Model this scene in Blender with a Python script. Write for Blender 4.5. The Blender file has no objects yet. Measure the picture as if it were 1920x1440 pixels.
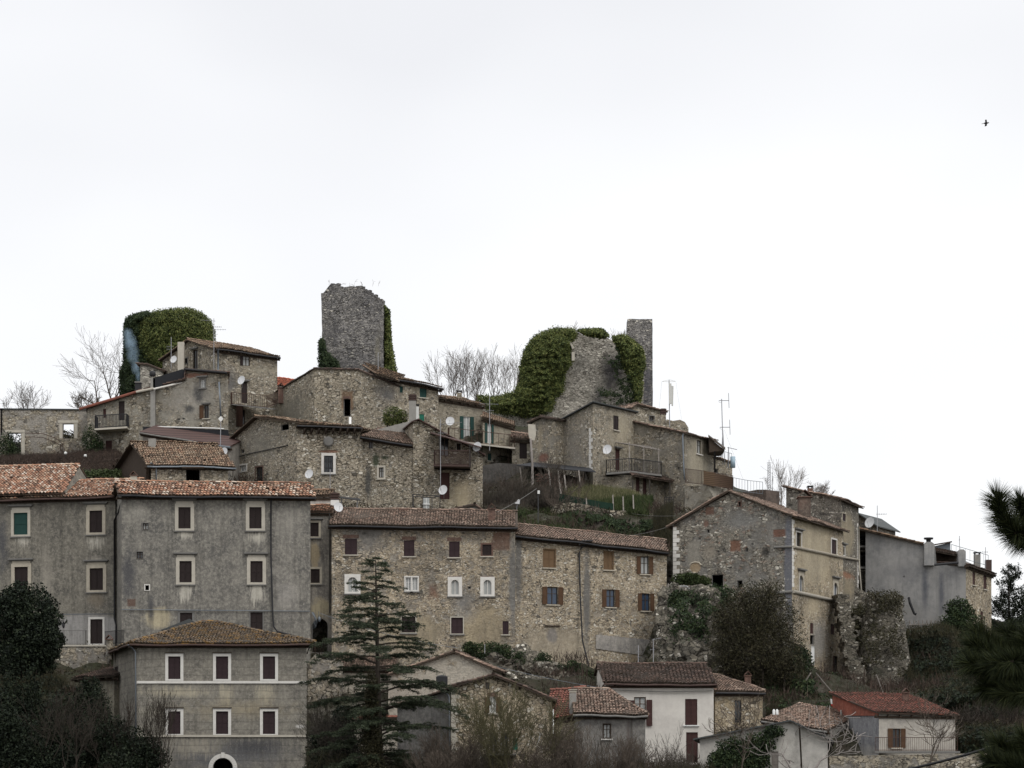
import bpy, bmesh, math, random
import numpy as np
from mathutils import Vector, Matrix, noise

R = math.radians
rng = np.random.default_rng(7)
random.seed(7)
# ---------------------------------------------------------------- camera, world, sun, exposure
F, CX, HZ = 5000.0, 960.0, 1500.0        # focal length in photo pixels, optical axis, level of the eye
sc = bpy.context.scene
cam = bpy.data.cameras.new("camera"); camo = bpy.data.objects.new("camera", cam)
sc.collection.objects.link(camo); sc.camera = camo
cam.sensor_width = 36.0; cam.lens = 36.0 * F / 1920.0
camo.location = (0, 0, 0); camo.rotation_euler = (R(90), 0, 0)
cam.shift_y = (HZ - 720) / 1920.0
cam.clip_start = 0.5; cam.clip_end = 8000
SUN_EL, SUN_AZ = 48.0, 38.0              # azimuth measured from straight behind the camera towards the right
world = bpy.data.worlds.new("World"); sc.world = world; world.use_nodes = True
wn = world.node_tree; wn.nodes.clear()
wo = wn.nodes.new("ShaderNodeOutputWorld"); bg = wn.nodes.new("ShaderNodeBackground")
sky = wn.nodes.new("ShaderNodeTexSky"); sky.sky_type = 'NISHITA'; sky.sun_disc = False
sky.sun_elevation = R(SUN_EL); sky.sun_rotation = R(180 - SUN_AZ)
bg2 = wn.nodes.new("ShaderNodeBackground"); add = wn.nodes.new("ShaderNodeAddShader")
tc = wn.nodes.new("ShaderNodeTexCoord"); nz = wn.nodes.new("ShaderNodeTexNoise")
mp = wn.nodes.new("ShaderNodeMapping"); mp.inputs['Scale'].default_value = (1, 1, 1.9)
mp.inputs['Location'].default_value = (0.33, 0.1, 0.32)
nz.inputs['Scale'].default_value = 3.2; nz.inputs['Detail'].default_value = 3.0; nz.inputs['Roughness'].default_value = 0.45
rp = wn.nodes.new("ShaderNodeValToRGB")
rp.color_ramp.elements[0].position = 0.30; rp.color_ramp.elements[0].color = (0.80, 0.802, 0.822, 1)
rp.color_ramp.elements[1].position = 0.62; rp.color_ramp.elements[1].color = (0.965, 0.965, 0.97, 1)
wn.links.new(tc.outputs['Generated'], mp.inputs[0]); wn.links.new(mp.outputs[0], nz.inputs['Vector'])
wn.links.new(nz.outputs[0], rp.inputs[0]); wn.links.new(rp.outputs[0], bg2.inputs[0])
# an overcast sky is brighter towards the zenith
sxyz = wn.nodes.new("ShaderNodeSeparateXYZ"); wn.links.new(tc.outputs['Generated'], sxyz.inputs[0])
mr = wn.nodes.new("ShaderNodeMapRange"); mr.inputs['From Min'].default_value = .30; mr.inputs['From Max'].default_value = 1.0; mr.inputs['To Min'].default_value = 1.06; mr.inputs['To Max'].default_value = 1.9
wn.links.new(sxyz.outputs[2], mr.inputs[0]); wn.links.new(mr.outputs[0], bg2.inputs[1])
wn.links.new(sky.outputs[0], bg.inputs[0]); bg.inputs[1].default_value = 0.01
wn.links.new(bg.outputs[0], add.inputs[0]); wn.links.new(bg2.outputs[0], add.inputs[1]); wn.links.new(add.outputs[0], wo.inputs[0])
sl = bpy.data.lights.new("sun", 'SUN'); sl.energy = 1.3; sl.angle = R(25); sl.color = (1.0, 0.97, 0.92)
so = bpy.data.objects.new("sun", sl); sc.collection.objects.link(so)
_sd = Vector((math.cos(R(SUN_EL)) * math.sin(R(SUN_AZ)), -math.cos(R(SUN_EL)) * math.cos(R(SUN_AZ)), math.sin(R(SUN_EL))))
so.rotation_euler = _sd.to_track_quat('Z', 'Y').to_euler()
sc.view_settings.view_transform = 'Standard'; sc.view_settings.look = 'None'
sc.view_settings.exposure = 0.0; sc.view_settings.gamma = 1.0
sc.cycles.max_bounces = 6; sc.cycles.diffuse_bounces = 2; sc.cycles.glossy_bounces = 2
sc.cycles.transparent_max_bounces = 6; sc.cycles.volume_bounces = 1

# ---------------------------------------------------------------- geometry helpers
def W(px, py, Y): return Vector(((px - CX) * Y / F, Y, (HZ - py) * Y / F))
def P2(px, Y): return Vector(((px - CX) * Y / F, Y))
def Zp(py, Y): return (HZ - py) * Y / F
COL = sc.collection
ORG = {}

def empty(name, loc):
    o = bpy.data.objects.new(name, None); COL.objects.link(o); o.location = loc; o.empty_display_size = 0.5
    ORG[o.name] = Vector(loc); return o
def tag(o, label=None, cat=None, group=None, kind=None):
    if label: o['label'] = label
    if cat: o['category'] = cat
    if group: o['group'] = group
    if kind: o['kind'] = kind
    return o
def thing(name, label, cat, loc, group=None): return tag(empty(name, loc), label, cat, group)
def link_mesh(name, me, mat, parent=None):
    o = bpy.data.objects.new(name, me); COL.objects.link(o)
    if mat: me.materials.append(mat)
    if parent is not None:
        o.parent = parent; ORG[o.name] = ORG[parent.name]
        me.transform(Matrix.Translation(-ORG[parent.name]))
    else:
        ORG[o.name] = Vector((0, 0, 0))
    return o
def copy_tree(o, parent=None):
    c = o.copy(); COL.objects.link(c); c.parent = parent
    for ch in [x for x in list(bpy.data.objects) if x.parent == o]: copy_tree(ch, c)
    return c

class MB:
    """collects polygons with one random number per face, builds ONE mesh"""
    def __init__(s): s.v = []; s.f = []; s.r = []; s.sm = []
    def face(s, pts, r=0.5, sm=False):
        n = len(s.v); s.v.extend([tuple(p) for p in pts]); s.f.append(tuple(range(n, n + len(pts)))); s.r.append(r); s.sm.append(sm)
    def box(s, o, a, b, c, r=0.5):
        """box from corner o with edge vectors a, b, c"""
        o, a, b, c = map(Vector, (o, a, b, c)); n = len(s.v)
        s.v.extend([tuple(o + a * i + b * j + c * k) for k in (0, 1) for j in (0, 1) for i in (0, 1)])
        for q in ((0, 2, 3, 1), (4, 5, 7, 6), (0, 1, 5, 4), (1, 3, 7, 5), (3, 2, 6, 7), (2, 0, 4, 6)):
            s.f.append(tuple(n + i for i in q)); s.r.append(r); s.sm.append(False)
    def cbox(s, c, sx, sy, sz, r=0.5, ang=0.0):
        ca, sa = math.cos(ang), math.sin(ang)
        a = Vector((ca, sa, 0)) * sx; b = Vector((-sa, ca, 0)) * sy; z = Vector((0, 0, sz))
        s.box(Vector(c) - a / 2 - b / 2 - z / 2, a, b, z, r)
    def prism(s, poly, off, r=0.5):
        """extrude a 3-D polygon by a vector"""
        n = len(s.v); k = len(poly); off = Vector(off)
        s.v.extend([tuple(p) for p in poly]); s.v.extend([tuple(Vector(p) + off) for p in poly])
        s.f.append(tuple(range(n, n + k))); s.f.append(tuple(range(n + 2 * k - 1, n + k - 1, -1)))
        for i in range(k):
            j = (i + 1) % k; s.f.append((n + i, n + j, n + k + j, n + k + i))
        s.r.extend([r] * (k + 2)); s.sm.extend([False] * (k + 2))
    def tube(s, pts, rad, n=5, r=0.5, cap=True):
        pts = [Vector(p) for p in pts]; m = len(pts)
        rads = rad if isinstance(rad, (list, tuple)) else [rad] * m
        base = len(s.v)
        for i, p in enumerate(pts):
            d = (pts[min(i + 1, m - 1)] - pts[max(i - 1, 0)])
            d = d.normalized() if d.length > 1e-9 else Vector((0, 0, 1))
            a = d.cross(Vector((0, 0, 1)) if abs(d.z) < 0.9 else Vector((1, 0, 0))).normalized(); b = d.cross(a)
            for k in range(n):
                t = 2 * math.pi * k / n
                s.v.append(tuple(p + (a * math.cos(t) + b * math.sin(t)) * rads[i]))
        for i in range(m - 1):
            for k in range(n):
                k2 = (k + 1) % n
                s.f.append((base + i * n + k, base + i * n + k2, base + (i + 1) * n + k2, base + (i + 1) * n + k)); s.r.append(r); s.sm.append(n > 4)
        if cap:
            s.f.append(tuple(base + k for k in range(n))); s.f.append(tuple(base + (m - 1) * n + k for k in range(n)))
            s.r.extend([r, r]); s.sm.extend([False, False])
    def lathe(s, c, prof, n=16, r=0.5, axis=None):
        c = Vector(c); base = len(s.v)
        q = axis.to_track_quat('Z', 'Y') if axis is not None else None
        for (rad, z) in prof:
            for k in range(n):
                t = 2 * math.pi * k / n; p = Vector((math.cos(t) * rad, math.sin(t) * rad, z))
                if q: p = q @ p
                s.v.append(tuple(c + p))
        for i in range(len(prof) - 1):
            for k in range(n):
                k2 = (k + 1) % n
                s.f.append((base + i * n + k, base + i * n + k2, base + (i + 1) * n + k2, base + (i + 1) * n + k)); s.r.append(r); s.sm.append(True)
    def build(s, name, mat, parent=None):
        me = bpy.data.meshes.new(name); me.from_pydata(s.v, [], s.f)
        at = me.attributes.new('rnd', 'FLOAT', 'FACE'); at.data.foreach_set('value', np.array(s.r, dtype=np.float32))
        if any(s.sm): me.polygons.foreach_set('use_smooth', np.array(s.sm, dtype=bool))
        me.update(); return link_mesh(name, me, mat, parent)

def np_mesh(name, verts, k, rnd, mat, parent=None):
    """verts: (M*k, 3), every k consecutive vertices form one face"""
    M = len(verts) // k; me = bpy.data.meshes.new(name)
    me.vertices.add(M * k); me.vertices.foreach_set('co', np.asarray(verts, dtype=np.float32).ravel())
    me.loops.add(M * k); me.loops.foreach_set('vertex_index', np.arange(M * k, dtype=np.int32))
    me.polygons.add(M); me.polygons.foreach_set('loop_start', np.arange(0, M * k, k, dtype=np.int32))
    try: me.polygons.foreach_set('loop_total', np.full(M, k, dtype=np.int32))
    except Exception: pass
    at = me.attributes.new('rnd', 'FLOAT', 'FACE'); at.data.foreach_set('value', np.asarray(rnd, dtype=np.float32))
    me.update(calc_edges=True); return link_mesh(name, me, mat, parent)

# ---------------------------------------------------------------- materials
class G:
    def __init__(s, name):
        s.m = bpy.data.materials.new(name); s.m.use_nodes = True; s.t = s.m.node_tree
        s.b = s.t.nodes['Principled BSDF']; s.b.inputs['Roughness'].default_value = 0.9
        s.b.inputs['Specular IOR Level'].default_value = 0.25
        s.pos = s.t.nodes.new('ShaderNodeNewGeometry').outputs['Position']
    def put(s, inp, v):
        if isinstance(v, bpy.types.NodeSocket): s.t.links.new(v, inp)
        elif isinstance(v, (tuple, list)) and len(v) == 3 and inp.type == 'RGBA': inp.default_value = (*v, 1)
        else: inp.default_value = v
    def n(s, typ, **kw):
        return s.t.nodes.new(typ)
    def map(s, v, sc=(1, 1, 1), rot=(0, 0, 0), loc=(0, 0, 0)):
        m = s.n('ShaderNodeMapping'); s.put(m.inputs[0], v); m.inputs['Scale'].default_value = sc
        m.inputs['Rotation'].default_value = rot; m.inputs['Location'].default_value = loc; return m.outputs[0]
    def noise(s, v, scale, det=3, rough=.55):
        m = s.n('ShaderNodeTexNoise'); s.put(m.inputs['Vector'], v); m.inputs['Scale'].default_value = scale
        m.inputs['Detail'].default_value = det; m.inputs['Roughness'].default_value = rough; return m.outputs[0]
    def noisec(s, v, scale, det=2):
        m = s.n('ShaderNodeTexNoise'); s.put(m.inputs['Vector'], v); m.inputs['Scale'].default_value = scale
        m.inputs['Detail'].default_value = det; return m.outputs[1]
    def vor(s, v, scale, feat='F1', rand=1.0):
        m = s.n('ShaderNodeTexVoronoi'); m.feature = feat; s.put(m.inputs['Vector'], v); m.inputs['Scale'].default_value = scale
        m.inputs['Randomness'].default_value = rand; return m
    def ramp(s, f, stops, interp='LINEAR'):
        m = s.n('ShaderNodeValToRGB'); s.put(m.inputs[0], f); e = m.color_ramp.elements; m.color_ramp.interpolation = interp
        while len(e) < len(stops): e.new(0.5)
        for i, (p, c) in enumerate(stops):
            e[i].position = p; e[i].color = (*c, 1) if isinstance(c, (tuple, list)) else (c, c, c, 1)
        return m.outputs[0]
    def mix(s, f, a, b, mode='MIX'):
        m = s.n('ShaderNodeMix'); m.data_type = 'RGBA'; m.blend_type = mode
        s.put(m.inputs[0], f); s.put(m.inputs[6], a); s.put(m.inputs[7], b); return m.outputs[2]
    def math(s, op, a, b=0.0, clamp=False):
        m = s.n('ShaderNodeMath'); m.operation = op; m.use_clamp = clamp
        s.put(m.inputs[0], a); s.put(m.inputs[1], b); return m.outputs[0]
    def vmath(s, op, a, b):
        m = s.n('ShaderNodeVectorMath'); m.operation = op; s.put(m.inputs[0], a); s.put(m.inputs[1], b); return m
    def attr(s, name='rnd'):
        m = s.n('ShaderNodeAttribute'); m.attribute_name = name; return m.outputs['Fac']
    def bump(s, h, strength=.5, dist=.05):
        m = s.n('ShaderNodeBump'); s.put(m.inputs['Height'], h); m.inputs['Strength'].default_value = strength
        m.inputs['Distance'].default_value = dist; s.t.links.new(m.outputs[0], s.b.inputs['Normal'])
    def color(s, c): s.put(s.b.inputs['Base Color'], c)

def patch_mask(g, p, soft=2.2, wob=1.3):
    """p = (px, py, rx, ry, Y): a blotch of the wall itself, in world X/Z, with a ragged border"""
    px, py, rx, ry, Y = p[:5]; k = Y / F
    c = W(px, py, Y)
    d = g.vmath('MULTIPLY', g.vmath('SUBTRACT', g.pos, tuple(c)).outputs[0], (1 / (rx * k), 0, 1 / (ry * k)))
    if len(p) > 5 and p[5] == 'box':      # rectangular repair
        ab = g.n('ShaderNodeVectorMath'); ab.operation = 'ABSOLUTE'; g.t.links.new(d.outputs[0], ab.inputs[0]); sx_ = g.n('ShaderNodeSeparateXYZ'); g.put(sx_.inputs[0], ab.outputs[0])
        x = g.math('SUBTRACT', 1.0, g.math('MAXIMUM', sx_.outputs[0], sx_.outputs[2]))
    else:
        ln = g.n('ShaderNodeVectorMath'); ln.operation = 'LENGTH'; g.t.links.new(d.outputs[0], ln.inputs[0])
        x = g.math('SUBTRACT', 1.0, ln.outputs['Value'])
    if len(p) > 5 and p[5] == 'v':      # run-off streaks
        nn = g.math('MULTIPLY', g.math('SUBTRACT', g.noise(g.map(g.pos, (1, 1, .13)), 5.5, 5, .75), .5), wob * 1.5)
    else:
        nn = g.math('MULTIPLY', g.math('SUBTRACT', g.noise(g.pos, .9, 4, .7), .5), wob)
    return g.math('MULTIPLY', g.math('ADD', x, nn), soft, True)

def rubble(name, stones, mortar, s=3.3, zs=1.7, mw=.075, plaster=None, stain=.5, staincol=(.075, .07, .062), patches=(), bump=1.0, white=.11, tint=None, courses=False):
    g = G(name)
    v = g.map(g.pos, (1, 1, zs))
    wv = g.vmath('ADD', v, g.vmath('MULTIPLY', g.noisec(v, 2.2, 3), (.34, .34, .3)).outputs[0]).outputs[0]
    # two sizes of stone mixed by zone
    s = s * .93
    v1 = g.vor(wv, s); e1 = g.vor(wv, s, 'DISTANCE_TO_EDGE')
    v2 = g.vor(wv, s * 1.75); e2 = g.vor(wv, s * 1.75, 'DISTANCE_TO_EDGE')
    zone = g.ramp(g.noise(g.pos, .8, 2), [(.44, 0.), (.54, 1.)])
    col = g.mix(zone, v1.outputs['Color'], v2.outputs['Color'])
    edge = g.mix(zone, e1.outputs['Distance'], g.math('MULTIPLY', e2.outputs['Distance'], 1.5))
    sep = g.n('ShaderNodeSeparateColor'); g.put(sep.inputs[0], col)
    k = len(stones)
    st = g.ramp(sep.outputs[0], [(i / (k - 1) if k > 1 else 0, tuple(min(.85, x * w_) for x, w_ in zip(c, (1.36, 1.33, 1.27)))) for i, c in enumerate(stones)])
    st = g.mix(g.math('MULTIPLY', g.noise(g.pos, 9, 4, .7), .5), st, g.mix(.5, st, (.04, .036, .03)))
    # single pale stones
    wh = g.math('GREATER_THAN', sep.outputs[1], 1 - white)
    st = g.mix(g.math('MULTIPLY', wh, .8), st, (.70, .66, .57))
    # single dark stones / putlog holes
    dk = g.math('GREATER_THAN', sep.outputs[2], .94)
    st = g.mix(g.math('MULTIPLY', dk, .8), st, (.05, .046, .04))
    mm = g.ramp(edge, [(mw * .35, 1.), (mw, 0.)])
    mortar = tuple(c * w_ for c, w_ in zip(mortar, (.84, .80, .73)))  # mortar darkened: shadow in the joints is painted into its colour
    mort = g.mix(g.noise(g.pos, 3.5, 4, .7), tuple(c * .45 for c in mortar), mortar)
    gap = g.ramp(g.noise(g.pos, 2.6, 4, .65), [(.42, 0.), (.58, 1.)])
    mort = g.mix(g.math('MULTIPLY', gap, .88), mort, tuple(c * .14 for c in mortar))
    c = g.mix(mm, st, mort)
    h = g.math('SUBTRACT', 1.0, mm)
    if plaster:
        pc, amt, psc = plaster
        pm = g.ramp(g.noise(g.pos, psc, 6, .68), [(.5 + (.5 - amt) * .62 - .03, 0.), (.5 + (.5 - amt) * .62 + .05, 1.)])
        pcol = g.mix(g.noise(g.pos, 1.6, 5, .7), tuple(x * .55 for x in pc), tuple(min(1, x * 1.35) for x in pc))
        c = g.mix(g.math('MULTIPLY', pm, g.math('ADD', .58, g.math('MULTIPLY', g.noise(g.pos, 2.4, 4, .7), .5))), c, pcol); h = g.math('MULTIPLY', h, g.math('SUBTRACT', 1.0, g.math('MULTIPLY', pm, .6)))
    if tint:
        for (tc_, p) in tint: c = g.mix(g.math('MULTIPLY', patch_mask(g, p, 1.1, 1.2), .62), c, tc_, 'MULTIPLY')
    for item in patches:
        pc, p = item[0], item[1]
        pcol = g.mix(g.noise(g.pos, 5, 5, .7), tuple(x * .5 for x in pc), tuple(min(1, x * 1.4) for x in pc))
        pm = patch_mask(g, p, *(item[2] if len(item) > 2 else (3.0, 1.1))); c = g.mix(g.math('MULTIPLY', pm, .9), c, pcol)
        h = g.math('MULTIPLY', h, g.math('SUBTRACT', 1.0, g.math('MULTIPLY', pm, .7)))
    # weather: broad dark fields and vertical streaks
    big = g.ramp(g.noise(g.pos, .35, 5, .6), [(.42, 0.), (.68, 1.)])
    c = g.mix(g.math('MULTIPLY', big, stain), c, staincol)
    stv = g.ramp(g.noise(g.map(g.pos, (1, 1, .12)), 1.5, 5, .65), [(.52, 0.), (.72, 1.)])
    c = g.mix(g.math('MULTIPLY', stv, stain * .7), c, staincol)
    fl = g.ramp(g.noise(g.map(g.pos, loc=(13, 2, 5)), 5.5, 4, .75), [(.60, 0.), (.66, 1.)])
    c = g.mix(g.math('MULTIPLY', fl, .4), c, (.60, .56, .48))
    g.color(c)
    g.bump(g.math('ADD', h, g.math('MULTIPLY', g.noise(g.pos, 14, 4, .7), .6)), bump, .10)
    return g.m

def plasterm(name, base, light, dark, patches=(), streak=.6, speck=.25, mottle=.8, bump=.35, scale=1.0, tint=None, courses=0.0):
    g = G(name)
    a = g.noise(g.pos, .8 * scale, 9, .74); b = g.noise(g.pos, 4.2 * scale, 6, .74)
    c = g.mix(g.ramp(a, [(.38, 0.), (.57, 1.)]), dark, base)
    c = g.mix(g.math('MULTIPLY', g.ramp(b, [(.46, 0.), (.60, 1.)]), .7 * mottle), c, light)
    c = g.mix(g.math('MULTIPLY', g.ramp(g.noise(g.map(g.pos, (1, 1, .45), loc=(7, 3, 1)), 2.2 * scale, 7, .75), [(.52, 0.), (.66, 1.)]), .7 * mottle), c, dark)
    for item in patches:
        pc, p = item[0], item[1]
        pcol = g.mix(g.noise(g.pos, 4, 5, .7), tuple(x * .6 for x in pc), tuple(min(1, x * 1.3) for x in pc))
        c = g.mix(g.math('MULTIPLY', patch_mask(g, p, *(item[2] if len(item) > 2 else (2.4, 1.6))), .85), c, pcol)
    stv = g.ramp(g.noise(g.map(g.pos, (1.2, 1.2, .1)), 2.0, 6, .7), [(.5, 0.), (.72, 1.)])
    c = g.mix(g.math('MULTIPLY', stv, streak), c, tuple(x * .5 for x in dark))
    if courses:
        wv = g.n('ShaderNodeTexWave'); wv.wave_type = 'BANDS'; wv.bands_direction = 'Z'; wv.inputs['Scale'].default_value = .55
        wv.inputs['Distortion'].default_value = 1.6; wv.inputs['Detail'].default_value = 3; g.put(wv.inputs['Vector'], g.pos)
        c = g.mix(g.math('MULTIPLY', g.ramp(wv.outputs['Fac'], [(.0, 1.), (.12, 0.)]), courses), c, tuple(x * .6 for x in dark))
    sp = g.ramp(g.noise(g.pos, 9, 3, .8), [(.6, 0.), (.68, 1.)])
    c = g.mix(g.math('MULTIPLY', sp, speck), c, tuple(min(1, x * 1.9) for x in light))
    sp2 = g.ramp(g.noise(g.map(g.pos, loc=(31, 5, 9)), 7, 3, .8), [(.6, 0.), (.68, 1.)])
    c = g.mix(g.math('MULTIPLY', sp2, speck * 1.2), c, tuple(x * .4 for x in dark))
    g.color(c); g.bump(g.math('ADD', b, g.noise(g.pos, 16, 3, .7)), bump, .05); return g.m

def tilem(name, cols, moss=(.05, .045, .035), mossamt=.5, lichen=None, deck=(.05, .035, .025), interp='LINEAR'):
    g = G(name); r = g.attr(); k = len(cols)
    c = g.ramp(r, [(0, deck), (.03, deck), (.04, cols[0])] + [(.04 + .96 * (i + 1) / (k - 1), cols[i + 1]) for i in range(k - 1)], interp)
    c = g.mix(g.math('MULTIPLY', g.noise(g.pos, 6, 4, .7), .55), c, g.mix(.5, c, (.02, .018, .015)))
    m = g.ramp(g.noise(g.pos, .9, 6, .7), [(.42, 0.), (.62, 1.)])
    c = g.mix(g.math('MULTIPLY', m, mossamt), c, moss)
    if lichen:
        m = g.ramp(g.noise(g.map(g.pos, loc=(3, 9, 2)), 2.2, 6, .75), [(.5, 0.), (.6, 1.)])
        c = g.mix(g.math('MULTIPLY', m, lichen[1]), c, lichen[0])
    g.color(c); g.bump(g.noise(g.pos, 20, 3), .4, .02); return g.m

def plain(name, col, rough=.7, var=.35, metal=0.0, scale=5, spec=.3):
    g = G(name); c = g.mix(g.noise(g.pos, scale, 4, .65), tuple(x * (1 - var) for x in col), tuple(min(1, x * (1 + var)) for x in col))
    g.color(c); g.b.inputs['Roughness'].default_value = rough; g.b.inputs['Metallic'].default_value = metal
    g.b.inputs['Specular IOR Level'].default_value = spec; return g.m

def leafm(name, cols, rough=.75, clump=.55, cs=.9):
    g = G(name); k = len(cols)
    r = g.math('ADD', g.math('MULTIPLY', g.attr(), 1 - clump * .5), g.math('MULTIPLY', g.math('SUBTRACT', g.noise(g.pos, cs, 4, .6), .42), clump * 1.6), True)
    g.color(g.ramp(r, [(i / (k - 1), c) for i, c in enumerate(cols)])); g.b.inputs['Roughness'].default_value = rough
    g.b.inputs['Specular IOR Level'].default_value = .2; return g.m

def louvrem(name, col, sc_=11.0):
    """louvred timber: fine horizontal slats"""
    g = G(name); w = g.n('ShaderNodeTexWave'); w.wave_type = 'BANDS'; w.bands_direction = 'Z'; g.put(w.inputs['Vector'], g.pos)
    w.inputs['Scale'].default_value = sc_ / 3.14; w.inputs['Distortion'].default_value = .2
    c = g.mix(w.outputs['Fac'], tuple(x * .55 for x in col), tuple(x * 1.25 for x in col))
    c = g.mix(g.math('MULTIPLY', g.noise(g.pos, 2.5, 5, .7), .5), c, tuple(x * .5 for x in col))
    g.color(c); g.bump(w.outputs['Fac'], .6, .02); g.b.inputs['Roughness'].default_value = .7; return g.m

M = {}
M['dark'] = plain('dark_void', (.006, .006, .006), 1, 0)
M['glass'] = plain('window_glass', (.018, .022, .026), .12, .2, spec=.6)
M['glassblue'] = plain('window_glass_blue', (.035, .055, .09), .15, .3, spec=.5)
M['curtain'] = plain('curtain', (.36, .37, .36), .9, .25, scale=12)
M['brownsh'] = louvrem('brown_shutter', (.026, .017, .016))
M['plumsh'] = louvrem('plum_shutter', (.040, .023, .026))
M['tansh'] = louvrem('tan_shutter', (.17, .105, .055))
M['woodsh'] = louvrem('wood_shutter', (.10, .052, .026))
M['redsh'] = louvrem('red_brown_shutter', (.060, .026, .023))
M['greensh'] = louvrem('dark_green_shutter', (.018, .060, .052))
M['green2'] = louvrem('bright_green_shutter', (.02, .17, .11))
M['wood'] = plain('old_timber', (.05, .036, .026), .9, .5)
M['greywood'] = plain('grey_timber', (.20, .18, .16), .9, .4)
M['white'] = plain('white_stone', (.60, .58, .54), .85, .18, scale=4)
M['whitep'] = plain('white_paint', (.66, .66, .64), .6, .1)
M['stonetrim'] = plain('weathered_travertine', (.40, .36, .29), .9, .35, scale=2.5)
M['cream'] = plain('cream_trim', (.42, .39, .33), .9, .25, scale=2.5)
M['greytrim'] = plain('grey_trim', (.16, .155, .145), .9, .35, scale=3)
M['darkmetal'] = plain('dark_metal', (.022, .022, .024), .6, .3)
M['rustmetal'] = plain('rusty_iron', (.07, .038, .028), .8, .4)
M['zinc'] = plain('zinc_pipe', (.16, .18, .20), .5, .25, .3)
M['brownmetal'] = plain('brown_metal', (.055, .032, .026), .6, .3)
M['antenna'] = plain('antenna_metal', (.22, .22, .23), .5, .2, .3)
M['antwhite'] = plain('antenna_plastic', (.55, .55, .52), .5, .08)
M['dish'] = plain('dish_white', (.52, .525, .53), .5, .14, scale=3)
M['brick'] = plasterm('brick_patch', (.135, .078, .060), (.19, .125, .10), (.07, .046, .038), streak=.3)
M['redbrick'] = plasterm('red_brick', (.24, .075, .048), (.30, .12, .085), (.14, .05, .036), streak=.2, speck=.1)
M['reed'] = louvrem('reed_screen', (.10, .062, .035), 6)
M['concrete'] = plain('concrete', (.25, .24, .22), .9, .3, scale=3)
M['tarp'] = plain('black_sheet', (.012, .013, .016), .7, .3)
M['bark'] = plain('bark', (.085, .068, .054), .95, .45, scale=6)
M['barkpale'] = plain('pale_bark', (.20, .18, .165), .95, .35, scale=6)
M['barkdark'] = plain('dark_bark', (.035, .028, .022), .95, .45, scale=6)
M['twig'] = plain('twig', (.062, .053, .043), .95, .4, scale=4)
M['cable'] = plain('cable_rubber', (.015, .015, .016), .6, .2)
# tiles
M['t_bright'] = tilem('tiles_mixed_orange', [(.14, .08, .055), (.38, .18, .11), (.50, .29, .19), (.42, .22, .14), (.56, .40, .29), (.28, .16, .11), (.66, .55, .45), (.46, .24, .15)], mossamt=.4, moss=(.17, .11, .075), interp='CONSTANT')
M['t_tan'] = tilem('tiles_tan', [(.07, .05, .035), (.20, .13, .085), (.30, .205, .135), (.36, .26, .175), (.27, .15, .095), (.42, .33, .24)], mossamt=.5, moss=(.085, .065, .045))
M['t_brown'] = tilem('tiles_brown', [(.07, .05, .04), (.19, .13, .10), (.28, .19, .145), (.37, .26, .20), (.22, .14, .105), (.44, .34, .27)], mossamt=.55, moss=(.10, .08, .062))
M['t_dark'] = tilem('tiles_dark', [(.035, .026, .022), (.08, .052, .042), (.13, .08, .062), (.18, .12, .095), (.10, .062, .048)], mossamt=.6, moss=(.04, .034, .028))
M['t_lichen'] = tilem('tiles_lichen', [(.045, .038, .03), (.10, .08, .06), (.15, .115, .085), (.20, .155, .115), (.11, .075, .055)], mossamt=.5, moss=(.065, .055, .038), lichen=((.24, .135, .035), .75))
M['t_red'] = tilem('tiles_red', [(.09, .03, .022), (.20, .065, .045), (.24, .085, .06), (.28, .12, .085), (.16, .055, .04)], mossamt=.5, moss=(.07, .04, .032))
M['t_orange'] = tilem('tiles_new_orange', [(.30, .08, .04), (.52, .15, .085), (.56, .18, .10), (.48, .13, .07)], mossamt=.1)
M['t_slate'] = plain('grey_sheet_roof', (.06, .065, .065), .85, .35, scale=2)
M['t_brownsheet'] = louvrem('brown_sheet_roof', (.075, .042, .036), 3)

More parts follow.
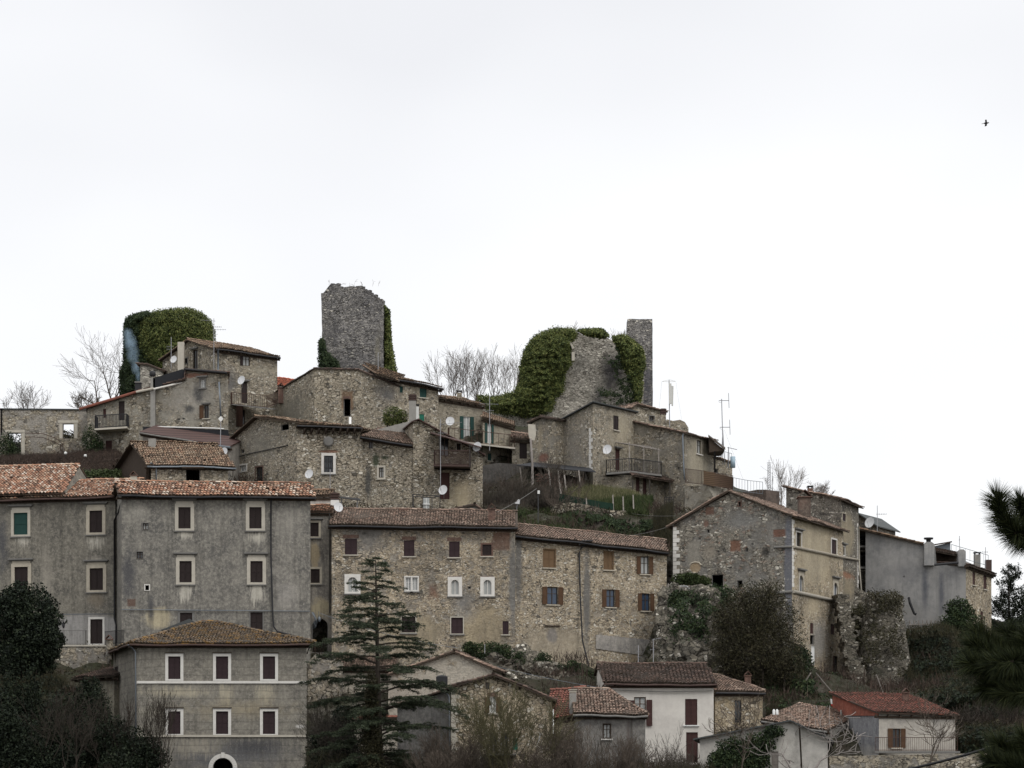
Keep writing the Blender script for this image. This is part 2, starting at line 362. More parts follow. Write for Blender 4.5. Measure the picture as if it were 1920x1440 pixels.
# ---------------------------------------------------------------- roof tiles: real barrel tiles
_ang = [math.pi * k / 4 for k in range(5)]
def add_tiles(mb, poly, pitch=.215, row=.37, lift=.02, jit=1.0, inset=.02):
    """poly: coplanar 3-D points, first edge is the eave (low edge)"""
    p0, p1 = Vector(poly[0]), Vector(poly[1]); a = (p1 - p0).normalized()
    nrm = Vector((0, 0, 0))
    for i in range(1, len(poly) - 1): nrm += (Vector(poly[i]) - p0).cross(Vector(poly[i + 1]) - p0)
    nrm.normalize()
    if nrm.z < 0: nrm = -nrm
    d = nrm.cross(a).normalized()
    if d.z < 0: d = -d
    q = [((Vector(p) - p0).dot(a), (Vector(p) - p0).dot(d)) for p in poly]
    umin, umax = min(x for x, _ in q), max(x for x, _ in q); vmax = max(y for _, y in q)
    vmin = min(y for _, y in q)
    def inside(u, v):
        c = False; n = len(q)
        for i in range(n):
            x1, y1 = q[i]; x2, y2 = q[(i + 1) % n]
            if (y1 > v) != (y2 > v) and u < (x2 - x1) * (v - y1) / (y2 - y1) + x1: c = not c
        return c
    nu = int((umax - umin) / pitch); nv = int((vmax - vmin) / row) + 1
    hw = pitch * .47
    for i in range(nu):
        uc = umin + (i + .5) * pitch
        for j in range(nv):
            v0 = vmin + j * row
            if not inside(uc, v0 + row * .35): continue
            if random.random() < .006: continue
            du = random.gauss(0, .010) * jit; dv = random.gauss(0, .02) * jit; sk = random.gauss(0, .012) * jit
            if j == 0: dv -= .05
            r = .06 + .94 * random.random(); base = len(mb.v)
            h0 = hw * .85 + random.random() * .015
            for (vv, w_, hh, l_, s_) in ((v0 + dv, hw * 1.06, h0, lift + .035, 0), (v0 + dv + row * 1.06, hw * .86, h0 * .8, lift, sk)):
                for t in _ang:
                    p = p0 + a * (uc + du + s_ - math.cos(t) * w_) + d * vv + nrm * (l_ + math.sin(t) * hh); mb.v.append((p.x, p.y, p.z))
            for k in range(4):
                mb.f.append((base + k, base + k + 1, base + 6 + k, base + 5 + k)); mb.r.append(r); mb.sm.append(True)
            mb.f.append((base, base + 1, base + 2, base + 3, base + 4)); mb.r.append(.01 if random.random() < .8 else r * .6); mb.sm.append(False)
def ridge_tiles(mb, p, q, rad=.12, row=.42):
    p, q = Vector(p), Vector(q); d = q - p; L = d.length
    if L < .3: return
    d /= L; s = d.cross(Vector((0, 0, 1))).normalized(); up = s.cross(d).normalized()
    if up.z < 0: up = -up
    n = max(1, int(L / row))
    for i in range(n):
        c0 = p + d * (i * L / n) + s * random.gauss(0, .015); c1 = p + d * ((i + 1.08) * L / n); r = .06 + .94 * random.random(); base = len(mb.v)
        for (c, rr, l) in ((c0, rad, .05), (c1, rad * .85, .02)):
            for t in _ang: mb.v.append(tuple(c - s * math.cos(t) * rr + up * (math.sin(t) * rr * .85 + l)))
        for k in range(4): mb.f.append((base + k, base + k + 1, base + 6 + k, base + 5 + k)); mb.r.append(r); mb.sm.append(True)
        mb.f.append((base, base + 1, base + 2, base + 3, base + 4)); mb.r.append(.01); mb.sm.append(False)

# ---------------------------------------------------------------- houses
class Face:
    def __init__(s, O, E, out):
        s.O = O; d = E - O; s.L = d.length; s.U = d / s.L
        n = Vector((s.U.y, -s.U.x))
        if n.dot(out) < 0: n = -n
        s.n = n; s.holes = []; s.poly = None
    def u_at(s, px):
        k = (px - CX) / F
        return (k * s.O.y - s.O.x) / (s.U.x - k * s.U.y)
    def Y_at(s, px): return s.O.y + s.u_at(px) * s.U.y
    def P(s, u, z, d=0.0):
        p = s.O + s.U * u + s.n * d; return Vector((p.x, p.y, z))
    def z_at(s, px, py): return Zp(py, s.Y_at(px))

class Block:
    def __init__(s, A, B, C=None, D=None, base=1300, mode='S', top=None, prof=None, rise=1.3, r=.5, rise2=None,
                 wall=None, roof='t_brown', over=.35, oside=.2, gutter=None, zb=None, thick=.10, flatroof=None, ridge=True, pitch=.215, walls=('front', 'right', 'left', 'back'), lift=0.0):
        s.A, s.B = P2(*A), P2(*B); ab = s.B - s.A; s.L = ab.length; s.U = ab / s.L
        inn = Vector((-s.U.y, s.U.x))
        if inn.y < 0: inn = -inn
        if C is not None:
            side, c, Y = C; c = P2(c, Y); s.Wv = c - (s.A if side == 'L' else s.B); s.D = s.Wv.length; s.Wv /= s.D
        else: s.D = D or 8.0; s.Wv = inn
        s.Cc = s.B + s.Wv * s.D; s.Dc = s.A + s.Wv * s.D
        s.zb = zb if zb is not None else Zp(base, min(s.A.y, s.B.y)); s.mode = mode
        s.f = {'front': Face(s.A, s.B, -s.Wv), 'right': Face(s.B, s.Cc, s.U), 'back': Face(s.Dc, s.Cc, s.Wv), 'left': Face(s.A, s.Dc, -s.U)}
        s.wallm, s.roofm, s.over, s.oside, s.gutter, s.thick, s.ridge, s.pitch, s.wl = wall, roof, over, oside, gutter, thick, ridge, pitch, walls
        f = s.f['front']; L, D = s.L, s.D; zb_ = s.zb
        def q(u, w, z): p = s.A + s.U * u + s.Wv * w; return Vector((p.x, p.y, z))
        s.q = q; s.planes = []; s.ridges = []; s.eaves = []
        o, os_ = over, oside
        if mode in ('P',):
            pr = [(min(max(f.u_at(x), 0), L), f.z_at(x, y)) for x, y in prof]
            pr[0] = (0, pr[0][1]); pr[-1] = (L, pr[-1][1]); s.pr = pr
            f.poly = [(0, zb_), (L, zb_)] + pr[::-1]; s.f['back'].poly = list(f.poly)
            s.f['left'].poly = [(0, zb_), (D, zb_), (D, pr[0][1]), (0, pr[0][1])]
            s.f['right'].poly = [(0, zb_), (D, zb_), (D, pr[-1][1]), (0, pr[-1][1])]
            for i in range(len(pr) - 1):
                (u0, z0), (u1, z1) = pr[i], pr[i + 1]; sl = (z1 - z0) / (u1 - u0)
                if i == 0: z0 -= sl * os_; u0 -= os_
                if i == len(pr) - 2: z1 += sl * os_; u1 += os_
                if z0 <= z1: pl = [q(u0, D + o, z0), q(u0, -o, z0), q(u1, -o, z1), q(u1, D + o, z1)]
                else: pl = [q(u1, -o, z1), q(u1, D + o, z1), q(u0, D + o, z0), q(u0, -o, z0)]
                s.planes.append(pl)
                if i > 0 and (pr[i][1] > pr[i - 1][1]) != (pr[i + 1][1] > pr[i][1]): s.ridges.append((q(pr[i][0], -o, pr[i][1]), q(pr[i][0], D + o, pr[i][1])))
            lo = s.planes[-1]; s.eaves.append((lo[0], lo[1]))
        elif mode == 'S':
            zA, zB = Zp(top[0], s.A.y), Zp(top[1], s.B.y); rD = r * D
            if rise2 is None: rise2 = 0.0 if r < 1 else rise
            f.poly = [(0, zb_), (L, zb_), (L, zB), (0, zA)]
            s.f['back'].poly = [(0, zb_), (L, zb_), (L, zB + rise2), (0, zA + rise2)]
            for nm, z in (('left', zA), ('right', zB)):
                s.f[nm].poly = [(0, zb_), (D, zb_), (D, z + rise2)] + ([(rD, z + rise)] if r < 1 else []) + [(0, z)]
            sl = rise / rD; dz = (zB - zA) / L
            za, zc = zA - dz * os_, zB + dz * os_
            bo = rD + (o if r >= 1 else 0)
            s.planes.append([q(-os_, -o, za - sl * o), q(L + os_, -o, zc - sl * o), q(L + os_, bo, zc + sl * bo), q(-os_, bo, za + sl * bo)])
            s.eaves.append((s.planes[0][0], s.planes[0][1]))
            if r < 1:
                sb = (rise - rise2) / (D - rD)
                s.planes.append([q(L + os_, D + o, zc + rise2 - sb * o), q(-os_, D + o, za + rise2 - sb * o), q(-os_, rD, za + rise), q(L + os_, rD, zc + rise)])
                s.ridges.append((q(-os_, rD, za + rise), q(L + os_, rD, zc + rise)))
        elif mode == 'H':
            zA, zB = Zp(top[0], s.A.y), Zp(top[1], s.B.y); h = min(D / 2, L / 2)
            for nm in ('front', 'back'): s.f[nm].poly = [(0, zb_), (L, zb_), (L, zB), (0, zA)]
            s.f['left'].poly = [(0, zb_), (D, zb_), (D, zA), (0, zA)]; s.f['right'].poly = [(0, zb_), (D, zb_), (D, zB), (0, zB)]
            sl = rise / h; e0 = zA - sl * o; e1 = zB - sl * o
            c = [q(-o, -o, e0), q(L + o, -o, e1), q(L + o, D + o, e1), q(-o, D + o, e0)]
            m1 = q(h, D / 2, zA + rise); m2 = q(L - h, D / 2, zB + rise)
            s.planes += [[c[0], c[1], m2, m1], [c[1], c[2], m2], [c[2], c[3], m1, m2], [c[3], c[0], m1]]
            s.ridges += [(m1, m2), (c[0], m1), (c[1], m2)]; s.eaves += [(c[0], c[1]), (c[3], c[0])]
        elif mode == 'F':
            zA, zB = Zp(top[0], s.A.y), Zp(top[1], s.B.y)
            for nm in ('front', 'back'): s.f[nm].poly = [(0, zb_), (L, zb_), (L, zB), (0, zA)]
            s.f['left'].poly = [(0, zb_), (D, zb_), (D, zA), (0, zA)]; s.f['right'].poly = [(0, zb_), (D, zb_), (D, zB), (0, zB)]
            s.planes.append([q(-o, -o, zA), q(L + o, -o, zB), q(L + o, D + o, zB), q(-o, D + o, zA)])

def hip_right(b, m):
    """cut the right end of a block's front roof plane back to a hip, m metres at the ridge"""
    p = b.planes[0]; ridge = p[2].copy(); p[2] = p[2] - Vector((b.U.x, b.U.y, 0)) * m
    bk = p[1] + Vector((b.Wv.x, b.Wv.y, 0)) * (b.D + 2 * b.over); b.planes.append([p[1], bk, p[2]])
    if b.ridges: b.ridges = [(b.ridges[0][0], p[2]), (p[1], p[2])]
    for nm in ('right',): b.f[nm].poly = [q for q in b.f[nm].poly if q[1] <= b.f['front'].poly[2][1] + .01]
    if len(b.planes) > 2: b.planes[1][0] = b.planes[1][0] - Vector((b.U.x, b.U.y, 0)) * 0; b.planes[1][3] = p[2].copy()

def wall_mesh(mb, f, reveal=.22):
    bm = bmesh.new()
    vs = [bm.verts.new((u, 0, z)) for u, z in f.poly]
    try: bm.faces.new(vs)
    except ValueError: return
    for (u0, u1, z0, z1) in f.holes:
        for co, no in (((u0, 0, 0), (1, 0, 0)), ((u1, 0, 0), (1, 0, 0)), ((0, 0, z0), (0, 0, 1)), ((0, 0, z1), (0, 0, 1))):
            g = [x for x in bm.faces if min(v.co.x for v in x.verts) < u1 + .3 and max(v.co.x for v in x.verts) > u0 - .3]
            geo = set(g); 
            for x in g: geo.update(x.edges); geo.update(x.verts)
            bmesh.ops.bisect_plane(bm, geom=list(geo), plane_co=co, plane_no=no, dist=1e-5)
    for x in bm.faces:
        c = x.calc_center_median()
        if any(u0 < c.x < u1 and z0 < c.z < z1 for (u0, u1, z0, z1) in f.holes): continue
        mb.face([f.P(v.co.x, v.co.z) for v in x.verts])
    bm.free()
    for (u0, u1, z0, z1) in f.holes:
        for (a, b) in (((u0, z0), (u0, z1)), ((u0, z1), (u1, z1)), ((u1, z1), (u1, z0)), ((u1, z0), (u0, z0))):
            mb.face([f.P(*a), f.P(*b), f.P(*b, -reveal), f.P(*a, -reveal)])

def sag(x, y): return noise.noise(Vector((x * .28, y * .28, 2.2))) * .13 + noise.noise(Vector((x * .9, y * .9, 6.1))) * .05

class House:
    def __init__(s, name, label, cat='house', group=None):
        s.name, s.label, s.cat, s.group = name, label, cat, group; s.blocks = []; s.wins = []; s.root = None; s.extra = []
    def block(s, *a, **k):
        b = Block(*a, **k); s.blocks.append(b)
        if s.root is None: s.root = thing(s.name, s.label, s.cat, (b.A.x, b.A.y, b.zb), s.group)
        return b
    def win(s, f, px, py, w, h, **k): s.wins.append((f, px, py, w, h, k))
    def done(s):
        for (f, px, py, w, h, k) in s.wins: window(s.root, f, px, py, w, h, **k)
        for b in s.blocks:
            mb = MB()
            for nm, f in b.f.items():
                if nm in b.wl: wall_mesh(mb, f)
            b.wobj = mb.build('wall', b.wallm, s.root)
            if b.roofm:
                rb = MB(); up = Vector((0, 0, b.thick)); istile = b.roofm.startswith('t_') and b.roofm not in ('t_slate', 't_brownsheet')
                for pl in b.planes:
                    rb.prism([p - Vector((0, 0, .02)) for p in pl], up, .01)
                    if istile: add_tiles(rb, [p + Vector((0, 0, b.thick - .02)) for p in pl], pitch=b.pitch)
                if istile and b.ridge:
                    for (p, q) in b.ridges: ridge_tiles(rb, p + Vector((0, 0, b.thick + .05)), q + Vector((0, 0, b.thick + .05)))
                rb.v = [(x, y, z + sag(x, y)) for x, y, z in rb.v]; b.robj = rb.build('roof', M[b.roofm], s.root)
                if b.gutter:
                    gb = MB()
                    for (p, q) in b.eaves:
                        gb.tube([(lambda w: w + Vector((0, -.06, -.06 + sag(w.x, w.y))))(p + (q - p) * (t_ / 12)) for t_ in range(13)], .085, 6)
                    gb.build('gutter', M[b.gutter], s.root)
                # rafter ends under the eave
                if b.mode in ('S', 'H') and b.over > .2:
                    tb = MB(); p, q = b.eaves[0]; n = max(2, int((q - p).length / .8)); d = (q - p) / n; inw = Vector((b.Wv.x, b.Wv.y, 0))
                    for i in range(n + 1):
                        c = p + d * i - d.normalized() * .05 + Vector((0, 0, -.17)) + inw * .06
                        if i == n: c -= d.normalized() * .05
                        tb.box(c, d.normalized() * .1, inw * (b.over - .02) + Vector((0, 0, .05)), Vector((0, 0, .12)))
                    c = p - d.normalized() * .1 + Vector((0, 0, -.26)) + inw * (b.over - .1); tb.box(c, (q - p) + d.normalized() * .2, inw * .09, Vector((0, 0, .16)))
                    tb.build('eave_rafters', M['wood'], s.root)
        return s.root

def arc_pts(u0, u1, z0, zs, ztop, n=8):
    c = (u0 + u1) / 2; r = (u1 - u0) / 2
    return [(c - r * math.cos(math.pi * i / n), zs + (ztop - zs) * math.sin(math.pi * i / n)) for i in range(n + 1)]

def window(root, f, px, py, w, h, kind='shut', mat='brownsh', frame=0, fm='stonetrim', cornice=False, sill=True, sillm=None, panel=None, glass='glass', out=.04, brick=False, leaf=2, name='window', arch=False, inner=None):
    """w, h: opening in photo pixels; frame: width of the stone surround in pixels"""
    Y = f.Y_at(px); k = Y / F
    u0, u1 = sorted((f.u_at(px - w / 2), f.u_at(px + w / 2))); z0, z1 = Zp(py + h / 2, Y), Zp(py - h / 2, Y)
    f.holes.append((u0, u1, z0, z1)); fw = frame * k
    def bx(mb, a, b, c, d, e0, e1, r=.5):      # u from a to b, z from c to d, outwards from e0 to e1
        mb.box(f.P(a, c, e0), f.P(b, c, e0) - f.P(a, c, e0), f.P(a, c, e1) - f.P(a, c, e0), Vector((0, 0, d - c)), r)
    wf = MB()
    if frame:
        bx(wf, u0 - fw, u0 - .002, z0, z1, -.05, out); bx(wf, u1 + .002, u1 + fw, z0, z1, -.05, out)
        bx(wf, u0 - fw, u1 + fw, z1 + .002, z1 + fw, -.05, out + .003); bx(wf, u0 - fw, u1 + fw, z0 - fw * .6, z0 - .002, -.05, out + .004)
        par = wf.build(name, M[fm], root)
    else:
        t = .05
        bx(wf, u0 + .003, u0 + t, z0 + .003, z1 - .003, -.18, -.08); bx(wf, u1 - t, u1 - .003, z0 + .003, z1 - .003, -.18, -.08)
        bx(wf, u0 + t, u1 - t, z1 - t, z1 - .003, -.18, -.083); bx(wf, u0 + t, u1 - t, z0 + .003, z0 + t, -.18, -.083)
        par = wf.build(name, M[inner or ('wood' if kind != 'dark' else 'greytrim')], root)
    if cornice:
        c = MB(); cz = z1 + fw + .10
        if cornice > 1:
            cz = z1 + fw + .29; pm_ = MB(); bx(pm_, u0 - fw * .7, u1 + fw * .7, z1 + fw + .004, z1 + fw + .20, -.05, out * .7); pm_.build('frieze', M[fm], par)
        bx(c, u0 - fw - .20, u1 + fw + .20, cz, cz + .11, -.05, .26); bx(c, u0 - fw - .08, u1 + fw + .08, cz - .08, cz - .003, -.05, .12)
        c.build('cornice', M['greytrim'], par)
    if sill:
        c = MB(); bx(c, u0 - max(fw, .08) - .06, u1 + max(fw, .08) + .06, z0 - fw * .6 - .09, z0 - fw * .6 - .003, -.05, .13); c.build('sill', M[sillm or ('greytrim' if frame else 'cream')], par)
    if brick:
        c = MB(); n = max(4, int((u1 - u0 + .3) / .09))
        for i in range(n):
            a = u0 - .15 + i * (u1 - u0 + .3) / n; bx(c, a, a + (u1 - u0 + .3) / n - .015, z1 + .03, z1 + .30 + random.random() * .03, -.02, .015)
        c.build('brick_lintel', M['brick'], par)
    um = (u0 + u1) / 2
    if kind == 'shut':
        for (a, b) in (((u0 + .01, um - .008), (um + .008, u1 - .01)) if leaf == 2 else ((u0 + .01, u1 - .01),)):
            c = MB(); bx(c, a, b, z0 + .01, z1 - .01, -.11, -.06)
            for zz in (z0 + .01, (z0 + z1) / 2 - .04, z1 - .10): bx(c, a, b, zz, zz + .09, -.059, -.04)
            bx(c, a, a + .05, z0 + .01, z1 - .01, -.059, -.037); bx(c, b - .05, b, z0 + .01, z1 - .01, -.059, -.037)
            c.build('shutter', M[mat], par)
        b2 = MB(); bx(b2, u0 + .002, u1 - .002, z0 + .002, z1 - .002, -.21, -.16); b2.build('pane', M['dark'], par)
    elif kind in ('open', 'glass', 'half'):
        c = MB(); bx(c, u0 + .002, u1 - .002, z0 + .002, z1 - .002, -.20, -.16); c.build('pane', M[glass], par)
        c = MB(); t = .035
        for (a, b, cc, d) in ((um - t, um + t, z0, z1), (u0, u0 + .06, z0, z1), (u1 - .06, u1, z0, z1), (u0, u1, z1 - .06, z1), (u0, u1, z0, z0 + .06), (u0, u1, z0 + (z1 - z0) * .62, z0 + (z1 - z0) * .62 + .03)):
            bx(c, a, b, cc, d, -.158, -.12 + random.random() * .004)
        c.build('sash', M[inner or 'wood'], par)
        if kind != 'glass':
            pw = (panel or w / 2) * k * (f.U.x ** 2 + 0.0) ** .5 if panel else (u1 - u0) / 2
            sides = [(-1, u0), (1, u1)] if kind == 'open' else [(-1, u0)]
            for sg, ue in sides:
                c = MB(); a, b = (ue - .02 - pw, ue - .02) if sg < 0 else (ue + .02, ue + .02 + pw)
                bx(c, a, b, z0, z1, .02, .06)
                for zz in (z0, (z0 + z1) / 2 - .04, z1 - .09): bx(c, a, b, zz, zz + .09, .061, .078)
                bx(c, a, a + .05, z0, z1, .061, .08); bx(c, b - .05, b, z0, z1, .061, .08)
                c.build('shutter', M[mat], par)
    elif kind == 'arch':
        # pale slab with an arched light, pale inner shutters behind
        c = MB(); n = 10; r = (u1 - u0) / 2; zs = z1 - r
        for i in range(n):
            t0, t1 = math.pi * i / n, math.pi * (i + 1) / n
            A = (um - r * math.cos(t0), zs + r * math.sin(t0)); B = (um - r * math.cos(t1), zs + r * math.sin(t1))
            pts = [f.P(A[0], A[1], out - .01), f.P(B[0], B[1], out - .01), f.P(B[0], z1, out - .01), f.P(A[0], z1, out - .01)]
            c.prism(pts, tuple(f.P(0, 0, -.12) - f.P(0, 0, 0)))
        c.build('arched_head', M[fm], par)
        c = MB(); bx(c, u0 + .002, u1 - .002, z0 + .002, z1 - .002, -.20, -.16); c.build('pane', M[glass], par)
        c = MB(); bx(c, um - .03, um + .03, z0, z1, -.158, -.09); bx(c, u0 + .0, u0 + .05, z0, z1, -.158, -.10); bx(c, u1 - .05, u1, z0, z1, -.158, -.10); c.build('mullion', M[inner or 'white'], par)
    elif kind == 'dark':
        pass
    return par

def railing(parent, pts, h, mat, gap=.14, bar=.012, rail=.022, name='railing', fill=None):
    mb = MB()
    for i in range(len(pts) - 1):
        p, q = Vector(pts[i]), Vector(pts[i + 1]); L = (q - p).length
        for z in (0.06, h): mb.tube([p + Vector((0, 0, z)), q + Vector((0, 0, z))], rail, 4)
        n = max(1, int(L / gap))
        for j in range(n + 1):
            c = p + (q - p) * (j / n); rr = bar * (1.6 if j in (0, n) else 1); mb.tube([c, c + Vector((0, 0, h))], rr, 4)
        if fill:
            mb.face([p + Vector((0, 0, .05)), q + Vector((0, 0, .05)), q + Vector((0, 0, h)), p + Vector((0, 0, h))])
    return mb.build(name, M[mat], parent)

def part_box(parent, name, px0, py0, px1, py1, Y, dy, mat, r=.5):
    a, b = W(px0, py1, Y), W(px1, py0, Y); mb = MB()
    mb.box(a, (b.x - a.x, 0, 0), (0, dy, 0), (0, 0, b.z - a.z), r); return mb.build(name, M[mat] if isinstance(mat, str) else mat, parent)
def part_tube(parent, name, pts, rad, mat, n=6):
    mb = MB(); mb.tube([W(*p) for p in pts], rad, n); return mb.build(name, M[mat], parent)
def chimney(roof, px, py0, py1, w, Y, mat='concrete', cap='tile', d=.6):
    """chimney from pixel row py1 (foot) to py0 (top), w pixels wide"""
    c = W(px, py1, Y); ww = w * Y / F; top = W(px, py0, Y).z; mb = MB(); foot = c.z - .6
    mb.cbox((c.x, Y, (foot + top) / 2), ww, d, top - foot)
    o = mb.build('chimney', M[mat] if isinstance(mat, str) else mat, roof); cb = MB()
    if cap == 'tile':
        cb.cbox((c.x, Y, top + .04), ww * 1.25, d * 1.25, .07)
        for sg in (-1, 1):
            a = Vector((c.x - ww * .55, Y - d * .55, top + .10)) if sg < 0 else Vector((c.x + ww * .55, Y - d * .55, top + .10))
            cb.prism([a, a + Vector((0, d * 1.1, 0)), Vector((c.x, Y + d * .55, top + .10 + ww * .55)), Vector((c.x, Y - d * .55, top + .10 + ww * .55))], (0, 0, .05))
        cb.build('chimney_cap', M['brick'], o)
    elif cap == 'stack':
        for i in range(3): cb.cbox((c.x, Y, top + .10 + i * .2), ww * 1.15, d * 1.15, .11)
        cb.cbox((c.x, Y, top + .3), ww * .8, d * .8, .6); cb.build('chimney_cap', M['brownmetal'], o)
    elif cap == 'slab':
        cb.cbox((c.x, Y, top + .18), ww * 1.2, d * 1.2, .07)
        for sx in (-1, 1):
            for sy in (-1, 1): cb.cbox((c.x + sx * ww * .4, Y + sy * d * .4, top + .07), .08, .08, .16)
        cb.build('chimney_cap', M['darkmetal'], o)
    return o
def quoins(parent, f, at, z0, z1, mat='white', h=.32, name='quoins', sides=1):
    mb = MB(); z = z0; i = 0
    while z < z1 - h * .6:
        hh = h * random.uniform(.8, 1.2); w = random.uniform(.28, .36) if i % 2 else random.uniform(.48, .62)
        a, b = (at, at + w) if sides > 0 else (at - w, at)
        mb.box(f.P(a, z, -.05), f.P(b, z, -.05) - f.P(a, z, -.05), f.P(a, z, .02 + random.random() * .015) - f.P(a, z, -.05), Vector((0, 0, hh - .03))); z += hh; i += 1
    return mb.build(name, M[mat], parent)
# ================================================================ THE VILLAGE
GA = 'stone houses of the hill village'
# stone palettes (linear)
ST_A = [(.14, .125, .10), (.33, .295, .235), (.24, .21, .165), (.43, .39, .32), (.20, .19, .17)]
ST_Y = [(.20, .165, .12), (.42, .36, .27), (.30, .25, .185), (.50, .44, .35), (.27, .24, .20)]
ST_G = [(.09, .088, .09), (.20, .195, .195), (.14, .137, .14), (.30, .29, .28), (.12, .115, .11)]

# ---------- long row house with the arch passage
H = House('row_house', 'long rubble stone row house with plum shutters and three arched white windows behind the cedar', 'house', GA)
mA = rubble('long_house_stone', ST_Y, (.38, .35, .30), s=4.0, plaster=((.33, .30, .255), .42, 1.0), stain=.48,
            patches=[((.40, .33, .22), (905, 1185, 55, 50, 212)), ((.38, .32, .22), (770, 1185, 70, 40, 212)), ((0.216, 0.111, 0.072), (812, 1108, 12, 20, 212, 'box'), (1.1, 2.2)),
                     ((0.180, 0.102, 0.072), (940, 1015, 20, 20, 212, 'box'), (3.5, .7)), ((.22, .21, .195), (690, 1005, 55, 45, 212), (1.4, 1.6)), ((.20, .195, .185), (962, 1090, 10, 120, 212), (2, .9)),
                     ((.26, .25, .235), (870, 1130, 30, 50, 212), (1.2, 1.6))])
b = H.block((622, 212), (966, 212), D=7, base=1262, top=(982, 987), rise=1.5, r=.6, wall=mA, roof='t_brown', over=.5, oside=.2, gutter='darkmetal')
f = b.f['front']
for x, y, w, h, br in ((658, 1025, 23, 30, 1), (767, 1028, 20, 30, 1), (852, 1030, 20, 30, 1)): H.win(f, x, y, w, h, mat='plumsh', brick=br, sillm='cream')
H.win(f, 913, 1031, 17, 20, mat='brownsh', frame=3, fm='brick', sillm='cream')
H.win(f, 661, 1096, 18, 27, kind='arch', frame=6, fm='white', sillm='greytrim', glass='curtain')
H.win(f, 765.5, 1095, 10, 25, kind='glass', frame=2.5, fm='white', inner='whitep', glass='curtain', sillm='greytrim')
H.win(f, 778, 1095, 10, 25, kind='glass', out=.052, frame=2.45, fm='white', inner='whitep', glass='curtain', sillm='greytrim')
H.win(f, 853, 1101, 15, 27, kind='arch', frame=6, fm='white', glass='curtain', brick=1)
H.win(f, 914, 1101, 15, 27, kind='arch', frame=6, fm='white', glass='curtain', brick=1)
H.win(f, 766, 1171, 26, 30, mat='brownsh', frame=2, fm='cream')
H.win(f, 857, 1173, 22, 30, mat='plumsh', frame=2, fm='cream')
H.win(f, 948, 1177, 11, 25, mat='plumsh', sillm='cream')
for x, y, w, h in ((657, 988, 6, 5), (683, 1000, 4, 4), (880, 1102, 6, 5), (732, 1000, 4, 4), (787, 1155, 4, 4)): H.win(f, x, y, w, h, kind='dark', sill=False)
H.done(); root = H.root
chimney(root, 922, 955, 985, 13, 213.5, 'brick', 'tile'); chimney(root, 757, 954, 970, 17, 216, 'brick', None)

H = House('row_house', 'long pale stone row house with brown wooden shutters and a downpipe along its middle', 'house', GA)
mB = rubble('long_house_right_stone', ST_Y, (.42, .39, .335), s=4.1, plaster=((.42, .37, .30), .36, 1.1), stain=.25,
            patches=[((.42, .36, .27), (1040, 1215, 80, 45, 214)), ((.42, .33, .22), (1215, 1235, 40, 20, 217)), ((.17, .165, .155), (1100, 1120, 9, 120, 215), (2, .8)),
                     ((.185, .18, .17), (972, 1050, 9, 110, 213), (2, .8)), ((.24, .22, .2), (1035, 1190, 13, 18, 213), (3, .8))])
b = H.block((966, 213), (1250, 218), D=6.5, base=1290, top=(1003, 1033), rise=1.15, r=.6, wall=mB, roof='t_brown', over=.5, oside=.15, gutter='darkmetal', C=('R', 1243, 225))
f = b.f['front']
H.win(f, 1030, 1047, 21, 33, mat='tansh', frame=1.6, fm='tansh', sillm='stonetrim'); H.win(f, 1141, 1051, 16, 33, mat='tansh', frame=1.6, fm='tansh', sillm='stonetrim')
for x, y, w, h, p, gl in ((1036, 1117, 20, 33, 10.5, 'glassblue'), (1145, 1122, 16, 33, 9, 'glassblue'), (1209, 1060, 15, 33, 8.5, 'curtain'), (1211, 1129, 15, 33, 8.5, 'glassblue')):
    H.win(f, x, y, w, h, kind='open', mat='woodsh', panel=p, glass=gl, sillm='stonetrim')
H.win(f, 1183, 1170, 2.2, 9, kind='dark', sill=False)
H.done(); root = H.root
mb = MB()
for i in range(12):
    x0, x1 = 1117 + i * 11, 1128 + i * 11; Y0, Y1 = f.Y_at(x0), f.Y_at(x1)
    u0, u1 = f.u_at(x0), f.u_at(x1); t0 = Zp(1190 + (x0 - 1117) * .1, Y0); bz = Zp(1217 + (x0 - 1117) * .14, Y0)
    mb.box(f.P(u0, bz, -.05), f.P(u1, bz, -.05) - f.P(u0, bz, -.05), f.P(u0, bz, .07) - f.P(u0, bz, -.05), Vector((0, 0, t0 - bz)))
mb.build('cement_band', plasterm('cement_band', (.30, .28, .25), (.40, .37, .33), (.18, .17, .16)), root)
part_tube(root, 'downpipe', [(1110, 1014, 215.3), (1090, 1027, 215.0), (1086, 1036, 214.9), (1088, 1120, 214.8), (1092, 1200, 214.6), (1104, 1250, 213.9), (1116, 1285, 213.5)], .07, 'darkmetal')
part_tube(root, 'downpipe', [(1086, 1022, 214.6), (1092, 1014, 214.6), (1112, 1014, 214.7)], .06, 'darkmetal')
mb = MB(); mb.box(f.P(f.u_at(1022), Zp(1174, 213.8), 0), f.P(f.u_at(1050), Zp(1174, 213.8), 0) - f.P(f.u_at(1022), Zp(1174, 213.8), 0), Vector((0, -.12, 0)), Vector((0, 0, .09))); mb.build('lintel', M['wood'], root)

